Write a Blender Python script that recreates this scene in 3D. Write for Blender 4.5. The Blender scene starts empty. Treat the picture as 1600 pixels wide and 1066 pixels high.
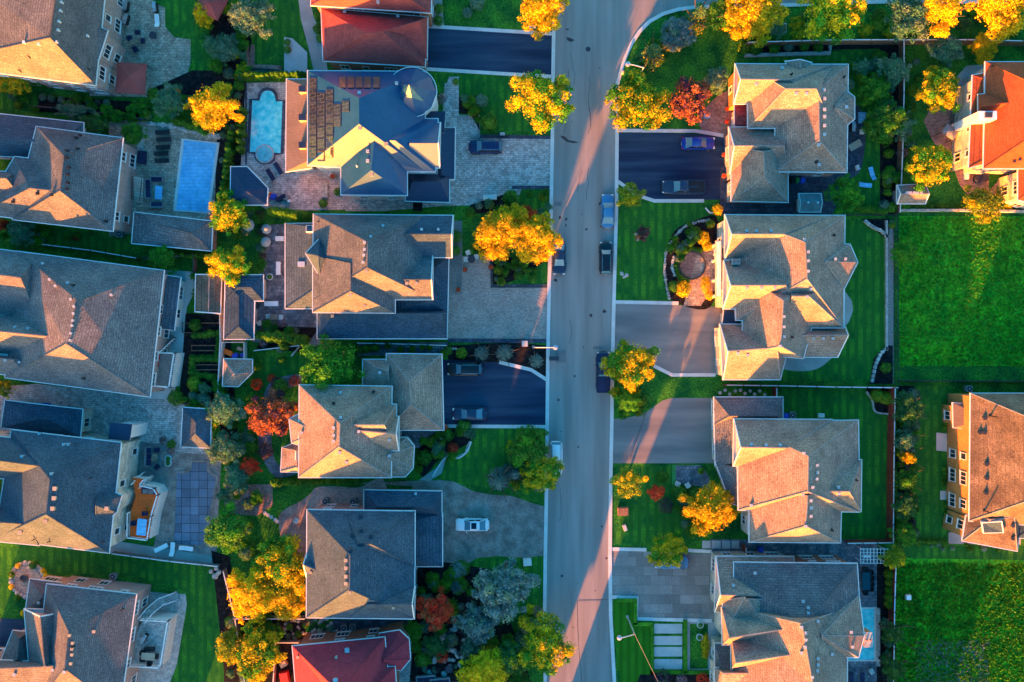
import bpy, math, random
from mathutils import Vector, Matrix
# ---------------------------------------------------------------- camera, sky, sun, exposure
S, HC = 0.092, 122.0                       # metres per photo pixel on the ground, camera height
scn = bpy.context.scene
col = scn.collection
cam = bpy.data.cameras.new('camera'); camo = bpy.data.objects.new('camera', cam); col.objects.link(camo)
camo.location = (0, 0, HC); camo.rotation_euler = (0, 0, 0)
cam.sensor_width = 36; cam.lens = 36 * HC / (1600 * S); cam.clip_end = 5000
scn.camera = camo
SUN_EL, SUN_AZ = 7.9, 19.5                # degrees; azimuth measured west of south (picture: from below, slightly left)
w = bpy.data.worlds.new('World'); scn.world = w; w.use_nodes = True
nt = w.node_tree; nt.nodes.clear()
sky = nt.nodes.new('ShaderNodeTexSky'); sky.sky_type = 'NISHITA'; sky.sun_disc = False
sky.sun_elevation = math.radians(SUN_EL); sky.sun_rotation = math.radians(180 + SUN_AZ)
hs = nt.nodes.new('ShaderNodeHueSaturation'); hs.inputs['Saturation'].default_value = 1.8
bg = nt.nodes.new('ShaderNodeBackground'); bg.inputs[1].default_value = 0.090
wo = nt.nodes.new('ShaderNodeOutputWorld')
nt.links.new(sky.outputs[0], hs.inputs['Color']); nt.links.new(hs.outputs[0], bg.inputs[0]); nt.links.new(bg.outputs[0], wo.inputs[0])
sun = bpy.data.lights.new('sun', 'SUN'); sun.energy = 5.0; sun.angle = math.radians(0.5); sun.color = (1.0, 0.265, 0.02)
suno = bpy.data.objects.new('sun', sun); col.objects.link(suno)
a_, e_ = math.radians(SUN_AZ), math.radians(SUN_EL)
sd = Vector((-math.sin(a_) * math.cos(e_), -math.cos(a_) * math.cos(e_), math.sin(e_)))
suno.rotation_euler = sd.to_track_quat('Z', 'Y').to_euler(); suno.location = sd * 200
scn.view_settings.view_transform = 'Standard'; scn.view_settings.look = 'None'
scn.view_settings.gamma = 1; scn.view_settings.exposure = 3.1
scn.cycles.max_bounces = 5
R = random.Random(7)

# ---------------------------------------------------------------- helpers
def P(px, py, h=0.0):                       # a photo pixel seen at height h -> the point in the world
    k = S * (HC - h) / HC
    return Vector(((px - 800) * k, (533 - py) * k, h))

def mat(name, c1, c2=None, scale=1.0, rough=0.85, pat=None, pc=None, ps=(1, 1), bump=0.0, metal=0.0, spec=0.3, fine=8.0, fa=0.25, coat=0, objrand=0, trans=0, psize=0.03, vs=None):
    """procedural surface: large noise c1-c2, fine noise, optional brick / shingle / wave / speck pattern"""
    m = bpy.data.materials.new(name); m.use_nodes = True
    t = m.node_tree; N, L = t.nodes, t.links
    b = N['Principled BSDF']
    b.inputs['Roughness'].default_value = rough; b.inputs['Metallic'].default_value = metal
    b.inputs['Specular IOR Level'].default_value = spec
    if coat: b.inputs['Coat Weight'].default_value = coat; b.inputs['Coat Roughness'].default_value = .05
    c2 = c2 or c1
    g = N.new('ShaderNodeNewGeometry')
    n1 = N.new('ShaderNodeTexNoise'); n1.inputs['Scale'].default_value = scale; n1.inputs['Detail'].default_value = 6
    if vs:
        mp = N.new('ShaderNodeVectorMath'); mp.operation = 'MULTIPLY'; mp.inputs[1].default_value = vs
        L.new(g.outputs['Position'], mp.inputs[0]); L.new(mp.outputs[0], n1.inputs['Vector'])
    else: L.new(g.outputs['Position'], n1.inputs['Vector'])
    r = N.new('ShaderNodeValToRGB'); r.color_ramp.elements[0].position = .36; r.color_ramp.elements[1].position = .64
    r.color_ramp.elements[0].color = (*c1, 1); r.color_ramp.elements[1].color = (*c2, 1)
    L.new(n1.outputs['Fac'], r.inputs[0])
    out = r.outputs[0]
    n2 = N.new('ShaderNodeTexNoise'); n2.inputs['Scale'].default_value = fine; n2.inputs['Detail'].default_value = 3
    L.new(g.outputs['Position'], n2.inputs['Vector'])
    mr = N.new('ShaderNodeMapRange'); mr.inputs[1].default_value = .3; mr.inputs[2].default_value = .7
    mr.inputs[3].default_value = 1 - fa; mr.inputs[4].default_value = 1 + fa
    L.new(n2.outputs['Fac'], mr.inputs[0])
    def mul(o, f):
        x = N.new('ShaderNodeVectorMath'); x.operation = 'SCALE'
        L.new(o, x.inputs[0]); L.new(f, x.inputs['Scale']); return x.outputs[0]
    out = mul(out, mr.outputs[0])
    if objrand:
        oi = N.new('ShaderNodeObjectInfo'); m3 = N.new('ShaderNodeMapRange')
        m3.inputs[3].default_value = 1 - objrand; m3.inputs[4].default_value = 1 + objrand
        L.new(oi.outputs['Random'], m3.inputs[0]); out = mul(out, m3.outputs[0])
    hgt = n2.outputs['Fac']
    if pat:
        sx = N.new('ShaderNodeSeparateXYZ'); L.new(g.outputs['Position'], sx.inputs[0])
        cb = N.new('ShaderNodeCombineXYZ')
        if pat == 'shingle':
            ad = N.new('ShaderNodeMath'); ad.operation = 'ADD'; L.new(sx.outputs[0], ad.inputs[0]); L.new(sx.outputs[1], ad.inputs[1])
            L.new(ad.outputs[0], cb.inputs[0]); L.new(sx.outputs[2], cb.inputs[1])
        elif pat == 'wall':
            ad = N.new('ShaderNodeMath'); ad.operation = 'ADD'; L.new(sx.outputs[0], ad.inputs[0]); L.new(sx.outputs[1], ad.inputs[1])
            L.new(ad.outputs[0], cb.inputs[0]); L.new(sx.outputs[2], cb.inputs[1])
        else:
            L.new(sx.outputs[0], cb.inputs[0]); L.new(sx.outputs[1], cb.inputs[1])
        if pat in ('stripesx', 'stripesy', 'stripesz'):
            wv = N.new('ShaderNodeMath'); wv.operation = 'MULTIPLY'; wv.inputs[1].default_value = 2 * math.pi / ps[0]
            L.new(sx.outputs['xyz'.index(pat[-1])], wv.inputs[0])
            sn = N.new('ShaderNodeMath'); sn.operation = 'SINE'; L.new(wv.outputs[0], sn.inputs[0])
            fac = N.new('ShaderNodeMapRange'); fac.inputs[1].default_value = ps[1]; fac.inputs[2].default_value = ps[1] + .12
            L.new(sn.outputs[0], fac.inputs[0]); f = fac.outputs[0]
        else:
            br = N.new('ShaderNodeTexBrick'); L.new(cb.outputs[0], br.inputs['Vector'])
            br.inputs['Scale'].default_value = 1; br.inputs['Brick Width'].default_value = ps[0]; br.inputs['Row Height'].default_value = ps[1]
            br.inputs['Mortar Size'].default_value = psize; br.inputs['Mortar Smooth'].default_value = .1
            br.inputs['Color1'].default_value = (.72, .72, .72, 1) if pat != 'shingle' else (.84, .84, .84, 1); br.inputs['Color2'].default_value = (1.2, 1.2, 1.2, 1) if pat != 'shingle' else (1.12, 1.12, 1.12, 1)
            br.inputs['Mortar'].default_value = (1, 1, 1, 1)
            vm = N.new('ShaderNodeVectorMath'); vm.operation = 'MULTIPLY'; L.new(out, vm.inputs[0]); L.new(br.outputs['Color'], vm.inputs[1])
            out = vm.outputs[0]; f = br.outputs['Fac']
        mx = N.new('ShaderNodeMix'); mx.data_type = 'RGBA'; mx.inputs['B'].default_value = (*(pc or (.03, .03, .03)), 1)
        L.new(f, mx.inputs['Factor']); L.new(out, mx.inputs['A']); out = mx.outputs['Result']
    L.new(out, b.inputs['Base Color'])
    if bump:
        bp = N.new('ShaderNodeBump'); bp.inputs['Strength'].default_value = bump; bp.inputs['Distance'].default_value = .1
        L.new(hgt, bp.inputs['Height']); L.new(bp.outputs[0], b.inputs['Normal'])
    if trans:
        tr = N.new('ShaderNodeBsdfTranslucent'); L.new(out, tr.inputs[0])
        ms = N.new('ShaderNodeMixShader'); ms.inputs[0].default_value = trans
        L.new(b.outputs[0], ms.inputs[1]); L.new(tr.outputs[0], ms.inputs[2]); L.new(ms.outputs[0], N['Material Output'].inputs[0])
    return m

M = {}
def mk(k, *a, **kw): M[k] = mat(k, *a, **kw)
# ground
mk('grass', (.008, .090, .020), (.045, .20, .022), .35, 1, fine=3.5, fa=.5, bump=.8, spec=.05)
mk('mown', (.009, .100, .022), (.050, .215, .022), .45, 1, pat='stripesx', ps=(1.2, .1), pc=(.018, .125, .020), fine=5, fa=.4, bump=.6, spec=.05)
mk('field', (.014, .26, .020), (.085, .46, .016), .35, 1, fine=2.2, fa=.6, bump=1, spec=.05)
mk('turf', (.03, .16, .012), (.04, .19, .015), .5, 1, pat='stripesx', ps=(1.1, .0), pc=(.025, .13, .010), fine=6, fa=.2, bump=.5, spec=.05)
mk('soil', (.010, .010, .012), (.028, .024, .024), 1.5, 1, fine=9, fa=.6, bump=.8, spec=.05)
mk('drygrass', (.10, .09, .04), (.16, .14, .08), 1.0, 1, fine=4, fa=.5, bump=.6, spec=.05)
mk('road', (.205, .195, .185), (.29, .275, .26), .5, .9, fine=14, fa=.16, bump=.15, vs=(1.2, .09, 1))
mk('asphalt', (.003, .018, .055), (.026, .060, .108), .6, .8, fine=9, fa=.25, bump=.1, vs=(.10, 1.1, 1))
mk('asphaltold', (.15, .155, .16), (.25, .24, .23), .5, .9, fine=14, fa=.15, bump=.1, vs=(.15, 1, 1))
mk('concrete', (.30, .29, .28), (.38, .37, .35), .5, .9, fine=10, fa=.12, bump=.1)
mk('curb', (.55, .54, .52), (.64, .63, .61), .6, .85, fine=10, fa=.12)
mk('stamped', (.18, .135, .12), (.34, .26, .225), .7, .75, fine=4, fa=.25, bump=.2)
mk('paver', (.38, .33, .31), (.54, .48, .45), .8, .85, 'brick', (.10, .10, .10), (.45, .3), fine=3, fa=.3, psize=.015)
mk('paverfine', (.33, .27, .235), (.40, .335, .295), .4, .85, 'brick', (.14, .14, .14), (.3, .15), fine=5, fa=.2, psize=.012)
mk('paverbig', (.20, .19, .18), (.26, .245, .23), .3, .85, 'brick', (.16, .15, .14), (2.1, 1.35), fine=5, fa=.22, psize=.03)
mk('paverblue', (.09, .11, .14), (.20, .215, .24), .9, .8, 'brick', (.05, .06, .08), (.5, .5), fine=3, fa=.3, psize=.02)
mk('paverdark', (.035, .045, .07), (.075, .085, .12), .6, .8, 'brick', (.025, .03, .05), (.6, .6), fine=3, fa=.4, psize=.02)
mk('paverbeige', (.32, .24, .18), (.44, .34, .26), .6, .85, 'brick', (.12, .10, .09), (.6, .4), fine=3, fa=.35, psize=.015)
mk('paverpink', (.27, .155, .125), (.38, .23, .19), .6, .85, 'brick', (.10, .07, .06), (.35, .2), fine=3, fa=.3, psize=.012)
mk('slab', (.42, .42, .41), (.5, .5, .48), .6, .8, fine=6, fa=.1)
mk('stone', (.30, .29, .27), (.45, .43, .40), 1.5, .9, fine=5, fa=.35, bump=.5)
mk('gravel', (.16, .155, .15), (.30, .29, .28), 6, .95, fine=12, fa=.6, bump=.6)
mk('deckgrey', (.17, .165, .16), (.23, .22, .21), .5, .8, 'stripesx', (.07, .07, .07), (.3, .92), fine=4, fa=.2)
mk('deckorange', (.86, .11, .012), (.95, .14, .016), .6, .6, 'stripesy', (.45, .08, .012), (.3, .93), fine=4, fa=.15)
mk('skirt', (.60, .59, .55), (.68, .66, .62), .5, .7)
# roofs
def sh(k, c1, c2, **kw): mk(k, c1, c2, .35, .9, 'shingle', tuple(x * .55 for x in c1), kw.pop('ps', (.62, .13)), fine=6, fa=kw.pop('fa', .5), bump=.35, psize=.010, **kw)
sh('roofgrey', (.21, .155, .125), (.31, .23, .18))
sh('rooftan', (.25, .18, .125), (.33, .245, .175))
sh('roofmid', (.080, .092, .105), (.128, .136, .145)); sh('rooflarge', (.125, .12, .125), (.175, .165, .165)); sh('roofdark', (.095, .098, .108), (.14, .14, .148))
sh('roofblue', (.016, .052, .088), (.036, .075, .115))
sh('roofslate', (.034, .068, .100), (.058, .096, .132))
sh('roofbrown', (.085, .062, .048), (.17, .125, .09), ps=(.9, .35), fa=.5)
sh('roofred', (.26, .050, .050), (.34, .068, .062), fa=.15); sh('roofcrimson', (.32, .030, .050), (.40, .038, .058), fa=.12)
sh('roofterra', (.27, .058, .02), (.34, .078, .028), fa=.25)
mk('metalroof', (.008, .060, .145), (.014, .072, .165), .3, .33, 'stripesy', (.004, .04, .10), (.45, .96), metal=.0, fine=2, fa=.1, spec=.32)
mk('metalnavy', (.012, .028, .065), (.016, .034, .075), .3, .45, 'stripesy', (.03, .055, .10), (.45, .93), metal=.3, fine=2, fa=.1, spec=.5)
mk('metalpale', (.42, .40, .37), (.50, .47, .44), .3, .5, 'stripesx', (.28, .27, .25), (.45, .95), fine=2, fa=.08, spec=.5)
mk('metalbrown', (.13, .10, .085), (.16, .125, .105), .3, .6, 'stripesy', (.08, .06, .05), (.4, .93), fine=2, fa=.1)
mk('cap', (.22, .20, .19), (.27, .25, .24), 1, .9)
mk('solar', (.018, .022, .035), (.03, .036, .055), .6, .18, 'brick', (.10, .11, .13), (.9, .5), spec=.6, fa=.1, psize=.02)
mk('solarredsheen', (.16, .07, .055), (.22, .10, .08), .6, .25, 'brick', (.05, .05, .07), (1.6, 1.0), spec=.6, fa=.1, psize=.05)  # a reddish reflection put into the panel colour
# walls and trim
mk('wallpink', (.34, .245, .225), (.40, .29, .265), .5, .9, 'wall', (.28, .21, .19), (.3, .1), fine=5, fa=.12, psize=.01)
mk('wallcream', (.50, .45, .37), (.58, .52, .43), .5, .9, 'wall', (.4, .36, .3), (.9, .45), fine=4, fa=.15, psize=.015)
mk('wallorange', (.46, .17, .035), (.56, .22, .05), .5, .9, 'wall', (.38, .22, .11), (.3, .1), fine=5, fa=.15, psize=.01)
mk('wallbrick', (.26, .10, .06), (.34, .14, .085), .5, .9, 'wall', (.3, .2, .15), (.3, .1), fine=5, fa=.2, psize=.012)
mk('wallwhite', (.60, .58, .54), (.68, .66, .61), .5, .85, fine=5, fa=.06)
mk('trim', (.62, .61, .60), (.68, .67, .66), .5, .5, fa=.05)
mk('trimdark', (.03, .035, .05), (.04, .045, .06), .5, .5, fa=.1)
mk('glass', (.012, .020, .035), (.02, .03, .05), .4, .08, spec=.8, fa=.1)
mk('door', (.35, .32, .28), (.4, .36, .32), .5, .6, 'stripesz', (.22, .2, .18), (.5, .93))
mk('fencewood', (.17, .075, .04), (.26, .12, .06), 1.2, .9, 'stripesy', (.06, .03, .02), (.16, .9), fine=5, fa=.3)
mk('fencewoodx', (.20, .10, .06), (.30, .16, .09), 1.2, .9, 'stripesx', (.06, .03, .02), (.16, .9), fine=5, fa=.3)
mk('fencered', (.20, .032, .020), (.26, .048, .028), 1.0, .8, 'stripesy', (.07, .012, .01), (.9, .95), fine=4, fa=.25)
mk('wood', (.20, .14, .10), (.28, .2, .14), 1.5, .8, fine=6, fa=.25)
# things
mk('white', (.72, .72, .72), (.78, .78, .78), .5, .5, fa=.04)
mk('vent', (.36, .37, .39), (.42, .43, .45), .5, .6)
mk('black', (.010, .011, .014), (.016, .017, .02), .5, .5, fa=.1)
mk('navy', (.010, .016, .055), (.016, .024, .075), .8, .7, fa=.3)
mk('grey', (.18, .185, .19), (.24, .245, .25), .8, .6, fa=.15)
mk('steel', (.45, .45, .46), (.5, .5, .52), .5, .35, metal=.6, fa=.1)
mk('canvasred', (.28, .055, .050), (.33, .07, .062), .6, .9, fa=.08)
mk('red', (.45, .02, .03), (.5, .03, .03), .5, .6, fa=.1)
mk('blue', (.02, .06, .45), (.03, .09, .55), .5, .6, fa=.1)
mk('orange', (.6, .13, .01), (.7, .17, .02), .5, .6, fa=.1)
mk('green', (.03, .22, .05), (.04, .28, .07), .5, .6, fa=.1)
mk('tan', (.35, .28, .2), (.42, .34, .25), .5, .8, fa=.1)
mk('pot', (.28, .13, .07), (.34, .16, .09), .5, .8, fa=.1)
mk('water', (.02, .58, .66), (.22, .80, .80), 1.1, .08, spec=.6, fine=2.3, fa=.10, bump=.25)  # paler noise tone stands in for light ripples in the pool
mk('spawater', (.08, .42, .48), (.16, .50, .54), 1.5, .1, spec=.6, fine=2.3, fa=.2, bump=.25)
mk('poolcover', (.12, .42, .70), (.22, .56, .82), .5, .35, 'stripesy', (.08, .27, .52), (.5, .9), fine=2, fa=.12, bump=.15, spec=.5)
mk('gridcover', (.13, .16, .22), (.16, .19, .26), .4, .7, 'brick', (.02, .02, .03), (1.25, 1.25), fine=2, fa=.08, psize=.035)
M['gridcover'].node_tree.nodes['Brick Texture'].offset = 0
mk('rubber', (.012, .012, .012), None, 1, .8)
mk('chrome', (.55, .55, .56), None, 1, .2, metal=.8, fa=.02)
mk('lamp', (.75, .75, .7), None, 1, .2, fa=.02)
mk('tail', (.35, .01, .01), None, 1, .2, fa=.02)
def paint(k, c): mk(k, c, tuple(x * 1.1 for x in c), .5, .35, fa=.03, spec=.35, coat=.25)
paint('paintblack', (.008, .010, .016)); paint('paintnavy', (.010, .016, .07)); paint('paintblue', (.002, .030, .26))
paint('paintwhite', (.72, .73, .75)); paint('paintsilver', (.05, .18, .34)); paint('paintgrey', (.016, .032, .070)); paint('paintdeep', (.008, .012, .045))
mk('carglass', (.004, .010, .03), None, 1, .12, spec=.4, fa=.05)
mk('windscreen', (.07, .20, .27), None, 1, .12, spec=.5, fa=.05)
# leaves
def leaf(k, c1, c2, sc=.7, t=.25): mk(k, c1, c2, sc, .7, fine=2.5, fa=.35, objrand=.18, trans=t, spec=.2)
leaf('leafgreen', (.03, .15, .02), (.10, .26, .024), t=.3)
leaf('leafsungold', (.38, .36, .008), (.82, .58, .010), t=.35)  # sunlight on green leaves put into a gold leaf colour
leaf('leafsunamber', (.60, .42, .008), (.88, .56, .010), t=.35)  # stronger sunlit tone, also put into the leaf colour
leaf('leafdeep', (.022, .11, .04), (.06, .19, .05))
leaf('leafbright', (.04, .24, .015), (.09, .34, .02), t=.35)
leaf('leaflime', (.13, .24, .012), (.20, .30, .02))
leaf('leafred', (.70, .035, .018), (.85, .09, .03), t=.35)
leaf('leafcopper', (.34, .10, .035), (.50, .18, .07), t=.35)
leaf('leafpurple', (.045, .018, .055), (.09, .03, .07))
leaf('leafblue', (.085, .17, .18), (.18, .28, .27))
leaf('leafsage', (.09, .19, .12), (.18, .30, .19))
leaf('leafteal', (.035, .17, .09), (.09, .26, .12))
leaf('flower', (.35, .10, .18), (.45, .3, .35), 2)
mk('bark', (.05, .035, .025), (.09, .065, .045), 2, .95, fine=8, fa=.3)

class B:
    """collects faces of one mesh"""
    def __init__(s): s.v, s.f, s.m, s.names = [], [], [], []
    def mi(s, k):
        if k not in s.names: s.names.append(k)
        return s.names.index(k)
    def face(s, pts, k):
        n = len(s.v); s.v += [Vector(p) for p in pts]; s.f.append(tuple(range(n, n + len(pts)))); s.m.append(s.mi(k))
    def mesh(s, vs, fs, k):
        n = len(s.v); s.v += [Vector(p) for p in vs]; i = s.mi(k)
        for f in fs: s.f.append(tuple(n + q for q in f)); s.m.append(i)
    def prism(s, base, z0, z1, k, top=None, cap0=False):
        """polygon base [(x,y)...] between z0 and z1; top material may differ"""
        n = len(base); ar = sum(base[i][0] * base[(i + 1) % n][1] - base[(i + 1) % n][0] * base[i][1] for i in range(n))
        if ar < 0: base = base[::-1]
        lo = [(p[0], p[1], z0) for p in base]; hi = [(p[0], p[1], z1) for p in base]
        s.mesh(lo + hi, [(i, (i + 1) % n, n + (i + 1) % n, n + i) for i in range(n)], k)
        s.face(hi, top or k)
        if cap0: s.face(lo[::-1], k)
    def box(s, c, d, k, rz=0, top=None, bev=0):
        """c = centre of the base, d = full sizes"""
        x, y = d[0] / 2, d[1] / 2; ca, sa = math.cos(rz), math.sin(rz)
        q = [(-x, -y), (x, -y), (x, y), (-x, y)]
        if bev: q = [(-x + bev, -y), (x - bev, -y), (x, -y + bev), (x, y - bev), (x - bev, y), (-x + bev, y), (-x, y - bev), (-x, -y + bev)]
        s.prism([(c[0] + a * ca - b * sa, c[1] + a * sa + b * ca) for a, b in q], c[2], c[2] + d[2], k, top, True)
    def lathe(s, c, prof, k, n=16, cap=True):
        """prof = [(radius, z)...]"""
        vs = [(c[0] + r * math.cos(2 * math.pi * i / n), c[1] + r * math.sin(2 * math.pi * i / n), c[2] + z) for r, z in prof for i in range(n)]
        fs = [(j * n + i, j * n + (i + 1) % n, (j + 1) * n + (i + 1) % n, (j + 1) * n + i) for j in range(len(prof) - 1) for i in range(n)]
        if cap: fs.append(tuple((len(prof) - 1) * n + i for i in range(n))); fs.append(tuple(n - 1 - i for i in range(n)))
        s.mesh(vs, fs, k)
    def tube(s, a, b, r0, k, r1=None, n=8):
        a, b = Vector(a), Vector(b); r1 = r0 if r1 is None else r1; d = (b - a).normalized()
        u = d.orthogonal().normalized(); v = d.cross(u)
        vs = [p + (u * math.cos(2 * math.pi * i / n) + v * math.sin(2 * math.pi * i / n)) * r for p, r in ((a, r0), (b, r1)) for i in range(n)]
        s.mesh(vs, [(i, (i + 1) % n, n + (i + 1) % n, n + i) for i in range(n)] + [tuple(n + i for i in range(n)), tuple(n - 1 - i for i in range(n))], k)
    def loft(s, rings, k):
        n = len(rings[0]); vs = [p for r in rings for p in r]
        s.mesh(vs, [(j * n + i, j * n + (i + 1) % n, (j + 1) * n + (i + 1) % n, (j + 1) * n + i) for j in range(len(rings) - 1) for i in range(n)]
               + [tuple(n - 1 - i for i in range(n)), tuple((len(rings) - 1) * n + i for i in range(n))], k)
    def build(s, name, parent=None, org=(0, 0, 0), smooth=False, loc=None):
        me = bpy.data.meshes.new(name); o = Vector(org)
        me.from_pydata([p - o for p in s.v], [], s.f); me.polygons.foreach_set('material_index', s.m)
        for k in s.names: me.materials.append(M[k])
        if smooth:
            me.polygons.foreach_set('use_smooth', [True] * len(s.f))
            try: me.set_sharp_from_angle(angle=math.radians(40))
            except Exception: pass
        me.update()
        ob = bpy.data.objects.new(name, me); col.objects.link(ob)
        if parent: ob.parent = parent
        elif loc is not None: ob.location = loc
        else: ob.location = o
        return ob

def tag(o, label=None, cat=None, group=None, kind=None):
    if label: o['label'] = label
    if cat: o['category'] = cat
    if group: o['group'] = group
    if kind: o['kind'] = kind
    return o
def thing(name, loc, label, cat, group=None, rz=0):
    o = bpy.data.objects.new(name, None); col.objects.link(o); o.location = loc; o.rotation_euler = (0, 0, rz); o.empty_display_size = .3
    return tag(o, label, cat, group)
def dup(o, loc, rz=0, label=None, sc=None, group=None):
    r = o.copy(); col.objects.link(r); r.location = loc; r.rotation_euler = (0, 0, rz)
    if sc: r.scale = sc
    if label: r['label'] = label
    if group: r['group'] = group
    for ch in list(o.children):
        c = ch.copy(); col.objects.link(c); c.parent = r
        for g in ch.children:
            d = g.copy(); col.objects.link(d); d.parent = c
    return r

# ---------------------------------------------------------------- ground sheets
SH = []                                     # the sheets laid so far: (pixel polygon, height)
def XY(pts, h=0): return [tuple(P(x, y, h)[:2]) for x, y in pts]
def curve(pts, n=6):
    """closed Catmull-Rom through pixel points"""
    out = []; L_ = len(pts)
    for i in range(L_):
        p0, p1, p2, p3 = [Vector(pts[(i + j) % L_]) for j in (-1, 0, 1, 2)]
        for k in range(n):
            t = k / n
            out.append(tuple(.5 * (2 * p1 + (p2 - p0) * t + (2 * p0 - 5 * p1 + 4 * p2 - p3) * t * t + (3 * p1 - p0 - 3 * p2 + p3) * t ** 3)))
    return out
def circle(x, y, r, ry=None, n=28): return [(x + r * math.cos(2 * math.pi * i / n), y + (ry or r) * math.sin(2 * math.pi * i / n)) for i in range(n)]
def seg_x(a, b, c, d):
    f = lambda p, q, r_: (q[0] - p[0]) * (r_[1] - p[1]) - (q[1] - p[1]) * (r_[0] - p[0])
    return f(a, b, c) * f(a, b, d) < 0 and f(c, d, a) * f(c, d, b) < 0
def inpoly(x, y, poly):
    c = False
    for i in range(len(poly)):
        a, b = poly[i], poly[i - 1]
        if (a[1] > y) != (b[1] > y) and x < (b[0] - a[0]) * (y - a[1]) / (b[1] - a[1]) + a[0]: c = not c
    return c
def overlap(p, q):
    if max(a[0] for a in p) < min(a[0] for a in q) or min(a[0] for a in p) > max(a[0] for a in q) or max(a[1] for a in p) < min(a[1] for a in q) or min(a[1] for a in p) > max(a[1] for a in q): return False
    return any(inpoly(*a, q) for a in p) or any(inpoly(*a, p) for a in q) or any(seg_x(p[i - 1], p[i], q[j - 1], q[j]) for i in range(len(p)) for j in range(len(q)))
def level(pts):
    z = .004 + max([h for q, h in SH if overlap(pts, q)] + [0]); SH.append((pts, z)); return z
def gz(px, py): return max([h for q, h in SH if inpoly(px, py, q)] + [0])
def sheet(name, pts, k, smooth=False, label=None):
    """a flat sheet lying 4 mm above whatever it overlaps"""
    if smooth: pts = curve(pts)
    z = level(pts); b = B(); w = [(x, y, z) for x, y in XY(pts)]; n = len(w)
    if sum(w[i][0] * w[(i + 1) % n][1] - w[(i + 1) % n][0] * w[i][1] for i in range(n)) < 0: w = w[::-1]
    b.face(w, k); o = b.build(name, org=(w[0][0], w[0][1], 0)); tag(o, label, None, None, 'structure'); return o
def strip(pts, width, h, k, b, z0=0.0, closed=False):
    """a band of the given width (m) along world points, h high"""
    n = len(pts); L_, R_ = [], []
    for i, p in enumerate(pts):
        a = Vector(pts[(i - 1) % n] if closed else pts[max(i - 1, 0)]).xy; c = Vector(pts[(i + 1) % n] if closed else pts[min(i + 1, n - 1)]).xy
        d = (c - a).normalized(); nn = Vector((-d.y, d.x)) * width / 2; q = Vector(p).xy
        L_.append(q + nn); R_.append(q - nn)
    m = n if closed else n - 1
    for i in range(m):
        j = (i + 1) % n
        a, b2, c, d = R_[i], R_[j], L_[j], L_[i]
        t = [(q.x, q.y, h) for q in (a, b2, c, d)]; l = [(q.x, q.y, z0) for q in (a, b2, c, d)]
        b.face(t, k); b.face([l[0], l[1], t[1], t[0]], k); b.face([l[2], l[3], t[3], t[2]], k)
    if not closed:
        for i in (0, n - 1):
            a, d = R_[i], L_[i]; b.face([(a.x, a.y, z0), (a.x, a.y, h), (d.x, d.y, h), (d.x, d.y, z0)], k)
def line(name, pts, width, h, k, label=None, cat=None, kind=None, closed=False, z0=0.0, smooth=False, group=None):
    if smooth:
        q = [Vector(p) for p in pts]; out = []
        for i in range(len(q) - 1):
            p0, p1, p2, p3 = q[max(i - 1, 0)], q[i], q[i + 1], q[min(i + 2, len(q) - 1)]
            for s_ in range(6):
                t = s_ / 6; out.append(tuple(.5 * (2 * p1 + (p2 - p0) * t + (2 * p0 - 5 * p1 + 4 * p2 - p3) * t * t + (3 * p1 - p0 - 3 * p2 + p3) * t ** 3)))
        pts = out + [tuple(q[-1])]
    b = B(); wp = [P(x, y, 0) for x, y in pts]; strip(wp, width, h, k, b, z0, closed)
    o = b.build(name, org=(wp[0].x, wp[0].y, 0)); return tag(o, label, cat, group, kind)

# ---------------------------------------------------------------- houses
def offset(poly, d):
    """move every edge of a polygon inwards by d (world xy)"""
    n = len(poly); p = [Vector(q[:2]) for q in poly]
    ar = sum(p[i].x * p[(i + 1) % n].y - p[(i + 1) % n].x * p[i].y for i in range(n)); sg = 1 if ar > 0 else -1
    out = []
    for i in range(n):
        a, b, c = p[i - 1], p[i], p[(i + 1) % n]
        d1 = (b - a).normalized(); d2 = (c - b).normalized()
        n1 = Vector((-d1.y, d1.x)) * sg; n2 = Vector((-d2.y, d2.x)) * sg
        m = n1 + n2; k = max(.35, m.dot(m) / 2)
        out.append(b + m / k * d)
    return out
def inside(pt, poly):
    x, y = pt[0], pt[1]; c = False; n = len(poly)
    for i in range(n):
        a, b = poly[i], poly[i - 1]
        if (a[1] > y) != (b[1] > y) and x < (b[0] - a[0]) * (y - a[1]) / (b[1] - a[1]) + a[0]: c = not c
    return c
def seg_dist(p, a, b):
    a, b, p = Vector(a[:2]), Vector(b[:2]), Vector(p[:2]); d = (b - a).normalized(); return abs((p - a).cross(d))
WIN = {}
def window_mesh(w_, h_, bars):
    k = (w_, h_, bars)
    if k not in WIN:
        f = B(); t = .09; d = .10
        for x in (-w_ / 2 - t / 2, w_ / 2 + t / 2): f.box((x, -d / 2 + .02, -t), (t, d, h_ + 2 * t), 'trim')
        for z in (-t, h_): f.box((0, -d / 2 + .02, z), (w_, d - .01, t), 'trim')
        f.box((0, -.07, -t - .06), (w_ + .4, .16, .06), 'trim')
        for i in range(1, bars): f.box((-w_ / 2 + w_ * i / bars, -d / 2 + .03, 0), (.06, d - .03, h_), 'trim')
        fo = f.build('window'); g = B(); g.face([(-w_ / 2, -.015, 0), (w_ / 2, -.015, 0), (w_ / 2, -.015, h_), (-w_ / 2, -.015, h_)], 'glass'); go = g.build('pane')
        WIN[k] = (fo.data, go.data); bpy.data.objects.remove(fo); bpy.data.objects.remove(go)
    return WIN[k]
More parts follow.
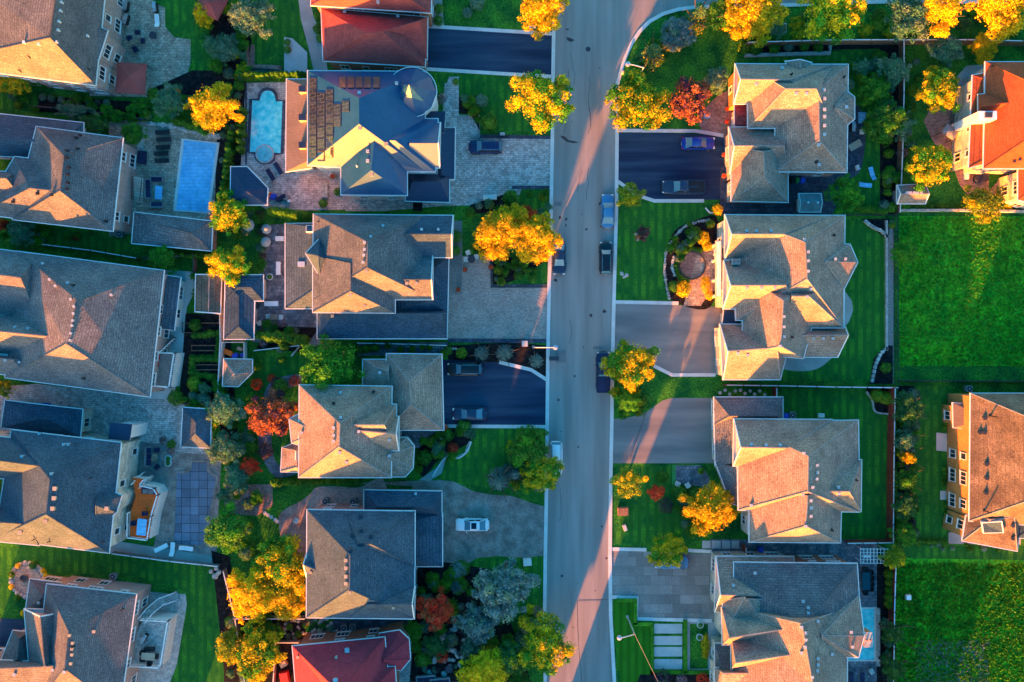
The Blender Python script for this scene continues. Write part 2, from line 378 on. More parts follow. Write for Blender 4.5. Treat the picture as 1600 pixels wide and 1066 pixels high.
class House:
    def __init__(s, label, wall, roof, ze, blocks, kind='house', cat='house', windows=True, trim='trim', pitch=.62, z0=0, seed=1):
        cs = [P(x, y, ze) for x, y in blocks[0][0]]; c = sum(cs, Vector()) / len(cs); s.org = Vector((c.x, c.y, 0))
        s.root = thing(kind, s.org, label, cat); s.tri = []; s.wp = []; s.wall = wall
        W, Rf, G = B(), B(), B()
        for i, blk in enumerate(blocks):
            cor, rid = blk[0], blk[1]; o = blk[2] if len(blk) > 2 else {}
            z = o.get('ze', ze) + i * .007; rm = o.get('roof', roof); wm = o.get('wall', wall); pt = o.get('p', pitch)
            C = [P(x, y, z) for x, y in cor]; n = len(C)
            if not rid:                                   # flat roof
                Rf.prism([q[:2] for q in C], z - .1, z + .02, 'trim', rm); s.wp.append((offset(C, .3), z, wm)); 
                for k in range(1, n - 1): s.tri.append((C[0], C[k], C[k + 1]))
                W.prism([tuple(q) for q in offset(C, .3)], z0, z - .12, wm); continue
            dz = 1.5
            for _ in range(4):
                Rr = [P(x, y, z + dz) for x, y in rid]; mid = sum(Rr, Vector()) / len(Rr)
                if len(Rr) == 1: run = sum(seg_dist(mid, C[k], C[(k + 1) % n]) for k in range(n)) / n
                else:
                    ew = abs(Rr[0].x - Rr[1].x) > abs(Rr[0].y - Rr[1].y)
                    e = ((0, 1), (2, 3)) if ew else ((1, 2), (3, 0))
                    run = (seg_dist(mid, C[e[0][0]], C[e[0][1]]) + seg_dist(mid, C[e[1][0]], C[e[1][1]])) / 2
                dz = o['dz'] if 'dz' in o else run * pt
            g = o.get('g', (0, 0))
            if len(Rr) == 2:
                r1, r2 = Rr
                ends = ((3, 0), (1, 2)) if ew else ((0, 1), (2, 3))
                for gi in (0, 1):
                    if g[gi]:                             # snap a gable's ridge end on to its eave line
                        a, b = C[ends[gi][0]], C[ends[gi][1]]; d = (r2 - r1).normalized() * (1 if gi else -1); q = r2 if gi else r1
                        e = (b - a).xy; den = d.x * e.y - d.y * e.x; t = ((a.x - q.x) * e.y - (a.y - q.y) * e.x) / den
                        if gi: r2 = q + d * t
                        else: r1 = q + d * t
                a, b, c, d = C
                F = [((a, b, r2, r1), 0), ((b, c, r2), g[1]), ((c, d, r1, r2), 0), ((d, a, r1), g[0])] if ew else \
                    [((a, b, r1), g[0]), ((b, c, r2, r1), 0), ((c, d, r2), g[1]), ((d, a, r1, r2), 0)]
                caps = [(r1, r2)]
                for (gi, q, ee) in ((0, r1, ends[0]), (1, r2, ends[1])):
                    if g[gi]:
                        inn = (r2 - r1).normalized() * (.4 if gi == 0 else -.4); inn.z = 0
                        A_, B_ = C[ee[0]], C[ee[1]]; dn = Vector((0, 0, -.08)); mdl = (A_ + B_) / 2
                        W.face([A_ + inn + dn, B_ + inn + dn, q + inn + dn], wm)
                        for e_ in (A_, B_): G.tube(e_, q, .10, trim, n=4)
                    else: caps += [(q, C[ee[0]]), (q, C[ee[1]])]
            else:
                F = [((C[k], C[(k + 1) % n], Rr[0]), 0) for k in range(n)]; caps = [(C[k], Rr[0]) for k in range(n)]
            for f, isg in F:
                if isg: continue
                nrm = (f[1] - f[0]).cross(f[2] - f[0])
                f = f if nrm.z > 0 else f[::-1]
                Rf.face(f, rm); s.tri.append(f[:3]);
                if len(f) == 4: s.tri.append((f[0], f[2], f[3]))
            if 'metal' not in rm:
                for p, q in caps:
                    if (q - p).length > .5: Rf.tube(p, q, .085, 'cap' if rm in ('roofgrey', 'rooftan', 'roofbrown') else rm, n=4)
            Rf.face([q - Vector((0, 0, .16)) for q in C], 'trim')
            out = offset(C, -.11)
            for k in range(n):
                a, b = C[k], C[(k + 1) % n]; ao, bo = out[k], out[(k + 1) % n]
                G.face([(a.x, a.y, z + .01), (b.x, b.y, z + .01), (bo.x, bo.y, z + .01), (ao.x, ao.y, z + .01)], trim)
                G.face([(ao.x, ao.y, z + .01), (bo.x, bo.y, z + .01), (bo.x, bo.y, z - .17), (ao.x, ao.y, z - .17)], trim)
            if not o.get('open'):
                w_ = offset(C, .42 + i * .005); s.wp.append((w_, z, wm)); W.prism([tuple(q) for q in w_], z0, z - .17, wm)
            else:
                for q in offset(C, .5): G.box((q.x, q.y, z0), (.22, .22, z - z0 - .17), trim)
        W.build('wall', s.root, s.org) if W.f else None
        Rf.build('roof', s.root, s.org); G.build('gutter', s.root, s.org)
        if windows: s.autowin(seed)
    def zat(s, x, y):
        z = 0.0
        for f in s.tri:
            if inside((x, y), f):
                n = (f[1] - f[0]).cross(f[2] - f[0])
                if abs(n.z) > 1e-6: z = max(z, f[0].z - (n.x * (x - f[0].x) + n.y * (y - f[0].y)) / n.z)
        return z
    def at(s, px, py):
        """the roof point seen at a photo pixel"""
        best = None
        z = 13.0
        while z > 1:                                # march down the sight line
            p = P(px, py, z); r = s.zat(p.x, p.y)
            if r >= z: return Vector((p.x, p.y, r))
            z -= .05
        return P(px, py, 5)
    def autowin(s, seed):
        rr = random.Random(seed)
        for bi, (poly, ze, wm) in enumerate(s.wp):
            n = len(poly)
            for k in range(n):
                a, b = Vector(poly[k]), Vector(poly[(k + 1) % n]); L_ = (b - a).length
                if L_ < 2.2: continue
                d = (b - a).normalized(); nn = Vector((d.y, -d.x)); cen = sum((Vector(q) for q in poly), Vector((0, 0))) / n
                if nn.dot((a + b) / 2 - cen) < 0: nn = -nn
                mid = (a + b) / 2
                if nn.dot(-mid) * ze / (HC - ze) < .75: continue
                m = max(1, int(L_ / 3.1))
                for j in range(m):
                    p = a + d * (L_ * (j + .5) / m + rr.uniform(-.3, .3))
                    for z in ((1.0, 3.9) if ze > 5.4 else (1.0,)):
                        q = p + nn * .45; ok = abs(p.x) < 78 and abs(p.y) < 54
                        for bj, (po, z2, _) in enumerate(s.wp):
                            if bj != bi and z2 > z and (inside(q, po) or inside(p + nn * .1 + d * .7, po) or inside(p + nn * .1 - d * .7, po)): ok = False
                        if not ok or rr.random() < .15: continue
                        s.window(p, nn, z, *rr.choice(((1.1, 1.4, 2), (.8, 1.3, 1), (1.7, 1.4, 3), (1.1, 1.4, 2))))
    def window(s, p, nn, z, w_=1.1, h_=1.4, bars=2, name='window'):
        fm, gm = window_mesh(w_, h_, bars)
        o = bpy.data.objects.new(name, fm); col.objects.link(o); o.parent = s.root
        o.location = (p.x - s.org.x + nn.x * .01, p.y - s.org.y + nn.y * .01, z); o.rotation_euler = (0, 0, math.atan2(nn.y, nn.x) + math.pi / 2)
        g = bpy.data.objects.new('pane', gm); col.objects.link(g); g.parent = o
    def wallhit(s, px, py, bi, k):
        """where the sight line through a pixel meets wall k of block bi"""
        poly = s.wp[bi][0]; a, b = Vector(poly[k]), Vector(poly[(k + 1) % len(poly)]); d = (b - a).normalized(); nn = Vector((d.y, -d.x))
        p0, p1 = P(px, py, 0), P(px, py, 10)
        t = (a - p0.xy).dot(nn) / (p1 - p0).xy.dot(nn); q = p0 + (p1 - p0) * t
        cen = sum((Vector(v) for v in poly), Vector((0, 0))) / len(poly)
        return q, (nn if nn.dot((a + b) / 2 - cen) > 0 else -nn)
    def garage(s, bi, k, ts, w_=2.7, h_=2.3):
        poly = s.wp[bi][0]; a, b = Vector(poly[k]), Vector(poly[(k + 1) % len(poly)]); d = (b - a).normalized(); nn = Vector((d.y, -d.x))
        cen = sum((Vector(v) for v in poly), Vector((0, 0))) / len(poly); nn = nn if nn.dot((a + b) / 2 - cen) > 0 else -nn
        for t in ts:
            p = a + (b - a) * t; o = B(); rz = math.atan2(d.y, d.x)
            o.box((p.x + nn.x * .03, p.y + nn.y * .03, .03), (w_, .08, h_), 'door', rz)
            o.build('garage_door', s.root, s.org)
    def vents(s, pts, k='trim', sz=.26):
        for x, y in pts:
            p = s.at(x, y); o = B(); o.box((p.x, p.y, p.z - .15), (sz, sz, .42), k, 0, None, .06); o.box((p.x, p.y, p.z + .27), (sz * 1.25, sz * 1.25, .06), k)
            o.build('roof_vent', s.root, (s.org.x, s.org.y, 0))
    def pipes(s, pts, k='black', h=.7, r=.06):
        for x, y in pts:
            p = s.at(x, y); o = B(); o.lathe((p.x, p.y, p.z - .2), [(r * 2.5, .1), (r * 2, .25), (r, .3), (r, h + .2)], k, 8); o.build('vent_pipe', s.root, s.org)
    def panel(s, pts, k, name, lift=.10, frame=None):
        q = [s.at(x, y) for x, y in pts]; n = (q[1] - q[0]).cross(q[2] - q[0]).normalized(); n = n if n.z > 0 else -n
        up = [v + n * lift for v in q]; o = B(); o.face(up, k)
        for i in range(len(q)): j = (i + 1) % len(q); o.face([q[i], q[j], up[j], up[i]], frame or k)
        if frame:
            c = sum(up, Vector()) / len(up); inn = [v + (c - v) * .12 + n * .012 for v in up]; o.m[0] = o.mi(frame); o.face(inn, k)
        return o.build(name, s.root, s.org)
    def chimney(s, x, y, sx=1.0, sy=.8, h=1.4, k='wallbrick'):
        p = s.at(x, y); o = B(); o.box((p.x, p.y, p.z - 1), (sx, sy, h + 1), k); o.box((p.x, p.y, p.z + h), (sx + .2, sy + .2, .12), 'stone')
        for dx in (-sx / 4, sx / 4): o.lathe((p.x + dx, p.y, p.z + h + .12), [(.13, 0), (.11, .3)], 'pot', 10)
        o.build('chimney', s.root, s.org)
    def dormerbox(s, x, y, sx, sy, h, k, top):
        p = s.at(x, y); o = B(); o.box((p.x, p.y, p.z - .8), (sx, sy, h + .8), k, 0, top); o.build('dormer', s.root, s.org)
GW, GE, GN, GS = (1, 0), (0, 1), (1, 0), (0, 1)

# --- left column
L1 = House('pink-walled house with orange-lit grey hip roof in the top left corner', 'wallpink', 'roofdark', 6.8, [
    ([(-110, -70), (168, -50), (149, 133), (-110, 100)], [(88, -10), (78, 59)], {'p': .62}),
    ([(-60, -60), (100, -60), (62, 110), (-60, 100)], [(-60, 25), (8, 20)], {'dz': 2.6}),
    ([(100, 20), (168, 48), (154, 92), (100, 100)], [(112, 50)], {'dz': 1.9}),
], seed=2)
L1.vents([(98, 5), (96, 18), (94, 35), (92, 48), (90, 67), (138, 57)]); L1.vents([(39, 67), (62, 70)], 'white'); L1.pipes([(47, 90), (33, 112), (140, 109)])
L2 = House('pink-walled house with a rotated grey hip roof beside the blue covered pool', 'wallpink', 'roofmid', 6.0, [
    ([(57, 198), (192, 216), (176, 361), (20, 343)], [(100, 243), (94, 298)], {'p': .5}),
    ([(23, 245), (120, 257), (108, 352), (-30, 334)], [(47, 294), (90, 299)], {'dz': 2.4}),
    ([(-80, 170), (130, 192), (130, 250), (-80, 240)], [(-60, 215), (100, 222)], {'ze': 4.6, 'dz': 1.5, 'roof': 'roofslate'}),
    ([(-60, 262), (24, 270), (34, 310), (-60, 305)], [(-60, 275), (10, 279)], {'dz': 1.8, 'roof': 'roofdark'}),
], seed=3)
L2.vents([(106, 247), (109, 262), (107, 273), (107, 286), (106, 296), (60, 303), (82, 305), (22, 316)], 'black', .3); L2.pipes([(106, 236), (122, 233), (120, 216), (126, 212), (166, 346)], r=.1)
L3 = House('very large house with tan-grey hip roof and white railed rear balcony on the left edge', 'wallpink', 'rooflarge', 5.8, [
    ([(27, 393), (256, 423), (234, 620), (8, 590)], [(123, 471), (104, 537)], {'p': .42}),
    ([(-90, 378), (60, 398), (60, 500), (-90, 480)], [(-60, 422), (32, 434)], {'dz': 2.6}),
    ([(-90, 485), (100, 500), (95, 560), (-90, 545)], [(-60, 512), (90, 527)], {'dz': 2.8}),
    ([(-90, 545), (60, 562), (50, 592), (-90, 570)], [(-60, 556), (20, 562)], {'dz': 1.5}),
    ([(257, 430), (282, 434), (272, 516), (247, 513)], [(257, 440), (250, 508)], {'ze': 3.4, 'dz': .5, 'roof': 'roofslate', 'wall': 'wallwhite'}),
], seed=4)
L3.vents([(112, 468), (117, 479), (116, 490), (115, 501), (114, 509), (112, 521), (111, 532), (175, 461), (68, 412), (88, 447), (107, 442), (79, 437), (25, 511), (45, 513), (10, 563), (32, 566)], 'vent', .26); L3.pipes([(115, 446), (132, 591)], r=.1)
L4 = House('cream-walled house with dark blue shingle roof and orange rear deck on the left edge', 'wallcream', 'roofslate', 7.2, [
    ([(18, 672), (189, 692), (170, 864), (-8, 842)], [(78, 749), (72, 804)], {}),
    ([(-90, 672), (60, 690), (58, 752), (-90, 740)], [(-60, 712), (62, 728)], {'dz': 3.4}),
    ([(-90, 788), (60, 795), (60, 852), (-90, 838)], [(-60, 812), (44, 819)], {'dz': 2.6}),
    ([(150, 755), (190, 775), (182, 800), (150, 830)], [(150, 790)], {'dz': 2.0}),
    ([(8, 626), (129, 640), (125, 683), (2, 668)], [(57, 655), (80, 657)], {'ze': 4.0, 'dz': 1.5, 'roof': 'roofblue'}),
    ([(172, 660), (207, 663), (203, 689), (169, 686)], [], {'ze': 5.8, 'roof': 'metalnavy', 'wall': 'wallwhite'}),
], seed=5)
L4.vents([(101, 694), (108, 694), (36, 713), (82, 740)], 'vent', .3); L4.vents([(87, 763), (86, 778), (84, 794), (168, 794), (73, 814), (33, 831)], 'tan', .42); L4.pipes([(54, 843), (78, 846), (142, 747), (162, 846)]); L4.vents([(80, 674)], 'steel', .3)
L5 = House('pink-walled house with grey-blue hip roofs and railed rear terrace in the bottom left corner', 'wallpink', 'roofdark', 6.0, [
    ([(73, 913), (213, 929), (187, 1110), (50, 1110)], [(107, 985), (101, 1045)], {}),
    ([(38, 952), (106, 955), (98, 1048), (46, 1046)], [(62, 950), (70, 1040)], {'g': GN, 'dz': 2.6}),
    ([(-60, 1030), (110, 1036), (140, 1120), (-60, 1110)], [(-60, 1047), (104, 1040)], {'dz': 2.4}),
    ([(20, 986), (44, 988), (54, 1052), (-4, 1046)], [(30, 998), (28, 1030)], {'ze': 4.6, 'dz': 1.8}),
    ([(47, 905), (95, 911), (82, 952), (40, 953)], [(68, 932)], {'ze': 3.9, 'dz': 1.0}),
], seed=6)
L5.vents([(110, 992), (115, 1004), (114, 1013), (114, 1022), (112, 1036), (148, 986)], 'tan', .3); L5.vents([(84, 1046), (102, 1049), (24, 1053), (62, 941)], 'vent', .3); L5.pipes([(192, 952), (116, 1010)])

# --- middle column
M0 = House('red-roofed house with brick walls beside the asphalt driveway at the top edge', 'wallbrick', 'roofred', 5.2, [
    ([(502, 13), (668, 27), (664, 104), (505, 95)], [(572, 52), (598, 50)], {'dz': 3.4}),
    ([(484, -90), (678, -90), (673, 20), (486, 8)], [(575, -55), (582, -40)], {'ze': 6.6}),
    ([(600, 30), (668, 27), (667, 92), (600, 80)], [(590, 52), (655, 33)], {'dz': 3.1}),
], seed=7)
M0.vents([(539, 19), (622, 26), (591, 4)], 'vent', .34)
M1 = House('dark blue metal-roofed house with solar panels and round corner turret beside the turquoise pool', 'wallwhite', 'metalroof', 6.4, [
    ([(481, 111), (664, 112), (664, 268), (481, 258)], [(561, 153), (561, 194)], {'p': .75}),
    ([(533, 200), (636, 200), (636, 305), (533, 304)], [(586, 205), (580, 266)], {'dz': 3.9}),
    ([(590, 186), (684, 186), (680, 268), (590, 268)], [(597, 219), (618, 220)], {'dz': 3.4}),
    ([(636, 192), (688, 192), (687, 262), (636, 262)], [(640, 224), (688, 224)], {'g': GE, 'dz': 2.6}),
    ([(448, 124), (486, 124), (486, 262), (447, 268)], [(484, 138), (484, 250)], {'ze': 4.0, 'dz': 1.6, 'roof': 'metalbrown'}),
    ([(636, 272), (702, 272), (702, 316), (634, 314)], [(644, 284), (688, 284)], {'ze': 3.6, 'dz': 1.0, 'roof': 'metalnavy'}),
    ([(684, 200), (711, 200), (710, 280), (684, 280)], [(690, 205), (690, 272)], {'ze': 3.6, 'dz': .8, 'roof': 'metalnavy'}),
    ([(661, 174), (696, 174), (694, 208), (661, 208)], [], {'ze': 4.4, 'roof': 'metalnavy'}),
], seed=8)
# main slopes share one metal; next comes the round corner turret
t = B(); tc = P(643, 143, 7.4)
t.lathe((tc.x, tc.y, 0), [(3.0, 0), (3.0, 7.0)], 'wallwhite', 28, False); t.lathe((tc.x, tc.y, 7.0), [(3.35, 0), (3.45, 0), (3.45, .16), (3.35, .16)], 'trim', 28, False)
t.lathe((tc.x, tc.y, 7.05), [(3.38, 0), (2.25, 1.05), (1.1, 2.1), (.02, 3.3)], 'metalroof', 9)
t.build('turret', M1.root, M1.org)
for i, x0 in enumerate([484, 497, 510, 522, 535, 548]):
    ys = [(122, 140), (140, 158), (158, 176), (176, 194), (194, 212), (212, 230), (230, 248)][0 + (i + 1) // 2:7 - (i * 3) // 3 if i > 2 else 7]
    for a, b in ys:
        of = 5 if i % 2 else 0
        if M1.at(x0 + 6, a + of).z > 3: M1.panel([(x0, a + of), (x0 + 11.5, a + of), (x0 + 11.5, b + of - 1.4), (x0, b + of - 1.4)], 'solar', 'solar_panel', .12, 'trimdark')
for x0 in (530, 543, 556, 569, 583): M1.panel([(x0, 121), (x0 + 11, 121), (x0 + 11, 139), (x0, 139)][:4], 'solarredsheen', 'solar_panel', .12, 'trimdark')
M1.vents([(563, 201), (604, 226), (581, 273)], 'tan', .4); M1.vents([(575, 237), (575, 252), (562, 146), (620, 131)], 'vent', .34); M1.pipes([(558, 260)], 'white')
for y in (142, 186, 229): M1.dormerbox(475, y, 1.0, .9, .9, 'tan', 'metalnavy')
M2 = House('grey shingle house with low blue south wing between the grey deck and the paver driveway', 'wallwhite', 'roofmid', 6.2, [
    ([(490, 335), (664, 337), (664, 462), (489, 470)], [(574, 378), (574, 418)], {}),
    ([(540, 336), (708, 337), (706, 402), (540, 402)], [(600, 366), (706, 366)], {'g': GE, 'roof': 'roofslate'}),  # slate here carries the north side's blue shade in its colour
    ([(489, 400), (617, 400), (617, 489), (489, 488)], [(548, 412), (548, 455)], {}),
    ([(575, 398), (676, 398), (676, 468), (575, 468)], [(590, 437), (676, 437)], {'g': GE}),
    ([(478, 396), (500, 372), (518, 409), (500, 432)], [(497, 400)], {'ze': 6.6, 'dz': 1.6, 'roof': 'roofslate'}),
    ([(446, 350), (494, 349), (494, 482), (446, 482)], [(491, 356), (491, 452)], {'ze': 3.8, 'dz': 1.5, 'roof': 'roofslate'}),
    ([(496, 484), (699, 484), (698, 529), (496, 529)], [(522, 491), (690, 490)], {'ze': 3.7, 'dz': 1.6, 'roof': 'roofblue'}),
    ([(610, 400), (701, 400), (699, 489), (610, 489)], [(672, 425), (672, 470)], {'ze': 3.9, 'dz': 1.3, 'roof': 'roofblue'}),
], seed=9)
M2.vents([(570, 379), (570, 390), (569, 399), (568, 410), (599, 353), (659, 359), (685, 359), (580, 370)], 'vent', .28); M2.vents([(573, 424), (636, 443), (651, 443), (548, 461), (570, 478), (520, 494)], 'tan', .34)
M2.panel([(466, 409), (477, 409), (477, 417), (466, 417)], 'steel', 'skylight', .15); M2.panel([(479, 354), (489, 354), (489, 364), (479, 364)], 'glass', 'skylight', .3, 'trim'); M2.pipes([(498, 347)], h=1)
M3 = House('tan shingle house beside the curved asphalt driveway with two dark cars', 'wallcream', 'roofgrey', 6.0, [
    ([(468, 602), (612, 604), (611, 746), (467, 746)], [(531, 662), (530, 698)], {}),
    ([(540, 632), (619, 632), (619, 700), (540, 700)], [(548, 664), (600, 664)], {'dz': 3.0}),
    ([(545, 651), (623, 651), (623, 704), (545, 704)], [(552, 672), (623, 679)], {'g': GE, 'dz': 2.6}),
    ([(452, 655), (500, 630), (500, 705), (456, 692)], [(496, 676)], {'ze': 5.4, 'dz': 2.0}),
    ([(441, 700), (467, 690), (470, 738), (439, 737)], [(464, 705), (464, 730)], {'ze': 3.8, 'dz': 1.1}),
    ([(604, 553), (690, 554), (693, 672), (604, 672)], [(640, 595), (642, 632)], {'ze': 4.2, 'dz': 2.0, 'roof': 'roofgrey'}),
    ([(567, 562), (610, 562), (610, 606), (567, 606)], [(590, 575), (606, 580)], {'ze': 4.0, 'dz': 1.2, 'roof': 'roofgrey'}),
    ([(612, 684), (636, 684), (647, 697), (645, 732), (633, 745), (608, 745), (590, 730), (592, 700)], [(606, 712)], {'ze': 4.4, 'dz': 2.0}),
], seed=10)
M3.vents([(533, 613), (533, 652), (522, 668), (522, 680), (522, 689), (561, 674), (609, 687), (531, 707), (542, 722), (472, 676), (594, 582), (609, 712)], 'vent', .3); M3.vents([(584, 612), (522, 630)], 'black', .3)
M3.panel([(461, 705), (466, 705), (466, 719), (461, 719)], 'poolcover', 'skylight', .2, 'trim')
M4 = House('blue shingle hip-roofed house beside the driveway with the white sedan', 'wallpink', 'roofslate', 6.9, [
    ([(480, 797), (648, 799), (647, 967), (479, 965)], [(547, 868), (546, 921)], {}),
    ([(540, 799), (648, 800), (648, 885), (540, 885)], [(560, 850), (580, 850)], {'dz': 3.7}),
    ([(546, 915), (648, 917), (647, 966), (546, 966)], [(575, 944), (647, 944)], {'g': GE, 'dz': 2.6}),
    ([(478, 868), (502, 862), (506, 908), (479, 902)], [(478, 884), (502, 894)], {'ze': 6.3, 'dz': 1.5, 'g': GW}),
    ([(640, 800), (691, 803), (691, 885), (640, 885)], [(646, 815), (646, 872)], {'ze': 3.9, 'dz': 1.1, 'roof': 'roofblue'}),
    ([(569, 766), (690, 768), (690, 806), (569, 806)], [(590, 792), (676, 792)], {'ze': 3.9, 'dz': 1.4, 'roof': 'roofblue'}),
    ([(632, 878), (650, 878), (650, 906), (632, 906)], [], {'ze': 4.2, 'roof': 'metalnavy'}),
], seed=11)
M4.vents([(541, 875), (541, 887), (541, 900), (541, 911)], 'tan', .36); M4.vents([(547, 925), (615, 949), (486, 894)], 'tan', .3); M4.vents([(548, 859), (580, 838), (564, 807), (565, 829), (551, 836)], 'trimdark', .42); M4.vents([(650, 771)], 'vent', .3)
M5 = House('dark red hip-roofed house with brick north terrace at the bottom edge', 'wallbrick', 'roofcrimson', 6.0, [
    ([(457, 1010), (601, 996), (616, 1160), (470, 1170)], [(530, 1082), (546, 1120)], {'dz': 5.0}),
    ([(593, 990), (624, 985), (639, 999), (641, 1030), (627, 1047), (598, 1046)], [(600, 1032)], {'ze': 5.2, 'dz': 1.5}),
    ([(560, 1043), (617, 1042), (625, 1160), (560, 1160)], [(586, 1075), (590, 1130)], {'ze': 5.9, 'dz': 2.2}),
], seed=12)
M5.vents([(543, 1015), (525, 1062)], 'steel', .5); M5.vents([(466, 1026), (526, 1026)], 'tan', .28)

# --- right column
R1 = House('grey shingle house with orange-lit west gable beside the asphalt driveway with the blue car', 'wallpink', 'roofgrey', 5.4, [
    ([(1212, 101), (1325, 101), (1323, 269), (1211, 268)], [(1279, 139), (1280, 219)], {'p': .55}),
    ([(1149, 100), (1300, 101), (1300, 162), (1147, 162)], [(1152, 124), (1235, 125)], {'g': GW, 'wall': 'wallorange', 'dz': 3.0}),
    ([(1168, 104), (1300, 104), (1300, 200), (1169, 200)], [(1228, 139), (1275, 139)], {'dz': 3.9}),
    ([(1139, 199), (1231, 199), (1231, 270), (1141, 270)], [(1147, 228), (1225, 228)], {'g': GW, 'ze': 4.2, 'dz': 2.4, 'wall': 'wallpink'}),
    ([(1143, 228), (1231, 228), (1231, 316), (1143, 314)], [(1193, 238), (1195, 277)], {'ze': 4.2, 'dz': 3.0}),
    ([(1300, 143), (1324, 143), (1335, 152), (1335, 186), (1324, 195), (1300, 195)], [(1305, 167)], {'dz': 1.5}),
    ([(1148, 162), (1170, 162), (1170, 202), (1148, 202)], [(1152, 182), (1166, 182)], {'ze': 3.6, 'dz': .4, 'roof': 'roofred'}),
    ([(1228, 96), (1268, 98), (1260, 118), (1236, 118)], [(1250, 100), (1250, 116)], {'dz': 1.0, 'g': GN}),
], seed=13)
R1.vents([(1286, 141), (1287, 155), (1287, 172), (1287, 183), (1287, 197), (1287, 211), (1321, 168), (1278, 227), (1279, 258), (1221, 107)], 'vent', .34); R1.vents([(1181, 132), (1243, 147), (1259, 147)], 'vent', .34); R1.pipes([(1236, 117), (1318, 121), (1275, 253)], r=.1)
R1.garage(4, 3, [.25, .6]); R1.garage(3, 3, [.45])
R2 = House('largest right-hand house with many cream-lit gables and round front court bed', 'wallcream', 'roofgrey', 6.4, [
    ([(1150, 337), (1320, 337), (1318, 512), (1150, 500)], [(1258, 379), (1261, 436)], {}),
    ([(1133, 336), (1300, 337), (1300, 405), (1133, 405)], [(1144, 366), (1225, 366)], {'g': GW, 'dz': 3.4}),
    ([(1131, 408), (1262, 402), (1262, 485), (1130, 482)], [(1142, 446), (1227, 446)], {'g': GW, 'dz': 3.8}),
    ([(1162, 430), (1290, 430), (1255, 560), (1160, 552)], [(1224, 470), (1220, 541)], {'dz': 4.0}),
    ([(1125, 507), (1240, 507), (1219, 593), (1130, 593)], [(1137, 549), (1214, 543)], {'g': GW, 'dz': 3.4, 'ze': 5.6}),
    ([(1230, 435), (1318, 435), (1318, 512), (1230, 512)], [(1238, 463), (1264, 463)], {'dz': 3.8}),
    ([(1245, 510), (1321, 512), (1309, 558), (1245, 558)], [(1250, 524), (1321, 524)], {'ze': 5.4, 'dz': 1.7, 'g': GE}),
    ([(1290, 380), (1328, 382), (1340, 410), (1319, 451), (1290, 445)], [(1289, 409)], {'dz': 2.4}),
    ([(1131, 484), (1164, 484), (1164, 531), (1127, 531)], [(1150, 490), (1150, 525)], {'ze': 3.6, 'dz': .5, 'roof': 'metalnavy'}),
    ([(1117, 390), (1135, 388), (1135, 410), (1119, 410)], [(1130, 399), (1134, 399)], {'ze': 3.2, 'dz': .6, 'open': 1}),
], seed=14)
R2.vents([(1166, 361), (1181, 361), (1204, 361), (1256, 375), (1262, 394), (1262, 408), (1262, 424), (1266, 452), (1224, 495), (1224, 511), (1224, 526), (1218, 541), (1304, 405), (1320, 405), (1270, 529), (1285, 529), (1300, 529), (1166, 450), (1189, 450), (1210, 450), (1260, 464), (1152, 552), (1167, 555)], 'vent', .28); R2.vents([(1302, 368), (1237, 527)], 'black', .28)
R2.chimney(1147, 410, 1.0, .6, .8, 'trimdark'); R2.garage(4, 3, [.3, .7])
R3 = House('grey shingle house with two bright orange west slopes beside the red fence', 'wallcream', 'roofgrey', 6.0, [
    ([(1152, 660), (1341, 657), (1343, 800), (1154, 797)], [(1263, 713), (1262, 768)], {'dz': 4.9}),
    ([(1147, 655), (1300, 656), (1300, 745), (1146, 728)], [(1160, 699), (1232, 700)], {'g': GW, 'dz': 3.6}),
    ([(1171, 765), (1315, 765), (1313, 848), (1171, 847)], [(1262, 775), (1259, 822)], {'dz': 4.5}),
    ([(1280, 719), (1346, 719), (1345, 799), (1280, 799)], [(1290, 768), (1326, 768)], {'dz': 2.9}),
    ([(1116, 621), (1223, 621), (1223, 664), (1116, 664)], [(1140, 650), (1215, 650)], {'ze': 3.8, 'dz': 1.6, 'roof': 'roofdark'}),
    ([(1116, 640), (1160, 640), (1160, 728), (1118, 728)], [(1148, 655), (1148, 722)], {'ze': 3.8, 'dz': 1.4, 'roof': 'roofdark'}),
    ([(1118, 722), (1175, 722), (1180, 800), (1142, 786)], [(1160, 735), (1170, 780)], {'ze': 3.9, 'dz': 1.6, 'roof': 'roofdark'}),
], seed=15)
R3.vents([(1173, 694), (1196, 695), (1218, 695), (1255, 708), (1276, 727), (1276, 738), (1275, 748), (1266, 782), (1266, 793), (1266, 806), (1309, 761), (1310, 771), (1269, 761), (1254, 773), (1258, 822), (1173, 789)], 'vent', .3); R3.pipes([(1337, 750), (1299, 828)], r=.1); R3.garage(6, 3, [.3, .7])
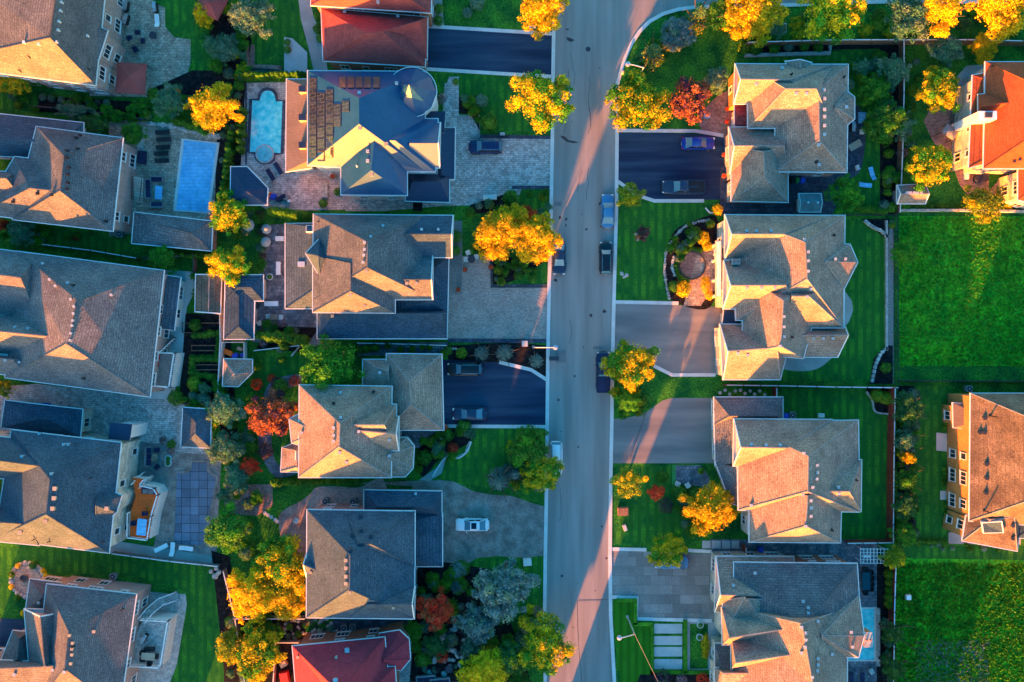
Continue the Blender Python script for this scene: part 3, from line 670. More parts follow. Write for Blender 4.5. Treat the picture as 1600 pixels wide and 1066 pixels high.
R4 = House('large grey shingle house with cream-lit south slopes beside the narrow turquoise pool, bottom right', 'wallcream', 'roofgrey', 6.4, [
    ([(1147, 879), (1339, 881), (1346, 992), (1147, 1000)], [(1240, 967), (1265, 967)], {'p': .55, 'roof': 'roofdark', 'wall': 'wallbrick'}),
    ([(1145, 950), (1324, 950), (1323, 1120), (1145, 1110)], [(1253, 975), (1271, 1075)], {'dz': 4.4}),
    ([(1119, 870), (1240, 870), (1240, 965), (1117, 956)], [(1132, 930), (1195, 931)], {'g': GW, 'ze': 4.8, 'dz': 2.9}),
    ([(1129, 938), (1215, 938), (1212, 1004), (1132, 992)], [(1164, 933), (1168, 936)], {'dz': 2.2}),
    ([(1128, 950), (1262, 940), (1262, 997), (1129, 1008)], [(1140, 997), (1254, 979)], {'dz': 3.0}),
    ([(1142, 990), (1280, 980), (1280, 1036), (1143, 1046)], [(1150, 1036), (1271, 1018)], {'dz': 3.2}),
    ([(1117, 1006), (1165, 1006), (1165, 1050), (1117, 1050)], [(1130, 1047), (1160, 1047)], {'ze': 4.2, 'dz': 1.8, 'roof': 'roofdark'}),
    ([(1117, 1044), (1185, 1044), (1185, 1110), (1117, 1110)], [(1130, 1052), (1180, 1052)], {'ze': 5.2, 'dz': 2}),
    ([(1270, 930), (1342, 930), (1350, 994), (1341, 1027), (1290, 1027)], [(1284, 993)], {'dz': 2.9}),
], seed=16)
R4.vents([(1179, 895), (1145, 914), (1254, 939), (1262, 949), (1262, 957), (1277, 970), (1251, 979), (1258, 988), (1258, 999), (1257, 1010), (1329, 987), (1299, 1021), (1251, 1019), (1277, 1028), (1277, 1038), (1276, 1047), (1268, 1057), (1331, 1010)], 'vent', .3); R4.chimney(1352, 996, 1.0, 1.9, .9, 'wallorange')
F1 = House('terracotta-roofed house with cream stone walls and white chimney stack at the top right', 'wallcream', 'roofterra', 6.2, [
    ([(1540, 97), (1740, 97), (1740, 263), (1537, 263)], [(1646, 145), (1646, 190)], {}),
    ([(1529, 148), (1600, 138), (1600, 190), (1529, 184)], [(1534, 165), (1585, 160)], {'dz': 1.9}),
    ([(1591, 262), (1720, 262), (1720, 345), (1591, 312)], [(1630, 285), (1690, 285)], {'ze': 5.6}),
    ([(1520, 118), (1560, 110), (1560, 250), (1514, 262)], [(1556, 130), (1556, 240)], {'ze': 5.6, 'dz': .6}),
], seed=17)
F1.vents([(1583, 253), (1592, 250)], 'trimdark', .3); F1.pipes([(1550, 104)], h=.8)
o = B(); p = P(1529, 187, 6); o.box((p.x, p.y, 0), (2.4, 1.1, 8.3), 'white'); o.box((p.x, p.y, 8.3), (.9, .7, .3), 'trimdark'); o.build('chimney', F1.root, F1.org)
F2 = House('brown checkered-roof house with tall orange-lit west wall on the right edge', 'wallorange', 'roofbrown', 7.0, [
    ([(1517, 615), (1740, 615), (1740, 830), (1515, 814)], [(1634, 664), (1638, 772)], {}),
    ([(1510, 806), (1600, 790), (1589, 861), (1504, 845)], [(1548, 812), (1585, 808)], {'ze': 6.4, 'dz': 1.8}),
    ([(1489, 630), (1522, 632), (1520, 672), (1490, 668)], [(1512, 640), (1512, 664)], {'ze': 4.0, 'dz': .7, 'roof': 'metalbrown'}),
    ([(1589, 780), (1700, 780), (1700, 850), (1589, 840)], [(1650, 800), (1660, 800)], {'ze': 6.5, 'roof': 'roofblue'}),
], seed=18)
F2.pipes([(1547, 650), (1538, 798)], h=1.6, r=.08); F2.vents([(1537, 653), (1530, 676), (1537, 676), (1540, 725), (1540, 747), (1539, 770), (1581, 821), (1581, 841)], 'trimdark', .36)
F2.panel([(1531, 813), (1564, 811), (1567, 829), (1534, 830)], 'roofblue', 'skylight', .5, 'trim')
# unseen houses added below the frame only to cast shadows and leave sun gaps
O1 = House('unseen grey hip-roofed house added as shadow caster below the bottom left corner', 'wallpink', 'roofgrey', 6.3, [([(-60, 1300), (180, 1300), (180, 1440), (-60, 1440)], [(20, 1370), (100, 1370)])], windows=False)
O2 = House('unseen tall grey shadow caster added below the red-roofed house, left of the sun gap', 'wallpink', 'roofgrey', 11.5, [([(438, 1300), (500, 1300), (500, 1450), (438, 1450)], [(442, 1375), (495, 1375)], {'g': (1, 1), 'dz': 5})], windows=False)
O7 = House('unseen tall grey shadow caster added below the red-roofed house, right of the sun gap', 'wallcream', 'roofgrey', 11.5, [([(552, 1300), (700, 1300), (700, 1450), (552, 1450)], [(560, 1375), (690, 1375)], {'g': (1, 1), 'dz': 5})], windows=False)
O3 = House('unseen grey hip-roofed house added as shadow caster below the pool house', 'wallcream', 'roofgrey', 6.3, [([(1080, 1330), (1260, 1330), (1260, 1480), (1080, 1480)], [(1150, 1400), (1200, 1400)])], windows=False)
O4 = House('unseen grey gabled house added as shadow caster below the bottom right lawn', 'wallcream', 'roofgrey', 6.3, [([(1275, 1220), (1436, 1220), (1436, 1370), (1275, 1370)], [(1290, 1295), (1430, 1295)], {'g': (1, 1)})], windows=False)
O5 = House('unseen gabled shadow caster added left of the gap for sun on the road', 'wallcream', 'roofgrey', 7.3, [([(704, 1330), (736, 1330), (736, 1470), (705, 1470)], [(707, 1400), (734, 1400)], {'g': (1, 1)})], windows=False)
O6 = House('unseen gabled shadow caster added right of the gap for sun on the road', 'wallcream', 'roofgrey', 7.3, [([(815, 1320), (1010, 1320), (1010, 1470), (815, 1470)], [(830, 1395), (995, 1395)], {'g': (1, 1)})], windows=False)

# --- small buildings
K1 = House('small brown-roofed shed by the left garden between two driveways', 'wallcream', 'roofbrown', 2.6, [([(306, 429), (346, 430), (344, 490), (305, 487)], [(327, 430), (326, 488)], {'g': (1, 1), 'dz': .45, 'roof': 'roofbrown'})], 'shed', 'shed', False)
K2 = House('long grey flat-pitched pool house south of the blue covered pool', 'wallpink', 'roofdark', 3.2, [([(210, 332), (332, 346), (330, 392), (206, 380)], [(250, 352), (300, 364)], {'dz': .9})], 'pool_house', 'pool house', False)
K3 = House('blue-grey hip-roofed cabana on the grey deck left of the middle house', 'wallcream', 'roofblue', 3.0, [
    ([(352, 440), (398, 440), (396, 530), (350, 530)], [(373, 462), (373, 510)], {'dz': .55}), ([(352, 430), (411, 430), (411, 470), (352, 470)], [(372, 449), (392, 449)], {'dz': .55})], 'cabana', 'cabana', False)
K4 = House('small grey shed with clipped corner beside the fence and orange kayak', 'wallcream', 'roofgrey', 2.6, [([(350, 561), (394, 562), (394, 582), (372, 604), (348, 603)], [(366, 584)], {'dz': 1.1})], 'shed', 'shed', False)
K5 = House('dark blue metal-roofed pavilion at the end of the turquoise pool', 'wood', 'metalnavy', 3.0, [([(361, 261), (386, 261), (418, 294), (417, 320), (360, 320)], [(384, 298)], {'dz': .8, 'open': 1})], 'pavilion', 'pavilion', False)
K6 = House('blue hip-roofed pergola beside the grid-covered pool', 'wallwhite', 'roofslate', 2.9, [([(286, 637), (330, 640), (328, 700), (283, 698)], [(306, 660), (305, 678)], {'dz': 1.0, 'open': 1})], 'gazebo', 'gazebo', False)
K7 = House('grey playhouse shed with small square skylights in the right garden', 'grey', 'roofgrey', 2.6, [([(1402, 290), (1446, 288), (1446, 318), (1402, 318)], [(1403, 303), (1446, 303)], {'g': (1, 1), 'dz': 1.0})], 'shed', 'shed', False)
K7.vents([(1416, 302), (1421, 302), (1427, 302), (1432, 302), (1438, 302)], 'vent', .3)
K8 = House('pale blue-grey resin shed between the two right-hand houses', 'wallwhite', 'grey', 2.3, [([(1248, 303), (1283, 303), (1282, 331), (1249, 331)], [(1249, 317), (1283, 317)], {'g': (1, 1), 'dz': .6})], 'shed', 'shed', False)
K8.vents([(1262, 317), (1277, 317)], 'white', .2)
# rear terraces
def deck(H, pts, z, top, rail=None, wallk='skirt', open_edge=(), name='deck'):
    """a raised deck of a house with white posts and rail on its outer edges"""
    q = [P(x, y, z) for x, y in pts]; o = B(); o.prism([v[:2] for v in q], 0.0, z, wallk, top); d = o.build(name, H.root, H.org)
    if rail:
        r = B(); n = len(q)
        for i in range(n):
            if i in open_edge: continue
            a, b = q[i], q[(i + 1) % n]
            strip([a, b], .14, z + 1.02, rail, r, z + .94)
            strip([a, b], .05, z + .16, rail, r, z + .10)
            m = max(1, int((b - a).length / 1.6))
            for j in range(m + 1): c = a.lerp(b, j / m); r.box((c.x, c.y, z), (.13, .13, 1.06), rail)
            m2 = int((b - a).length / .3)
            for j in range(m2): c = a.lerp(b, (j + .5) / m2); r.box((c.x, c.y, z + .12), (.035, .035, .84), rail)
        ro = r.build('railing', d, (0, 0, 0)); ro.location = (0, 0, 0); 
        me = ro.data
        for v in me.vertices: v.co -= H.org
    return d
deck(L4, [(207, 746), (228, 749), (222, 757), (244, 762), (250, 772), (240, 805), (234, 842), (203, 838), (204, 800), (212, 776)], 2.9, 'deckorange', 'white', open_edge=(8, 9, 0))
deck(L5, [(224, 966), (266, 968), (254, 1040), (204, 1037), (206, 1010)], 2.7, 'stone', 'white', open_edge=(4, 3), wallk='skirt')
deck(L3, [(248, 551), (276, 552), (268, 605), (238, 602)], 2.9, 'deckgrey', 'white', open_edge=(3,))
def stairs(H, pts_w, width, z0, z1, k, rail='white'):
    o = B(); n = 14; 
    for i in range(n):
        t = i / (n - 1) * (len(pts_w) - 1); a = int(min(t, len(pts_w) - 2)); p = pts_w[a].lerp(pts_w[a + 1], t - a); d = (pts_w[a + 1] - pts_w[a]).normalized()
        z = z0 + (z1 - z0) * i / (n - 1); o.box((p.x, p.y, max(0.02, z - .16)), (.42, width, .14), k, math.atan2(d.y, d.x))
    for s in (-1, 1):
        pr = None
        for i in range(7):
            t = i / 6 * (len(pts_w) - 1); a = int(min(t, len(pts_w) - 2)); p = pts_w[a].lerp(pts_w[a + 1], t - a); d = (pts_w[a + 1] - pts_w[a]).normalized()
            q = Vector((p.x - d.y * s * width / 2, p.y + d.x * s * width / 2, z0 + (z1 - z0) * i / 6 + .95)); o.tube(q, (q.x, q.y, q.z - .95), .05, rail, n=4)
            if pr: o.tube(pr, q, .07, rail, n=4)
            pr = q
    o.build('staircase', H.root, H.org)
stairs(L5, [P(x, y, 1.6) for x, y in ((270, 935), (252, 940), (240, 950), (230, 964))], 1.1, .2, 2.7, 'stone')
stairs(L3, [P(262, 526, 1.5), P(250, 548, 1.5)], 1.6, .3, 2.9, 'deckgrey')
stairs(L4, [P(228, 742, 1.5), P(222, 756, 1.5)], 1.2, .3, 2.9, 'deckgrey')

# ---------------------------------------------------------------- ground, roads, paving
o = B(); o.face([(-1600, -1600, 0), (1600, -1600, 0), (1600, 1600, 0), (-1600, 1600, 0)], 'grass'); tag(o.build('ground'), kind='structure')
XL = [(868, -900), (868, -60), (866, 0), (864, 120), (863, 215), (861, 330), (858, 450), (856, 560), (855, 660), (854, 760), (852, 870), (851, 960), (852, 1066), (856, 1150), (880, 1900)]
XR = [(958, 1066), (954, 960), (953, 870), (954, 760), (956, 655), (957, 560), (960, 440), (963, 330), (964, 215), (963, 160), (965, 130), (971, 109), (977, 90), (987, 68), (999, 50), (1015, 34), (1036, 22), (1060, 15), (1084, 12), (1130, 10), (1215, 9), (1347, 4), (1400, 3), (1800, 4), (2600, 4)]
road = XL[::-1] + [(868, -900), (960, -900), (960, -130), (1010, -95), (2600, -95)][1:] + XR[::-1] + [(966, 1120), (1000, 1900)]
sheet('road', road, 'road')
line('kerb', XL, .5, .12, 'curb', kind='structure'); line('kerb', [(1020, 1900), (975, 1150), (966, 1100)] + [(960, 1066)] + XR[1:], .5, .12, 'curb', kind='structure')
XL2 = [(x - 5.5, y) for x, y in XL if -100 < y < 1200]
# lawns, fields
def lawn(pts, k='mown', sm=False): return sheet('lawn', pts, k, sm)
lawn([(1405, 338), (1760, 338), (1760, 572), (1405, 572)], 'field'); lawn([(1395, 872), (1760, 872), (1760, 1300), (1395, 1300)], 'field')
lawn([(1403, 572), (1760, 572), (1760, 602), (1403, 602)], 'grass')
lawn([(1425, 603), (1482, 603), (1480, 850), (1425, 850)]); lawn([(1400, 852), (1760, 858), (1760, 878), (1400, 872)])
lawn([(963, 318), (1110, 318), (1128, 335), (1125, 345), (1118, 360), (1070, 350), (1045, 380), (1042, 420), (1050, 468), (960, 468)])
lawn([(1320, 345), (1384, 345), (1384, 596), (1215, 596), (1250, 540), (1320, 500)]); lawn([(1225, 608), (1385, 608), (1385, 842), (1225, 842)])
lawn([(680, 116), (800, 119), (862, 122), (862, 205), (750, 205), (745, 178), (717, 178), (717, 150), (690, 140)])
lawn([(735, 445), (770, 400), (858, 390), (858, 446)]); lawn([(815, 295), (858, 295), (858, 380), (760, 330)])
lawn([(710, 668), (852, 668), (853, 788), (800, 770), (760, 762), (700, 750), (655, 745), (690, 715)])
lawn([(740, 880), (780, 870), (851, 870), (851, 1000), (740, 960)]); lawn([(956, 728), (1058, 728), (1058, 775), (1110, 800), (1098, 845), (956, 850)])
lawn([(400, 0), (478, 0), (500, 60), (510, 105), (482, 105), (484, 60), (400, 100), (390, 80)]); lawn([(392, 560), (470, 556), (470, 590), (415, 650), (400, 720), (375, 720)])
lawn([(385, 755), (480, 752), (440, 800), (440, 860), (400, 850)], 'grass'); lawn([(0, 855), (160, 862), (345, 890), (350, 1066), (250, 1066), (292, 925), (215, 900), (70, 895), (0, 960)], 'mown')
lawn([(300, 60), (352, 70), (352, 120), (300, 140)]); lawn([(255, 0), (300, 0), (305, 50), (268, 58)]); lawn([(0, 140), (60, 150), (55, 175), (0, 172)]); lawn([(60, 352), (205, 380), (205, 410), (40, 385)])
lawn([(1205, 85), (1395, 78), (1385, 335), (1345, 335), (1345, 200), (1330, 95), (1205, 98)]); lawn([(1415, 85), (1460, 85), (1445, 180), (1470, 250), (1520, 300), (1415, 325)], 'grass')
lawn([(1080, 15), (1215, 13), (1350, 8), (1700, 8), (1700, 62), (1160, 66), (1140, 90), (1075, 60)], 'grass'); lawn([(959, 937), (991, 937), (991, 975), (1018, 978), (1018, 1049), (1018, 1075), (972, 1075), (964, 1030), (960, 990)], 'turf')
lawn([(958, 612), (1005, 600), (1035, 585), (1110, 590), (1110, 612), (1050, 618), (1005, 640), (958, 650)], 'grass'); lawn([(956, 730), (1000, 730), (975, 800), (958, 845)], 'grass')
# driveways
sheet('driveway', [(660, 42), (863, 54), (863, 119), (660, 106)], 'asphalt')
sheet('driveway', [(695, 130), (717, 132), (717, 180), (750, 180), (750, 212), (862, 214), (861, 292), (816, 293), (806, 320), (690, 322), (600, 330), (540, 330), (540, 300), (690, 210)], 'paver')
sheet('driveway', [(696, 372), (720, 345), (722, 400), (767, 402), (767, 450), (859, 450), (857, 531), (690, 531)], 'paverfine')
sheet('driveway', [(688, 562), (770, 564), (800, 568), (830, 577), (855, 593), (855, 665), (688, 664)], 'asphalt')
sheet('driveway', [(560, 755), (688, 750), (710, 753), (740, 768), (765, 773), (800, 775), (830, 786), (853, 792), (852, 868), (820, 872), (780, 869), (745, 872), (715, 892), (640, 905), (645, 760)], 'stamped')
sheet('driveway', [(967, 205), (1145, 212), (1145, 312), (1022, 313), (995, 304), (966, 283)], 'asphalt')
sheet('driveway', [(960, 473), (1130, 480), (1125, 584), (1050, 584), (1025, 574), (1015, 560), (957, 556)], 'asphaltold')
sheet('driveway', [(957, 655), (985, 652), (1010, 644), (1035, 626), (1050, 622), (1120, 622), (1120, 724), (956, 724)], 'asphaltold')
sheet('driveway', [(955, 860), (1125, 866), (1125, 970), (996, 968), (994, 935), (954, 933)], 'paverbig')
sheet('driveway', [(-120, 960), (38, 968), (38, 1100), (-120, 1090)], 'asphalt')
# concrete borders
for p in ([(664, 41), (862, 53)], [(664, 108), (862, 120)], [(966, 204), (1088, 205), (1130, 212)], [(966, 284), (995, 305), (1022, 314), (1100, 314)], [(780, 566), (830, 578), (855, 594)], [(692, 666), (855, 667)], [(960, 472), (1060, 474)], [(1022, 572), (1050, 586), (1118, 586)],
          [(955, 858), (1010, 859)], [(1075, 860), (1112, 862)], [(956, 933), (996, 934), (996, 967), (1112, 970)]):
    line('edging', p, .5, .06, 'curb', kind='structure')
line('edging', [(768, 402), (768, 447), (858, 447)], .5, .05, 'paverdark', kind='structure'); line('edging', [(750, 213), (862, 215)], .5, .05, 'paverdark', kind='structure'); line('edging', [(800, 293), (860, 293)], .5, .05, 'paverdark', kind='structure'); line('edging', [(700, 532), (857, 533)], .6, .05, 'paverdark', kind='structure')
# patios and paths
pat = lambda p, k, sm=False, n='patio': sheet(n, p, k, sm)
pat([(140, -30), (238, -30), (240, 5), (258, 12), (258, 42), (272, 58), (298, 62), (298, 95), (290, 130), (280, 145), (230, 152), (140, 150)], 'paverbeige')
pat([(170, 190), (215, 186), (350, 215), (340, 345), (170, 370)], 'paverbeige'); pat([(230, 420), (308, 425), (305, 455), (292, 480), (285, 560), (270, 625), (215, 625)], 'slab')
pat([(0, 604), (60, 600), (335, 634), (330, 712), (215, 700), (120, 690), (0, 680)], 'paver'); pat([(165, 685), (268, 695), (262, 770), (200, 765)], 'deckgrey'); pat([(250, 705), (346, 712), (338, 872), (240, 858), (255, 760)], 'stamped')
pat([(180, 845), (350, 872), (350, 885), (170, 864)], 'concrete', n='path')
pat([(190, 920), (268, 928), (290, 928), (292, 945), (282, 1005), (276, 1040), (262, 1075), (195, 1075)], 'stone')
pat(circle(42, 905, 28), 'gravel', n='planting_bed'); pat(circle(43, 906, 21), 'paverbeige')
pat([(464, -20), (478, -20), (490, 25), (505, 62), (512, 110), (490, 110), (482, 75), (470, 30)], 'concrete', n='path'); pat([(444, 58), (457, 60), (480, 82), (480, 114), (444, 114)], 'slab'); pat([(384, 70), (398, 70), (398, 103), (440, 104), (440, 112), (384, 112)], 'paverpink')
pat([(672, -10), (690, -10), (694, 42), (664, 42)], 'concrete', n='path'); pat([(380, 130), (455, 128), (455, 262), (540, 262), (540, 328), (420, 330), (375, 300)], 'paver'); pat([(383, 131), (386, 131), (386, 258), (383, 258)], 'paverdark')
pat([(700, 345), (722, 345), (722, 460), (700, 460)], 'deckgrey'); pat([(702, 120), (717, 120), (717, 200), (693, 200), (693, 145)], 'paver', n='path')
pat([(412, 352), (450, 350), (498, 485), (500, 540), (395, 535), (400, 430), (412, 425)], 'paverblue'); pat([(560, 535), (700, 535), (700, 548), (690, 556), (560, 556)], 'paverblue')
pat([(415, 610), (430, 592), (470, 585), (470, 600), (440, 612), (425, 640), (430, 720), (470, 735), (430, 745), (405, 700), (405, 650)], 'paverblue', True)
pat([(610, 668), (695, 668), (695, 690), (672, 700), (610, 700)], 'paverblue'); pat([(655, 750), (690, 725), (700, 712), (690, 700), (700, 705), (690, 740), (670, 752)], 'concrete', n='path')
pat([(440, 800), (470, 783), (490, 770), (500, 790), (490, 880), (445, 850), (436, 820)], 'stamped', True); pat([(490, 765), (520, 760), (560, 762), (580, 752), (600, 750), (600, 800), (490, 800)], 'paverfine', True)
pat([(462, 990), (600, 975), (600, 1010), (460, 1020)], 'paverpink'); pat([(520, 968), (640, 968), (640, 985), (520, 990)], 'paverdark'); pat([(640, 1005), (720, 1020), (720, 1090), (610, 1090)], 'paver')
pat([(430, 1000), (470, 1000), (470, 1080), (420, 1080)], 'paverblue')
pat([(1095, 200), (1092, 185), (1105, 165), (1130, 145), (1150, 145), (1150, 212), (1105, 208)], 'paverpink', True); pat([(1310, 165), (1340, 165), (1352, 200), (1350, 240), (1342, 270), (1320, 280), (1305, 270)], 'paverdark', True)
pat([(1125, 262), (1325, 262), (1325, 290), (1300, 335), (1125, 335)], 'paverdark')
pat([(1085, 345), (1120, 340), (1122, 400), (1110, 480), (1048, 468), (1038, 430), (1042, 390), (1055, 360)], 'soil', True, 'planting_bed'); pat(circle(1082, 415, 27, 26), 'grass', n='planting_bed'); pat(circle(1082, 414, 19, 20), 'paverpink')
pat([(1090, 395), (1130, 380), (1130, 440), (1100, 470), (1095, 478), (1068, 478), (1080, 430)], 'paverbeige', n='path')
pat([(1300, 455), (1320, 455), (1331, 470), (1333, 485), (1327, 502), (1316, 516), (1300, 516)], 'concrete'); pat([(1225, 560), (1296, 555), (1290, 568), (1272, 578), (1245, 580), (1222, 575)], 'concrete', True)
pat([(1054, 727), (1095, 727), (1108, 745), (1115, 790), (1095, 760), (1054, 756)], 'paverblue'); pat([(1088, 765), (1120, 780), (1122, 800), (1095, 790)], 'stone'); pat([(1050, 727), (1056, 727), (1056, 762), (1050, 762)], 'green', n='planting_bed')
pat([(1110, 843), (1370, 843), (1370, 1110), (1320, 1110), (1320, 890), (1110, 890)], 'paverblue'); pat([(1070, 968), (1125, 972), (1120, 1110), (1070, 1050)], 'concrete', n='path')
pat([(1443, 190), (1455, 168), (1480, 160), (1520, 160), (1530, 110), (1545, 110), (1545, 300), (1570, 270), (1600, 320), (1520, 315), (1500, 290), (1480, 235), (1460, 225)], 'paverpink'); pat([(1495, 120), (1510, 103), (1545, 100), (1545, 150), (1500, 160)], 'concrete')
pat([(1463, 676), (1482, 678), (1482, 706), (1463, 704)], 'slab'); pat([(1469, 767), (1482, 767), (1482, 781), (1469, 781)], 'slab'); pat([(1482, 832), (1595, 832), (1595, 851), (1482, 850)], 'concrete')
# planting beds
bed = lambda p, k='soil', sm=False: sheet('planting_bed', p, k, sm)
bed([(735, 320), (800, 300), (800, 333), (735, 334)]); bed([(770, 402), (858, 405), (800, 440), (770, 447)]); bed([(717, 150), (745, 150), (750, 205), (735, 178), (717, 178)]); bed([(640, 870), (770, 890), (830, 1066), (640, 1066), (645, 1000)])
bed([(655, 700), (695, 668), (730, 665), (735, 690), (690, 715), (660, 745)], 'soil', True); bed([(1160, 66), (1395, 62), (1395, 76), (1300, 78), (1298, 84), (1162, 86)]); bed([(1403, 603), (1428, 603), (1428, 852), (1403, 852)]); bed([(1370, 860), (1400, 860), (1400, 1110), (1370, 1110)])
bed([(1383, 345), (1396, 345), (1396, 600), (1383, 600)], 'gravel'); bed([(1345, 342), (1390, 342), (1388, 378), (1360, 352)]); bed([(1384, 540), (1395, 540), (1395, 600), (1358, 600), (1365, 560)]); bed([(1352, 605), (1395, 605), (1395, 648), (1370, 646), (1362, 625)])
bed([(290, 490), (348, 490), (350, 600), (330, 640), (280, 630)]); bed([(340, 190), (372, 130), (384, 130), (372, 330), (335, 340)]); bed([(340, 420), (352, 420), (375, 720), (345, 720)]); bed([(1000, 1054), (1120, 1054), (1120, 1110), (980, 1110)])
bed([(350, 935), (480, 960), (470, 1066), (350, 1066)]); bed([(330, 860), (360, 870), (370, 1066), (352, 1066)]); bed([(800, 535), (855, 540), (855, 590), (800, 568), (700, 562), (700, 540)]); bed([(1084, 14), (1095, 60), (1020, 115), (967, 160), (968, 130), (975, 110), (981, 92), (991, 70), (1003, 53), (1018, 38), (1038, 26), (1062, 18)], 'grass')
bed([(425, 510), (500, 512), (470, 550), (400, 545)]); bed([(235, 140), (300, 150), (385, 130), (385, 112), (300, 110)]); bed([(60, 150), (230, 160), (240, 185), (60, 175)]); bed([(1375, 70), (1405, 70), (1402, 335), (1375, 335)])
bed([(305, 0), (405, 0), (385, 110), (350, 120), (330, 60)]); bed([(1078, 975), (1106, 975), (1106, 1045), (1078, 1045)], 'grass'); bed([(645, 270), (660, 270), (660, 330), (645, 330)])
for a in ((963, 935, 995, 940), (990, 938, 995, 975), (990, 972, 1019, 977), (1016, 976, 1021, 1052), (1016, 1047, 1110, 1052), (1067, 968, 1073, 1050)):
    o = B(); p, q = P(a[0], a[1]), P(a[2], a[3]); o.box(((p.x + q.x) / 2, (p.y + q.y) / 2, 0), (abs(q.x - p.x), abs(q.y - p.y), .45), 'leafbright'); tag(o.build('clipped_hedge', org=((p.x + q.x) / 2, (p.y + q.y) / 2, 0)), 'low clipped box hedge edging the striped turf and white slabs', 'hedge', 'clipped hedges around the white slab walk')
n_ = 0
for y0, y1 in ((975, 990), (994, 1008), (1011, 1026), (1030, 1046)): sheet('path_slab', [(1022, y0), (1066, y0), (1066, y1), (1022, y1)], 'slab')
for x0, x1 in ((1097, 1110), (1112, 1126), (1128, 1141), (1143, 1155)): sheet('path_slab', [(x0, 845), (x1, 845), (x1, 857), (x0, 857)], 'slab')
# road wear: manhole, tar patches, cracks; also one drawn pole shadow
M['tar'] = mat('tar', (.03, .032, .036), (.05, .05, .055), 2, .7)
for p in ([(875, 212), (882, 213), (888, 219), (899, 221), (905, 223), (896, 224), (886, 222), (878, 216)], [(885, 58), (893, 60), (898, 63), (892, 66), (886, 63)], [(866, 435), (871, 437), (870, 441), (865, 439)], [(884, 45), (889, 45), (889, 47), (884, 47)]): sheet('tar_patch', p, 'tar')
line('crack_and_shadow_line', [(902, 940), (903, 985), (905, 1020), (909, 1066)], .07, .014, 'tar', kind='structure'); line('crack_and_shadow_line', [(902, 938), (952, 937)], .06, .014, 'tar', kind='structure'); line('crack_and_shadow_line', [(985, 714), (1000, 672), (1010, 643)], .07, .014, 'tar', kind='structure')  # last line is a thin pole's cast shadow drawn in tar colour
o = B(); p = P(919, 77); o.lathe((p.x, p.y, 0), [(.36, 0), (.36, .018), (.30, .020)], 'trimdark', 20); tag(o.build('manhole_cover', org=(p.x, p.y, 0)), 'round dark manhole cover in the road near the top bend', 'manhole cover')
o = B(); p = P(878, 900); o.lathe((p.x, p.y, 0), [(.2, 0), (.2, .018)], 'trimdark', 16); tag(o.build('valve_cover', org=(p.x, p.y, 0)), 'small round valve cover in the road beside the stamped concrete driveway', 'valve cover')
for i in range(26):
    x, y = R.uniform(868, 948), R.uniform(40, 1040); n = R.randrange(5, 8); s_ = R.uniform(.6, 2.6)
    sheet('tar_patch', [(x + s_ * R.uniform(.6, 1.4) * math.cos(6.28 * k / n), y + s_ * R.uniform(.5, 1.8) * math.sin(6.28 * k / n)) for k in range(n)], 'tar')
for i in range(9):
    x, y = R.uniform(870, 948), R.uniform(80, 1000); pts = [(x, y)]
    for k in range(R.randrange(3, 7)): pts.append((pts[-1][0] + R.uniform(-4, 4), pts[-1][1] + R.uniform(6, 16)))
    line('crack_and_shadow_line', pts, .05, .012, 'tar', kind='structure')
M['roadpatch'] = mat('roadpatch', (.14, .145, .15), (.18, .18, .18), .8, .9, fine=12)
for q in ([(868, 548), (884, 547), (884, 566), (868, 567)], [(927, 541), (941, 541), (941, 545), (927, 546)], [(866, 316), (877, 315), (877, 322), (866, 322)], [(903, 940), (951, 938), (951, 1066), (906, 1066)]): sheet('road_patch', q, 'roadpatch' if q[0][0] != 903 else 'road')
# pools
def pool(pts, k, label, rim='curb', rimw=.45, sm=False, steps=True):
    o0 = P(*pts[0]); t = thing('swimming_pool', (o0.x, o0.y, 0), label, 'swimming pool'); b = B(); w_ = [P(x, y) for x, y in (curve(pts) if sm else pts)]
    zz = level(pts) + .01; b.face([(q.x, q.y, zz) for q in w_], k); b.build('water' if 'water' in k else 'pool_cover', t, (o0.x, o0.y, 0)); b = B(); strip(w_, rimw, zz + .06, rim, b, 0, True); b.build('coping', t, (o0.x, o0.y, 0)); return t
pool([(286, 218), (341, 224), (326, 333), (273, 329)], 'poolcover', 'rectangular pool under a bright blue cover on the beige patio')
t = pool([(392, 156), (404, 156), (406, 147), (411, 141), (418, 139), (426, 141), (431, 147), (433, 157), (444, 158), (441, 240), (428, 241), (428, 250), (421, 254), (413, 255), (405, 252), (400, 246), (399, 240), (388, 238)], 'water', 'turquoise pool with rounded ends beside the metal-roofed house', 'paverdark')
o = B(); p = P(414, 241, 0); z_ = gz(414, 241); o.lathe((p.x, p.y, 0), [(1.35, .1), (1.35, z_ + .13), (1.15, z_ + .13)], 'stone', 28); o.lathe((p.x, p.y, 0), [(1.15, z_ + .03), (1.15, z_ + .135)], 'spawater', 28); o.build('hot_tub', t, t.location)
pool([(300, 720), (325, 721), (326, 735), (332, 741), (340, 745), (338, 760), (320, 849), (313, 854), (270, 851), (274, 738), (283, 738), (293, 737), (298, 730)], 'gridcover', 'pool under a grey safety cover with a black strap grid', 'stamped')
pool([(1320, 950), (1368, 950), (1368, 1032), (1320, 1032)], 'water', 'narrow turquoise pool half hidden behind the bottom right house')
line('pool_wall', [(1371, 950), (1371, 1040)], .5, .35, 'stone', 'pale stone wall along the right side of the narrow pool', 'wall')
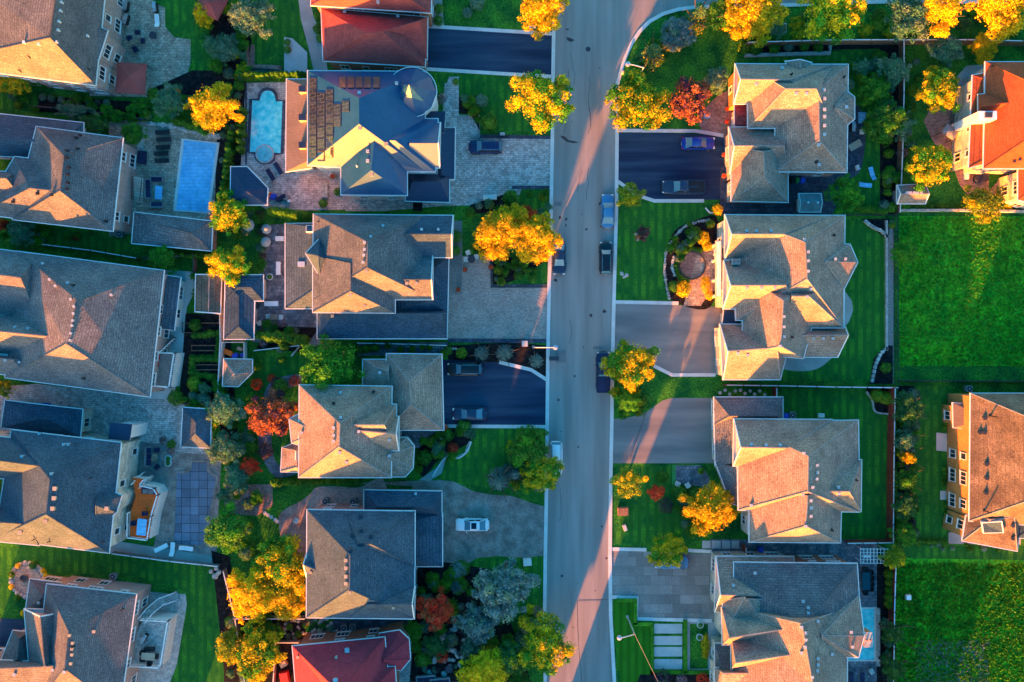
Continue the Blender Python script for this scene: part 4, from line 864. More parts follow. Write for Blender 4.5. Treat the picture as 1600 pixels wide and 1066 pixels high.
# fences and walls
def fence(pts, label, k='fencewood', h=1.7, th=.08, pk=None, cat='fence', cap='trim'):
    p0 = P(*pts[0]); t = thing('fence', (p0.x, p0.y, 0), label, cat); b = B(); w_ = [P(x, y) for x, y in pts]; strip(w_, th, h, k, b); b.build('board_panel', t, p0)
    b = B(); strip(w_, th + .06, h + .04, cap, b, h - .02); b.build('top_rail', t, p0); n = 0
    for i in range(len(w_) - 1):
        m = max(1, round((w_[i + 1] - w_[i]).length / 2.5))
        for j in range(m):
            c = w_[i].lerp(w_[i + 1], j / m); b = B(); b.box((c.x, c.y, 0), (.13, .13, h + .12), pk or k); b.build('post', t, p0)
    return t
def openfence(pts, label, k='trimdark', h=1.3):
    p0 = P(*pts[0]); t = thing('fence', (p0.x, p0.y, 0), label, 'fence'); b = B(); w_ = [P(x, y) for x, y in pts]
    for z in (.12, h): strip(w_, .06, z, k, b, z - .05)
    for i in range(len(w_) - 1):
        m = int((w_[i + 1] - w_[i]).length / .22)
        for j in range(m): c = w_[i].lerp(w_[i + 1], j / m); b.box((c.x, c.y, .1), (.03, .03, h - .1), k)
    b.build('rails', t, p0)
    for i in range(len(w_) - 1):
        m = max(1, round((w_[i + 1] - w_[i]).length / 2.4))
        for j in range(m): c = w_[i].lerp(w_[i + 1], j / m); b = B(); b.box((c.x, c.y, 0), (.09, .09, h + .1), k); b.build('post', t, p0)
fence([(1162, 74), (1300, 70), (1405, 70), (1500, 70), (1700, 74)], 'long brown board fence behind the planting bed at the top right', 'fencewoodx', 2.0)
fence([(1404, 66), (1404, 150), (1402, 240), (1398, 335)], 'brown board fence running down between the two top right gardens')
openfence([(1282, 337), (1396, 337), (1398, 602)], 'dark open rail fence around the back lawn beside the weedy field'); line('retaining_wall', [(1384, 345), (1384, 420), (1384, 548)], .3, .4, 'stone', 'pale stone retaining wall inside the open rail fence', 'wall')
fence([(1130, 601), (1210, 602), (1300, 604), (1396, 605)], 'thin board fence between the two right-hand back lawns', 'fencered', 1.6)
fence([(1388, 605), (1386, 730), (1385, 843)], 'tall bright red-brown fence along the right edge of the back lawn', 'fencered', 2.2); fence([(1385, 843), (1316, 844)], 'red-brown fence closing the bottom of the red-fenced lawn', 'fencered', 2.0); fence([(1207, 605), (1207, 618)], 'short red-brown fence stub beside the garage roof', 'fencered', 2.0)
fence([(1390, 880), (1388, 950), (1386, 1090)], 'red-brown fence beside the narrow pool', 'fencered', 2.0); fence([(1160, 850), (1160, 868)], 'short red-brown gate fence beside the slab path', 'fencered', 2.0); fence([(1112, 866), (1165, 870)], 'low brown fence across the end of the slab path', 'fencewoodx', 1.4)
fence([(348, 438), (350, 530), (346, 612)], 'pale fence along the rear garden line behind the cabana', 'wallwhite', 1.6, cap='curb'); fence([(354, 888), (372, 960), (390, 1080)], 'thin grey fence beside the golden trees at the bottom', 'deckgrey', 1.5)
fence([(370, 962), (480, 962)], 'thin grey fence below the big golden tree', 'deckgrey', 1.5); fence([(180, 862), (270, 874), (345, 882)], 'low grey fence south of the strap-grid pool', 'deckgrey', 1.2); fence([(60, 382), (150, 393), (220, 405)], 'thin grey fence between the two upper left houses', 'deckgrey', 1.5)
fence([(308, 430), (308, 400), (230, 405)], 'thin dark fence around the shed by the flat pool house', 'deckgrey', 1.5, cap='trimdark'); fence([(60, 170), (150, 178), (232, 190)], 'dark fence behind the sage shrubs', 'trimdark', 1.4, cap='trimdark'); fence([(1402, 330), (1500, 330), (1700, 334)], 'pale stone wall along the bottom of the shed garden', 'stone', 1.0, .25, cat='wall', cap='stone')
fence([(1403, 594), (1500, 595), (1700, 596)], 'thin dark wire fence across the bottom of the weedy field', 'trimdark', 1.1, .03, cap='trimdark'); fence([(458, 556), (470, 540), (400, 548)], 'low pale fence behind the clipped evergreens', 'wallwhite', 1.0); fence([(345, 612), (352, 535), (386, 535), (386, 560)], 'white fence around the kayak storage corner', 'wallwhite', 1.4)
fence([(700, 540), (640, 538), (560, 536)], 'low dark fence between the two middle houses', 'trimdark', 1.2); fence([(430, 1068), (434, 1000), (470, 1000)], 'low grey fence around the red box yard', 'deckgrey', 1.2)
for i, q in enumerate([[(1350, 345), (1358, 352), (1366, 357), (1376, 361), (1386, 372)], [(1386, 543), (1375, 552), (1367, 570), (1361, 598)]]):
    t = None
    for j in range(len(q) - 1):
        a, b_ = P(*q[j]), P(*q[j + 1]); m = max(2, int((b_ - a).length / .6))
        for k in range(m):
            c = a.lerp(b_, (k + .5) / m); o = B(); o.box((c.x, c.y, 0), (.55, .42, .4), 'stone', math.atan2((b_ - a).y, (b_ - a).x), None, .08)
            tag(o.build('edging_stone', org=(c.x, c.y, 0)), ('squared grey edging stone in the curved row at the top of the back lawn', 'squared grey edging stone in the curved row at the bottom of the back lawn')[i], 'stone', ('edging stones at the top of the lawn', 'edging stones at the bottom of the lawn')[i])

# ---------------------------------------------------------------- trees and plants
CR = {}
def crown(kind, var):
    """leaf clumps filling the lobes of a crown of radius 1; returns mesh data"""
    if (kind, var) in CR: return CR[(kind, var)]
    rr = random.Random(hash(kind) % 1 + var * 17 + len(kind) * 131 + ord(kind[0])); b = B(); vs, fs, ms = [], [], []; ks = KIND[kind]['m']
    def quad(c, nrm, s, mi, asp=1.0):
        u = nrm.orthogonal().normalized(); v = nrm.cross(u); a = rr.uniform(0, 6.28); u, v = u * math.cos(a) + v * math.sin(a), v * math.cos(a) - u * math.sin(a)
        n = len(vs); vs.extend([c - u * s, c + v * s * .55 * asp + nrm * s * .12, c + u * s, c - v * s * .55 * asp - nrm * s * .12]); fs.append((n, n + 1, n + 2, n + 3)); ms.append(mi)
    def rv():
        while 1:
            v = Vector((rr.uniform(-1, 1), rr.uniform(-1, 1), rr.uniform(-1, 1)))
            if .05 < v.length < 1: return v.normalized()
    K = KIND[kind]; st = K['st']
    if st == 'round':
        N = int(K.get('n', 6500) * 1.5); L_ = [(Vector((0, 0, 0)), .52)]
        gaps = [rr.uniform(0, 6.28) for _ in range(3)]
        for i in range(int(K.get('l', 30) * 2.6)):
            d = rv(); d.z = abs(d.z) * 1.0 - .25; ok = min(abs((math.atan2(d.y, d.x) - g_ + 3.14) % 6.28 - 3.14) for g_ in gaps) > .28
            q = d * rr.uniform(.45, .97 if ok else .55); L_.append((q, rr.uniform(.06, .18)))
        i = 0; wts = [r * r for _, r in L_]; lm = [0 if rr.random() < K.get('mx', .8) else len(ks) - 1 for _ in L_]; lm[0] = 0
        while i < N:
            ci = rr.choices(range(len(L_)), wts)[0]; c, r = L_[ci]; d = rv()
            if d.z < -.35 and rr.random() < .8: continue
            p = c + d * r * (rr.uniform(.7, 1.12) if rr.random() < .75 else rr.uniform(1.0, 1.5))
            if any((p - c2).length < r2 * .68 for c2, r2 in L_ if c2 is not c): continue
            nr = (d + rv() * .9).normalized(); quad(p, nr, rr.uniform(.026, .052) * K.get('s', 1), lm[ci] if rr.random() < .85 else len(ks) - 1); i += 1
    elif st == 'spruce':                                # radiating drooping branches in whorls
        for w_ in range(15):
            z = -1 + w_ * .135; R_ = (1 - (z + 1) / 2.15) ** .8
            nb = int(7 + 9 * R_); ph = rr.uniform(0, 6)
            for k in range(nb):
                a = ph + 6.283 * k / nb + rr.uniform(-.12, .12); ln = R_ * rr.uniform(.82, 1.08); m = int(8 + 34 * ln)
                for q in range(m):
                    t = (q + .5) / m; sp = .16 * ln * (1 - t * .5)
                    for e in range(2):
                        p = Vector((math.cos(a) * t * ln, math.sin(a) * t * ln, z - .10 * t + .08 * t * t)) + Vector((-math.sin(a), math.cos(a), 0)) * rr.uniform(-sp, sp) + Vector((0, 0, rr.uniform(-.03, .05)))
                        quad(p, (Vector((0, 0, 1)) + rv() * .8).normalized(), rr.uniform(.03, .06), 0 if rr.random() < .8 else len(ks) - 1, .7)
    elif st == 'column':
        for i in range(K.get('n', 1500)):
            z = rr.uniform(-1, 1); R_ = (1 - max(0, z) ** 2.2) ** .6 * (.9 + .1 * math.sin(z * 9)); a = rr.uniform(0, 6.28)
            d = Vector((math.cos(a), math.sin(a), .5 + .8 * max(0, z))); r_ = R_ * rr.uniform(.6, 1.05) * (.85 + .15 * math.sin(3 * a + 5 * z))
            quad(Vector((math.cos(a) * r_, math.sin(a) * r_, z)), (d.normalized() + rv() * .6).normalized(), rr.uniform(.07, .15), 0 if rr.random() < .8 else len(ks) - 1)
    elif st == 'ball':
        for i in range(K.get('n', 1300)):
            d = rv(); d.z = abs(d.z) * 1.2 - .2; d.normalize(); a = math.atan2(d.y, d.x)
            p = d * rr.uniform(.72, 1.03) * (.9 + .1 * math.sin(5 * a + var) * math.sin(4 * d.z + var)); quad(p, (d + rv() * .55).normalized(), rr.uniform(.06, .11), 0 if rr.random() < .8 else len(ks) - 1)
    me = bpy.data.meshes.new('crown'); me.from_pydata(vs, [], fs); me.polygons.foreach_set('material_index', ms)
    for k in ks: me.materials.append(M[k])
    CR[(kind, var)] = me; return me
KIND = {  # gold lobes among green ones stand for sunlit patches of the crowns
 'maple': dict(m=['leafsungold', 'leafbright'], st='round', mx=.55), 'amber': dict(m=['leafsunamber', 'leafsungold'], st='round'), 'green': dict(m=['leafgreen', 'leafbright'], st='round'), 'bright': dict(m=['leafbright', 'leafgreen'], st='round', n=5500),
 'lime': dict(m=['leaflime', 'leafsungold'], st='round', n=4200, l=16), 'deep': dict(m=['leafdeep', 'leafgreen'], st='round'), 'copper': dict(m=['leafcopper', 'leafpurple'], st='round', n=6000), 'red': dict(m=['leafred', 'leafcopper'], st='round', n=3600, l=16),
 'purple': dict(m=['leafpurple', 'leafcopper'], st='round', n=2600, l=14), 'sage': dict(m=['leafsage', 'leafteal'], st='round', n=5000), 'teal': dict(m=['leafteal', 'leafsage'], st='round', n=5500), 'bluespruce': dict(m=['leafblue', 'leafsage'], st='spruce'),
 'bluepuff': dict(m=['leafblue', 'leafsage'], st='round', n=6500, l=40), 'spruce': dict(m=['leafteal', 'leafsungold'], st='spruce'), 'cedar': dict(m=['leafgreen', 'leafbright'], st='column'), 'ball': dict(m=['leafgreen', 'leafbright'], st='ball'), 'limeball': dict(m=['leaflime', 'leafbright'], st='ball'),
 'redball': dict(m=['leafred', 'leafcopper'], st='ball', n=700), 'purpleball': dict(m=['leafpurple', 'leafdeep'], st='ball', n=700), 'sageball': dict(m=['leafsage', 'leafblue'], st='ball', n=900), 'flowerball': dict(m=['flower', 'leafgreen'], st='ball', n=500), 'goldball': dict(m=['leafsungold', 'leafsunamber'], st='ball', n=900),
}
TR = {}
def trunk(var):
    if var in TR: return TR[var]
    rr = random.Random(var + 50); b = B(); b.tube((0, 0, 0), (.02, .01, .45), .05, 'bark', .035)
    for i in range(6):
        a = i * 1.05 + rr.uniform(-.3, .3); q = Vector((math.cos(a) * rr.uniform(.3, .5), math.sin(a) * rr.uniform(.3, .5), rr.uniform(.65, .85)))
        b.tube((.02, .01, .35 + .03 * i), q, .025, 'bark', .010); b.tube(q * .7 + Vector((0, 0, .12)), q * 1.3 + Vector((0, 0, .05)), .012, 'bark', .004)
    b.tube((.02, .01, .42), (.0, .0, .95), .033, 'bark', .01); o = b.build('trunk'); TR[var] = o.data; bpy.data.objects.remove(o); return TR[var]
cnt = [0]
def tree(px, py, r, kind, label, h=None, name=None, cat='tree', group=None, ry=None):
    """r = crown radius in photo pixels; h = height in metres"""
    cnt[0] += 1; K = KIND[kind]; st = K['st']; rr = random.Random(cnt[0])
    if h is None: h = {'round': max(2.0, min(8.5, r * .092 * 1.75)), 'spruce': r * .092 * 3.0, 'column': 2.4, 'ball': r * .092 * 1.4}[st]
    zc = {'round': h * .62, 'spruce': h * .4, 'column': h * .5, 'ball': h * .35}[st]
    p = P(px, py, zc); k = S * (HC - zc) / HC; f_ = 1.08 if st == 'round' else 1; rx = r * k * f_; ry_ = (ry or r) * k * f_
    rv = {'round': h * .40, 'spruce': h * .55, 'column': h * .5, 'ball': h * .62}[st]
    nm = name or {'round': 'leafy_tree', 'spruce': 'spruce_tree', 'column': 'cedar_shrub', 'ball': {'ball': 'boxwood_shrub', 'limeball': 'lime_shrub', 'sageball': 'sage_shrub', 'purpleball': 'purple_shrub', 'redball': 'red_shrub', 'flowerball': 'flowering_shrub', 'goldball': 'golden_shrub'}.get(kind, 'shrub')}[st]
    t = thing(nm, (p.x, p.y, 0), label, cat, group, 0)
    c = bpy.data.objects.new('crown' if st in ('round', 'spruce') else 'foliage', crown(kind, rr.randrange(3 if st != 'ball' else 2))); col.objects.link(c); c.parent = t; c.location = (0, 0, zc); a = rr.choice((0, 1, 2, 3)) * math.pi / 2 if ry else rr.uniform(0, 6.28)
    c.rotation_euler = (0, 0, a if ry is None else (0 if rr.random() < .5 else math.pi)); c.scale = (rx, ry_, rv)
    if st in ('round', 'spruce'):
        q = bpy.data.objects.new('trunk', trunk(rr.randrange(2))); col.objects.link(q); q.parent = t; s_ = h * .85; q.scale = (max(s_, rx * 1.1) * .9, max(s_, rx * 1.1) * .9, s_); q.rotation_euler = (0, 0, rr.uniform(0, 6.28))
    return t
T = tree
# street and garden trees, picture position, crown radius, kind
for a in [
 (848, 157, 49, 'maple', 'round golden-green street tree left of the road by the top asphalt driveway'), (995, 160, 48, 'maple', 'round golden street tree right of the road above the asphalt driveway'),
 (1076, 158, 38, 'copper', 'big copper-leaved tree beside the brick front patio'), (782, 362, 44, 'amber', 'left half of the golden pair of trees north of the paver driveway'), (838, 370, 38, 'amber', 'right half of the golden pair of trees, overhanging the parked dark sedan'),
 (986, 566, 41, 'maple', 'round golden-green tree overhanging the dark pickup on the road'), (980, 627, 21, 'bright', 'small bright green tree just below the golden one by the pickup'), (848, 8, 44, 'amber', 'golden tree cut by the top edge left of the road'),
 (517, 573, 50, 'bright', 'big bright green tree overlapping the roof of the tan shingle house'), (427, 647, 40, 'copper', 'big copper-red tree left of the tan shingle house'), (392, 728, 17, 'red', 'small red tree between the pool garden and the tan shingle house', 4),
 (331, 168, 41, 'amber', 'golden tree above the bright blue pool'), (356, 336, 34, 'maple', 'half golden tree right of the flat pool house'), (358, 415, 33, 'maple', 'golden-green tree above the blue-grey cabana'),
 (442, 880, 46, 'maple', 'green upper tree of the big golden clump left of the blue hip-roofed house'), (392, 930, 44, 'amber', 'lower left tree of the big golden clump'), (440, 930, 38, 'amber', 'lower right tree of the big golden clump'), (360, 1010, 30, 'lime', 'yellow-green tree on the lawn at the bottom left'),
 (400, 1020, 42, 'maple', 'golden-green tree at the bottom between fence and red-roofed house'), (686, 955, 32, 'red', 'bright red tree beside the blue hip-roofed house'), (850, 1008, 46, 'maple', 'big green and golden tree at the bottom left of the road'),
 (760, 1048, 44, 'amber', 'golden tree at the bottom edge between spruces and road'), (828, 700, 36, 'green', 'leafy tree overhanging the parked white car'), (845, 742, 34, 'maple', 'tree with an amber patch below the parked white car'),
 (1112, 795, 44, 'amber', 'large golden tree overlapping the corner of the house with orange west slopes'), (1043, 857, 31, 'maple', 'golden-edged tree standing over the pale blue car'), (983, 752, 26, 'lime', 'small golden-yellow tree on the lawn beside the kerb'), (1025, 770, 15, 'red', 'small reddish ornamental tree on the golden-tree lawn', 3),
 (1180, 18, 48, 'amber', 'golden tree at the top edge, second from the left of the row'), (1125, 25, 34, 'green', 'green tree between the spruce bed and the golden top row tree'), (1298, 18, 52, 'maple', 'broad green and golden tree at the top edge above the long fence'), (1470, 10, 40, 'amber', 'golden tree at the top edge over the side lawn', 8.5), (1420, 25, 42, 'teal', 'dark green tree left of the top edge golden tree', 7),
 (1560, 8, 48, 'amber', 'golden tree in the top right corner', 8.5), (1535, 75, 22, 'amber', 'small golden tree above the terracotta-roofed house'), (1476, 77, 28, 'teal', 'blue-green round tree above the brick patio garden'), (1470, 142, 36, 'maple', 'half golden tree left of the curved brick patio'),
 (1453, 262, 37, 'maple', 'golden-edged tree between the brick patio and the grey shed'), (1534, 318, 36, 'lime', 'yellow tree spreading over the stone wall below the terracotta house'), (1367, 142, 28, 'bright', 'bright green tree right of the grey shingle house'), (1380, 190, 34, 'green', 'dense green tree right of the red umbrella patio'), (1405, 195, 26, 'teal', 'dark teal tree straddling the board fence'), (1322, 302, 30, 'bright', 'bright green tree between the blue loungers and the resin shed'),
 (1398, 110, 26, 'teal', 'teal bushy tree at the top of the board fence'), (1415, 396, 22, 'bright', 'small bright tree at the left edge of the weedy field'), (1395, 872, 21, 'lime', 'lime green tree at the bottom right corner of the red fence', 5),
 (350, 640, 30, 'teal', 'teal green tree beside the blue gazebo'), (326, 655, 22, 'maple', 'golden tuft tree overlapping the blue gazebo'), (352, 700, 28, 'teal', 'teal tree right of the strap-grid pool'), (370, 745, 24, 'teal', 'teal tree below the small red tree'), (358, 828, 38, 'green', 'dark green tree with golden centre beside the strap-grid pool'),
 (392, 30, 34, 'sage', 'grey-green tree at the top beside the striped lawn'), (352, 78, 24, 'sage', 'pale sage tree above the clipped hedge'), (318, 20, 20, 'amber', 'small tree with orange tips beside the maroon canopy'), (265, 158, 26, 'teal', 'dark blue-green shrub tree below the red canopy'), (208, 212, 22, 'green', 'green tree at the corner of the pool house roof', 4),
 (115, 172, 30, 'sage', 'wide sage shrub between the two upper left houses', 3, 'large_shrub', 'shrub', None, 13), (255, 405, 26, 'green', 'green bushy tree below the flat pool house'), (145, 198, 22, 'deep', 'dark green tree above the pool house corner'), (24, 128, 24, 'maple', 'golden and green shrub tree at the left edge'), (2, 128, 20, 'amber', 'orange tree cut by the left edge above the grey roof'),
 (35, 362, 24, 'teal', 'teal shrub tree below the orange roof slope', 4), (3, 352, 12, 'red', 'small red tree at the left edge', 4), (58, 380, 10, 'bright', 'tiny bright shrub tree on the strip lawn', 2.5), (8, 608, 16, 'lime', 'yellow tree at the left edge beside the grey driveway'), (8, 772, 14, 'deep', 'dark tree in the courtyard of the blue-roofed house', 6),
 (1060, 55, 27, 'bluepuff', 'blue-grey spruce with a golden top in the round corner bed'), (1120, 125, 22, 'sage', 'cream flowering tree beside the copper tree'), (985, 308, 22, 'lime', 'small yellow-green tree on the right lawn beside the silver sedan'), (822, 335, 17, 'red', 'small red-purple tree above the golden pair', 3.6), (800, 335, 18, 'purple', 'dark purple tree above the golden pair', 3.8),
 (1003, 365, 15, 'purple', 'small round purple tree alone on the right lawn', 2.6), (680, 1010, 20, 'deep', 'dark shrub tree below the red tree'), (645, 985, 18, 'bright', 'bright green shrub tree at the corner of the red roof'), (1318, 132, 16, 'sage', 'pale flowering tree at the right corner of the roof'),
 (1420, 640, 26, 'deep', 'dark loose tree at the top of the bed beside the red fence', 5), (1414, 690, 20, 'teal', 'teal tree in the bed beside the red fence, second from the top', 5), (1418, 715, 12, 'amber', 'orange-tipped shrub tree in the bed beside the red fence', 5), (1416, 750, 20, 'green', 'green tree in the middle of the bed beside the red fence', 5), (1414, 790, 20, 'deep', 'dark tree in the lower half of the bed beside the red fence', 5), (1412, 835, 20, 'green', 'green tree at the bottom of the bed beside the red fence', 5),
 (825, 730, 26, 'deep', 'dark green tree behind the amber-patched one'), (640, 520, 1, 'ball', 'x'),
]:
    if a[4] != 'x': T(*a)
for a in [(788, 918, 47, 'bluepuff', 'large blue spruce right of the red tree', 9), (745, 975, 34, 'bluepuff', 'blue spruce between the red tree and the large blue one', 7), (735, 1008, 18, 'sage', 'pale golden-tipped conifer below the middle blue spruce', 5), (795, 1030, 30, 'deep', 'dark spruce between the golden trees at the bottom', 6),
 (780, 752, 24, 'bluespruce', 'orange-tipped blue spruce at the edge of the stamped driveway', 7), (805, 738, 22, 'bluespruce', 'smaller blue spruce right of the orange-tipped one', 5.5), (752, 553, 15, 'bluespruce', 'small spruce above the black suv, left of the pair', 4.5), (788, 552, 17, 'bluespruce', 'small spruce above the asphalt driveway, right of the pair', 5), (838, 565, 14, 'bluespruce', 'small spruce beside the street lamp', 4),
 (1090, 28, 24, 'spruce', 'golden-tipped spruce in the corner bed', 7), (1020, 85, 26, 'spruce', 'spreading green conifer beside the top street lamp', 6), (764, 190, 15, 'cedar', 'tall fluffy green conifer on the lawn corner by the paver driveway', 3.5), (798, 308, 14, 'cedar', 'fluffy green conifer at the end of the paver driveway', 3.2),
 (1394, 990, 15, 'deep', 'dark spruce between the narrow pool and the red-brown fence', 7), (1394, 1045, 17, 'deep', 'dark spruce at the bottom beside the red-brown fence', 7), (1305, 25, 1, 'ball', 'x')]:
    if a[4] != 'x': T(*a)
for a in [(700, 680, 11, 'ball', 'round dark green shrub in the bed beside the curved lawn'), (663, 715, 14, 'ball', 'broad green shrub beside the round bay roof'), (655, 733, 7, 'limeball', 'small yellow shrub below the broad green one'), (708, 700, 10, 'redball', 'bright orange-red shrub beside the stone edging'), (725, 668, 14, 'ball', 'low green shrub next to the edging, right of the round one'),
 (675, 692, 10, 'limeball', 'lime shrub between the two chairs and the orange shrub'), (700, 548, 8, 'ball', 'dark green shrub at the left end of the driveway border'), (721, 552, 10, 'limeball', 'round lime shrub in the driveway border'), (698, 912, 13, 'limeball', 'round lime shrub left of the large blue spruce'), (722, 888, 14, 'ball', 'green shrub at the upper left of the large blue spruce'),
 (733, 160, 12, 'limeball', 'lime hydrangea shrub in the stepped bed, left'), (752, 158, 12, 'sageball', 'pale green shrub in the stepped bed, right'), (742, 172, 9, 'limeball', 'small lime shrub at the bottom of the stepped bed'), (712, 128, 6, 'limeball', 'small yellow-green shrub on the lawn above the stepped path'), (690, 155, 10, 'flowerball', 'flowering shrub beside the corner turret'),
 (712, 370, 11, 'ball', 'green shrub against the east wall of the grey shingle house'), (712, 392, 9, 'ball', 'lower green shrub against the east wall of the grey shingle house'), (779, 422, 9, 'limeball', 'lime leafy shrub in the bed below the golden pair'), (783, 440, 8, 'limeball', 'lime shrub at the corner of the paver driveway'), (810, 430, 8, 'ball', 'round shrub below the curved hedge, left'), (832, 436, 8, 'ball', 'round shrub below the curved hedge, right'),
 (748, 322, 7, 'sageball', 'sage shrub in the bed beside the white bench'), (765, 320, 8, 'limeball', 'lime shrub in the bed below the white bench'), (783, 322, 7, 'purpleball', 'purple shrub in the bed beside the fluffy conifer'), (1121, 328, 10, 'goldball', 'golden shrub at the end of the right asphalt driveway'), (1098, 372, 12, 'goldball', 'golden shrub at the top of the front court bed'), (1078, 378, 9, 'ball', 'green shrub left of the golden one in the front court bed'),
 (1062, 392, 8, 'ball', 'green shrub at the left of the front court bed'), (1068, 452, 14, 'goldball', 'golden shrub at the bottom of the front court bed'), (1052, 448, 10, 'ball', 'dark green shrub at the lower left of the front court bed'), (1088, 360, 7, 'limeball', 'lime shrub at the upper rim of the front court bed'), (1110, 350, 8, 'limeball', 'lime shrub nearest the west gable in the front court bed'), (1105, 385, 9, 'goldball', 'golden shrub beside the entrance porch'),
 (1102, 445, 9, 'goldball', 'golden hedge shrub at the top of the lit walk', None, None, 'shrub', None, 15), (1108, 462, 8, 'goldball', 'golden hedge shrub at the bottom of the lit walk'), (1163, 75, 11, 'limeball', 'cream and green shrub at the left end of the raised bed'), (1180, 76, 12, 'ball', 'green shrub second from the left in the raised bed'), (1210, 76, 10, 'ball', 'green shrub third in the raised bed'), (1232, 73, 9, 'sageball', 'sage shrub fourth in the raised bed'), (1257, 72, 9, 'ball', 'green shrub fifth in the raised bed'), (1278, 74, 9, 'ball', 'green shrub at the right end of the raised bed'),
 (1208, 44, 6, 'ball', 'dark shrub in the small white-edged bed, left'), (1221, 44, 7, 'limeball', 'lime shrub in the small white-edged bed, right'), (1504, 224, 9, 'ball', 'clipped round shrub beside the stone-walled house, upper'), (1504, 251, 9, 'ball', 'clipped round shrub beside the stone-walled house, lower'), (1500, 206, 6, 'goldball', 'small golden shrub above the clipped pair'), (1500, 162, 6, 'ball', 'small round shrub beside the rear stairs'),
 (1500, 1000, 1, 'ball', 'x'), (1102, 1010, 8, 'goldball', 'golden shrub in the clipped bed beside the house wall', None, None, 'shrub', None, 22), (1370, 618, 12, 'limeball', 'lime shrub in the corner bed by the red fence, left'), (1384, 622, 12, 'limeball', 'yellow shrub in the corner bed by the red fence, right'), (1384, 575, 10, 'ball', 'green shrub in the lower fence corner bed'), (1393, 352, 6, 'limeball', 'small lime shrub at the top of the retaining wall'),
 (497, 24, 8, 'ball', 'round clipped shrub beside the red roof, top'), (497, 46, 9, 'ball', 'round clipped shrub beside the red roof, middle'), (502, 60, 9, 'ball', 'round clipped shrub beside the red roof, bottom'), (686, 14, 9, 'ball', 'round clipped shrub right of the red roof, upper'), (685, 33, 9, 'ball', 'round clipped shrub right of the red roof, lower'), (730, 20, 9, 'sageball', 'pale shrub beside the front walk at the top'), (745, 4, 14, 'sageball', 'blue-grey shrub at the top edge beside the golden tree'),
 (449, 66, 6, 'ball', 'green shrub in the square of the stone patio, upper'), (449, 78, 7, 'ball', 'green shrub in the square of the stone patio, lower'), (402, 573, 8, 'limeball', 'lime shrub beside the grey clipped-corner shed'), (438, 603, 14, 'ball', 'green shrub beside the curved blue path'), (460, 595, 10, 'redball', 'red shrub under the big green tree'), (415, 705, 14, 'purpleball', 'purple shrub beside the curved path'), (405, 782, 7, 'limeball', 'lime shrub at the corner of the small brick patio'),
 (640, 1020, 1, 'ball', 'x'), (505, 302, 1, 'ball', 'x'), (528, 300, 7, 'ball', 'green shrub at the corner of the south wing terrace'), (505, 318, 8, 'ball', 'dark green shrub beside the stone bench'), (438, 545, 8, 'sageball', 'sage shrub in the flower bed on the grey deck'), (426, 508, 9, 'sageball', 'dark sage shrub beside the deck armchairs'), (440, 505, 8, 'flowerball', 'white flowering shrub beside the deck armchairs'),
 (305, 508, 11, 'ball', 'leafy plant at the top of the vegetable garden'), (275, 622, 14, 'ball', 'green shrub at the corner of the white railed balcony'), (304, 606, 9, 'limeball', 'lime shrub at the bottom of the vegetable garden'), (268, 694, 8, 'ball', 'green potted shrub on the grey deck'), (267, 704, 7, 'flowerball', 'pale flowering plant on the grey deck'), (255, 688, 7, 'purpleball', 'purple plant on the grey deck'),
 (52, 883, 7, 'ball', 'green shrub on the fire pit ring, top'), (68, 892, 5, 'goldball', 'golden plant on the fire pit ring, upper right'), (72, 899, 5, 'goldball', 'golden plant on the fire pit ring, right'), (28, 884, 5, 'goldball', 'golden plant on the fire pit ring, upper left'), (18, 898, 6, 'ball', 'green plant on the fire pit ring, left'), (18, 917, 5, 'goldball', 'golden plant on the fire pit ring, lower left'), (27, 934, 6, 'ball', 'green plant on the fire pit ring, bottom'), (37, 958, 6, 'goldball', 'golden plant beside the grey garage roof'),
 (695, 668, 7, 'redball', 'pink flowering shrub beside the driveway edging'), (1035, 745, 10, 'ball', 'green shrub beside the bluish front patio, left'), (1085, 772, 12, 'ball', 'green shrub below the bluish front patio'), (1062, 770, 12, 'ball', 'green shrub under the golden tree corner'), (1040, 790, 14, 'purpleball', 'brownish low shrub on the golden-tree lawn'), (1095, 736, 6, 'limeball', 'lime shrub on the bluish front patio'),
 (1035, 1060, 16, 'purpleball', 'dark purple shrub at the bottom beside the white slabs'), (1065, 1062, 10, 'flowerball', 'flowering shrub at the bottom below the white slabs'), (1098, 1062, 12, 'redball', 'reddish shrub at the bottom beside the house wall'), (848, 990, 1, 'ball', 'x'), (840, 955, 10, 'flowerball', 'lilac flowering shrub at the lawn edge beside the road'), (828, 952, 9, 'goldball', 'golden-green shrub at the lawn edge beside the lilac one'),
 (660, 1030, 14, 'ball', 'round green shrub beside the red octagonal roof'), (690, 1025, 12, 'redball', 'maroon shrub on the bottom terrace'), (650, 1010, 12, 'ball', 'upper green shrub beside the red octagonal roof'), (705, 1000, 12, 'sageball', 'grey-blue shrub among the boulders'), (1388, 240, 9, 'limeball', 'lime shrub beside the board fence, upper'), (1390, 268, 10, 'limeball', 'lime shrub beside the board fence, lower'), (1410, 240, 10, 'flowerball', 'white flowering shrub right of the board fence'),
 (470, 515, 1, 'ball', 'x'), (1448, 1052, 1, 'ball', 'x'), (1382, 640, 1, 'ball', 'x'), (1575, 320, 10, 'goldball', 'golden shrub at the foot of the lower terracotta roof'), (1020, 1000, 1, 'ball', 'x')]:
    if a[4] != 'x': T(*a)
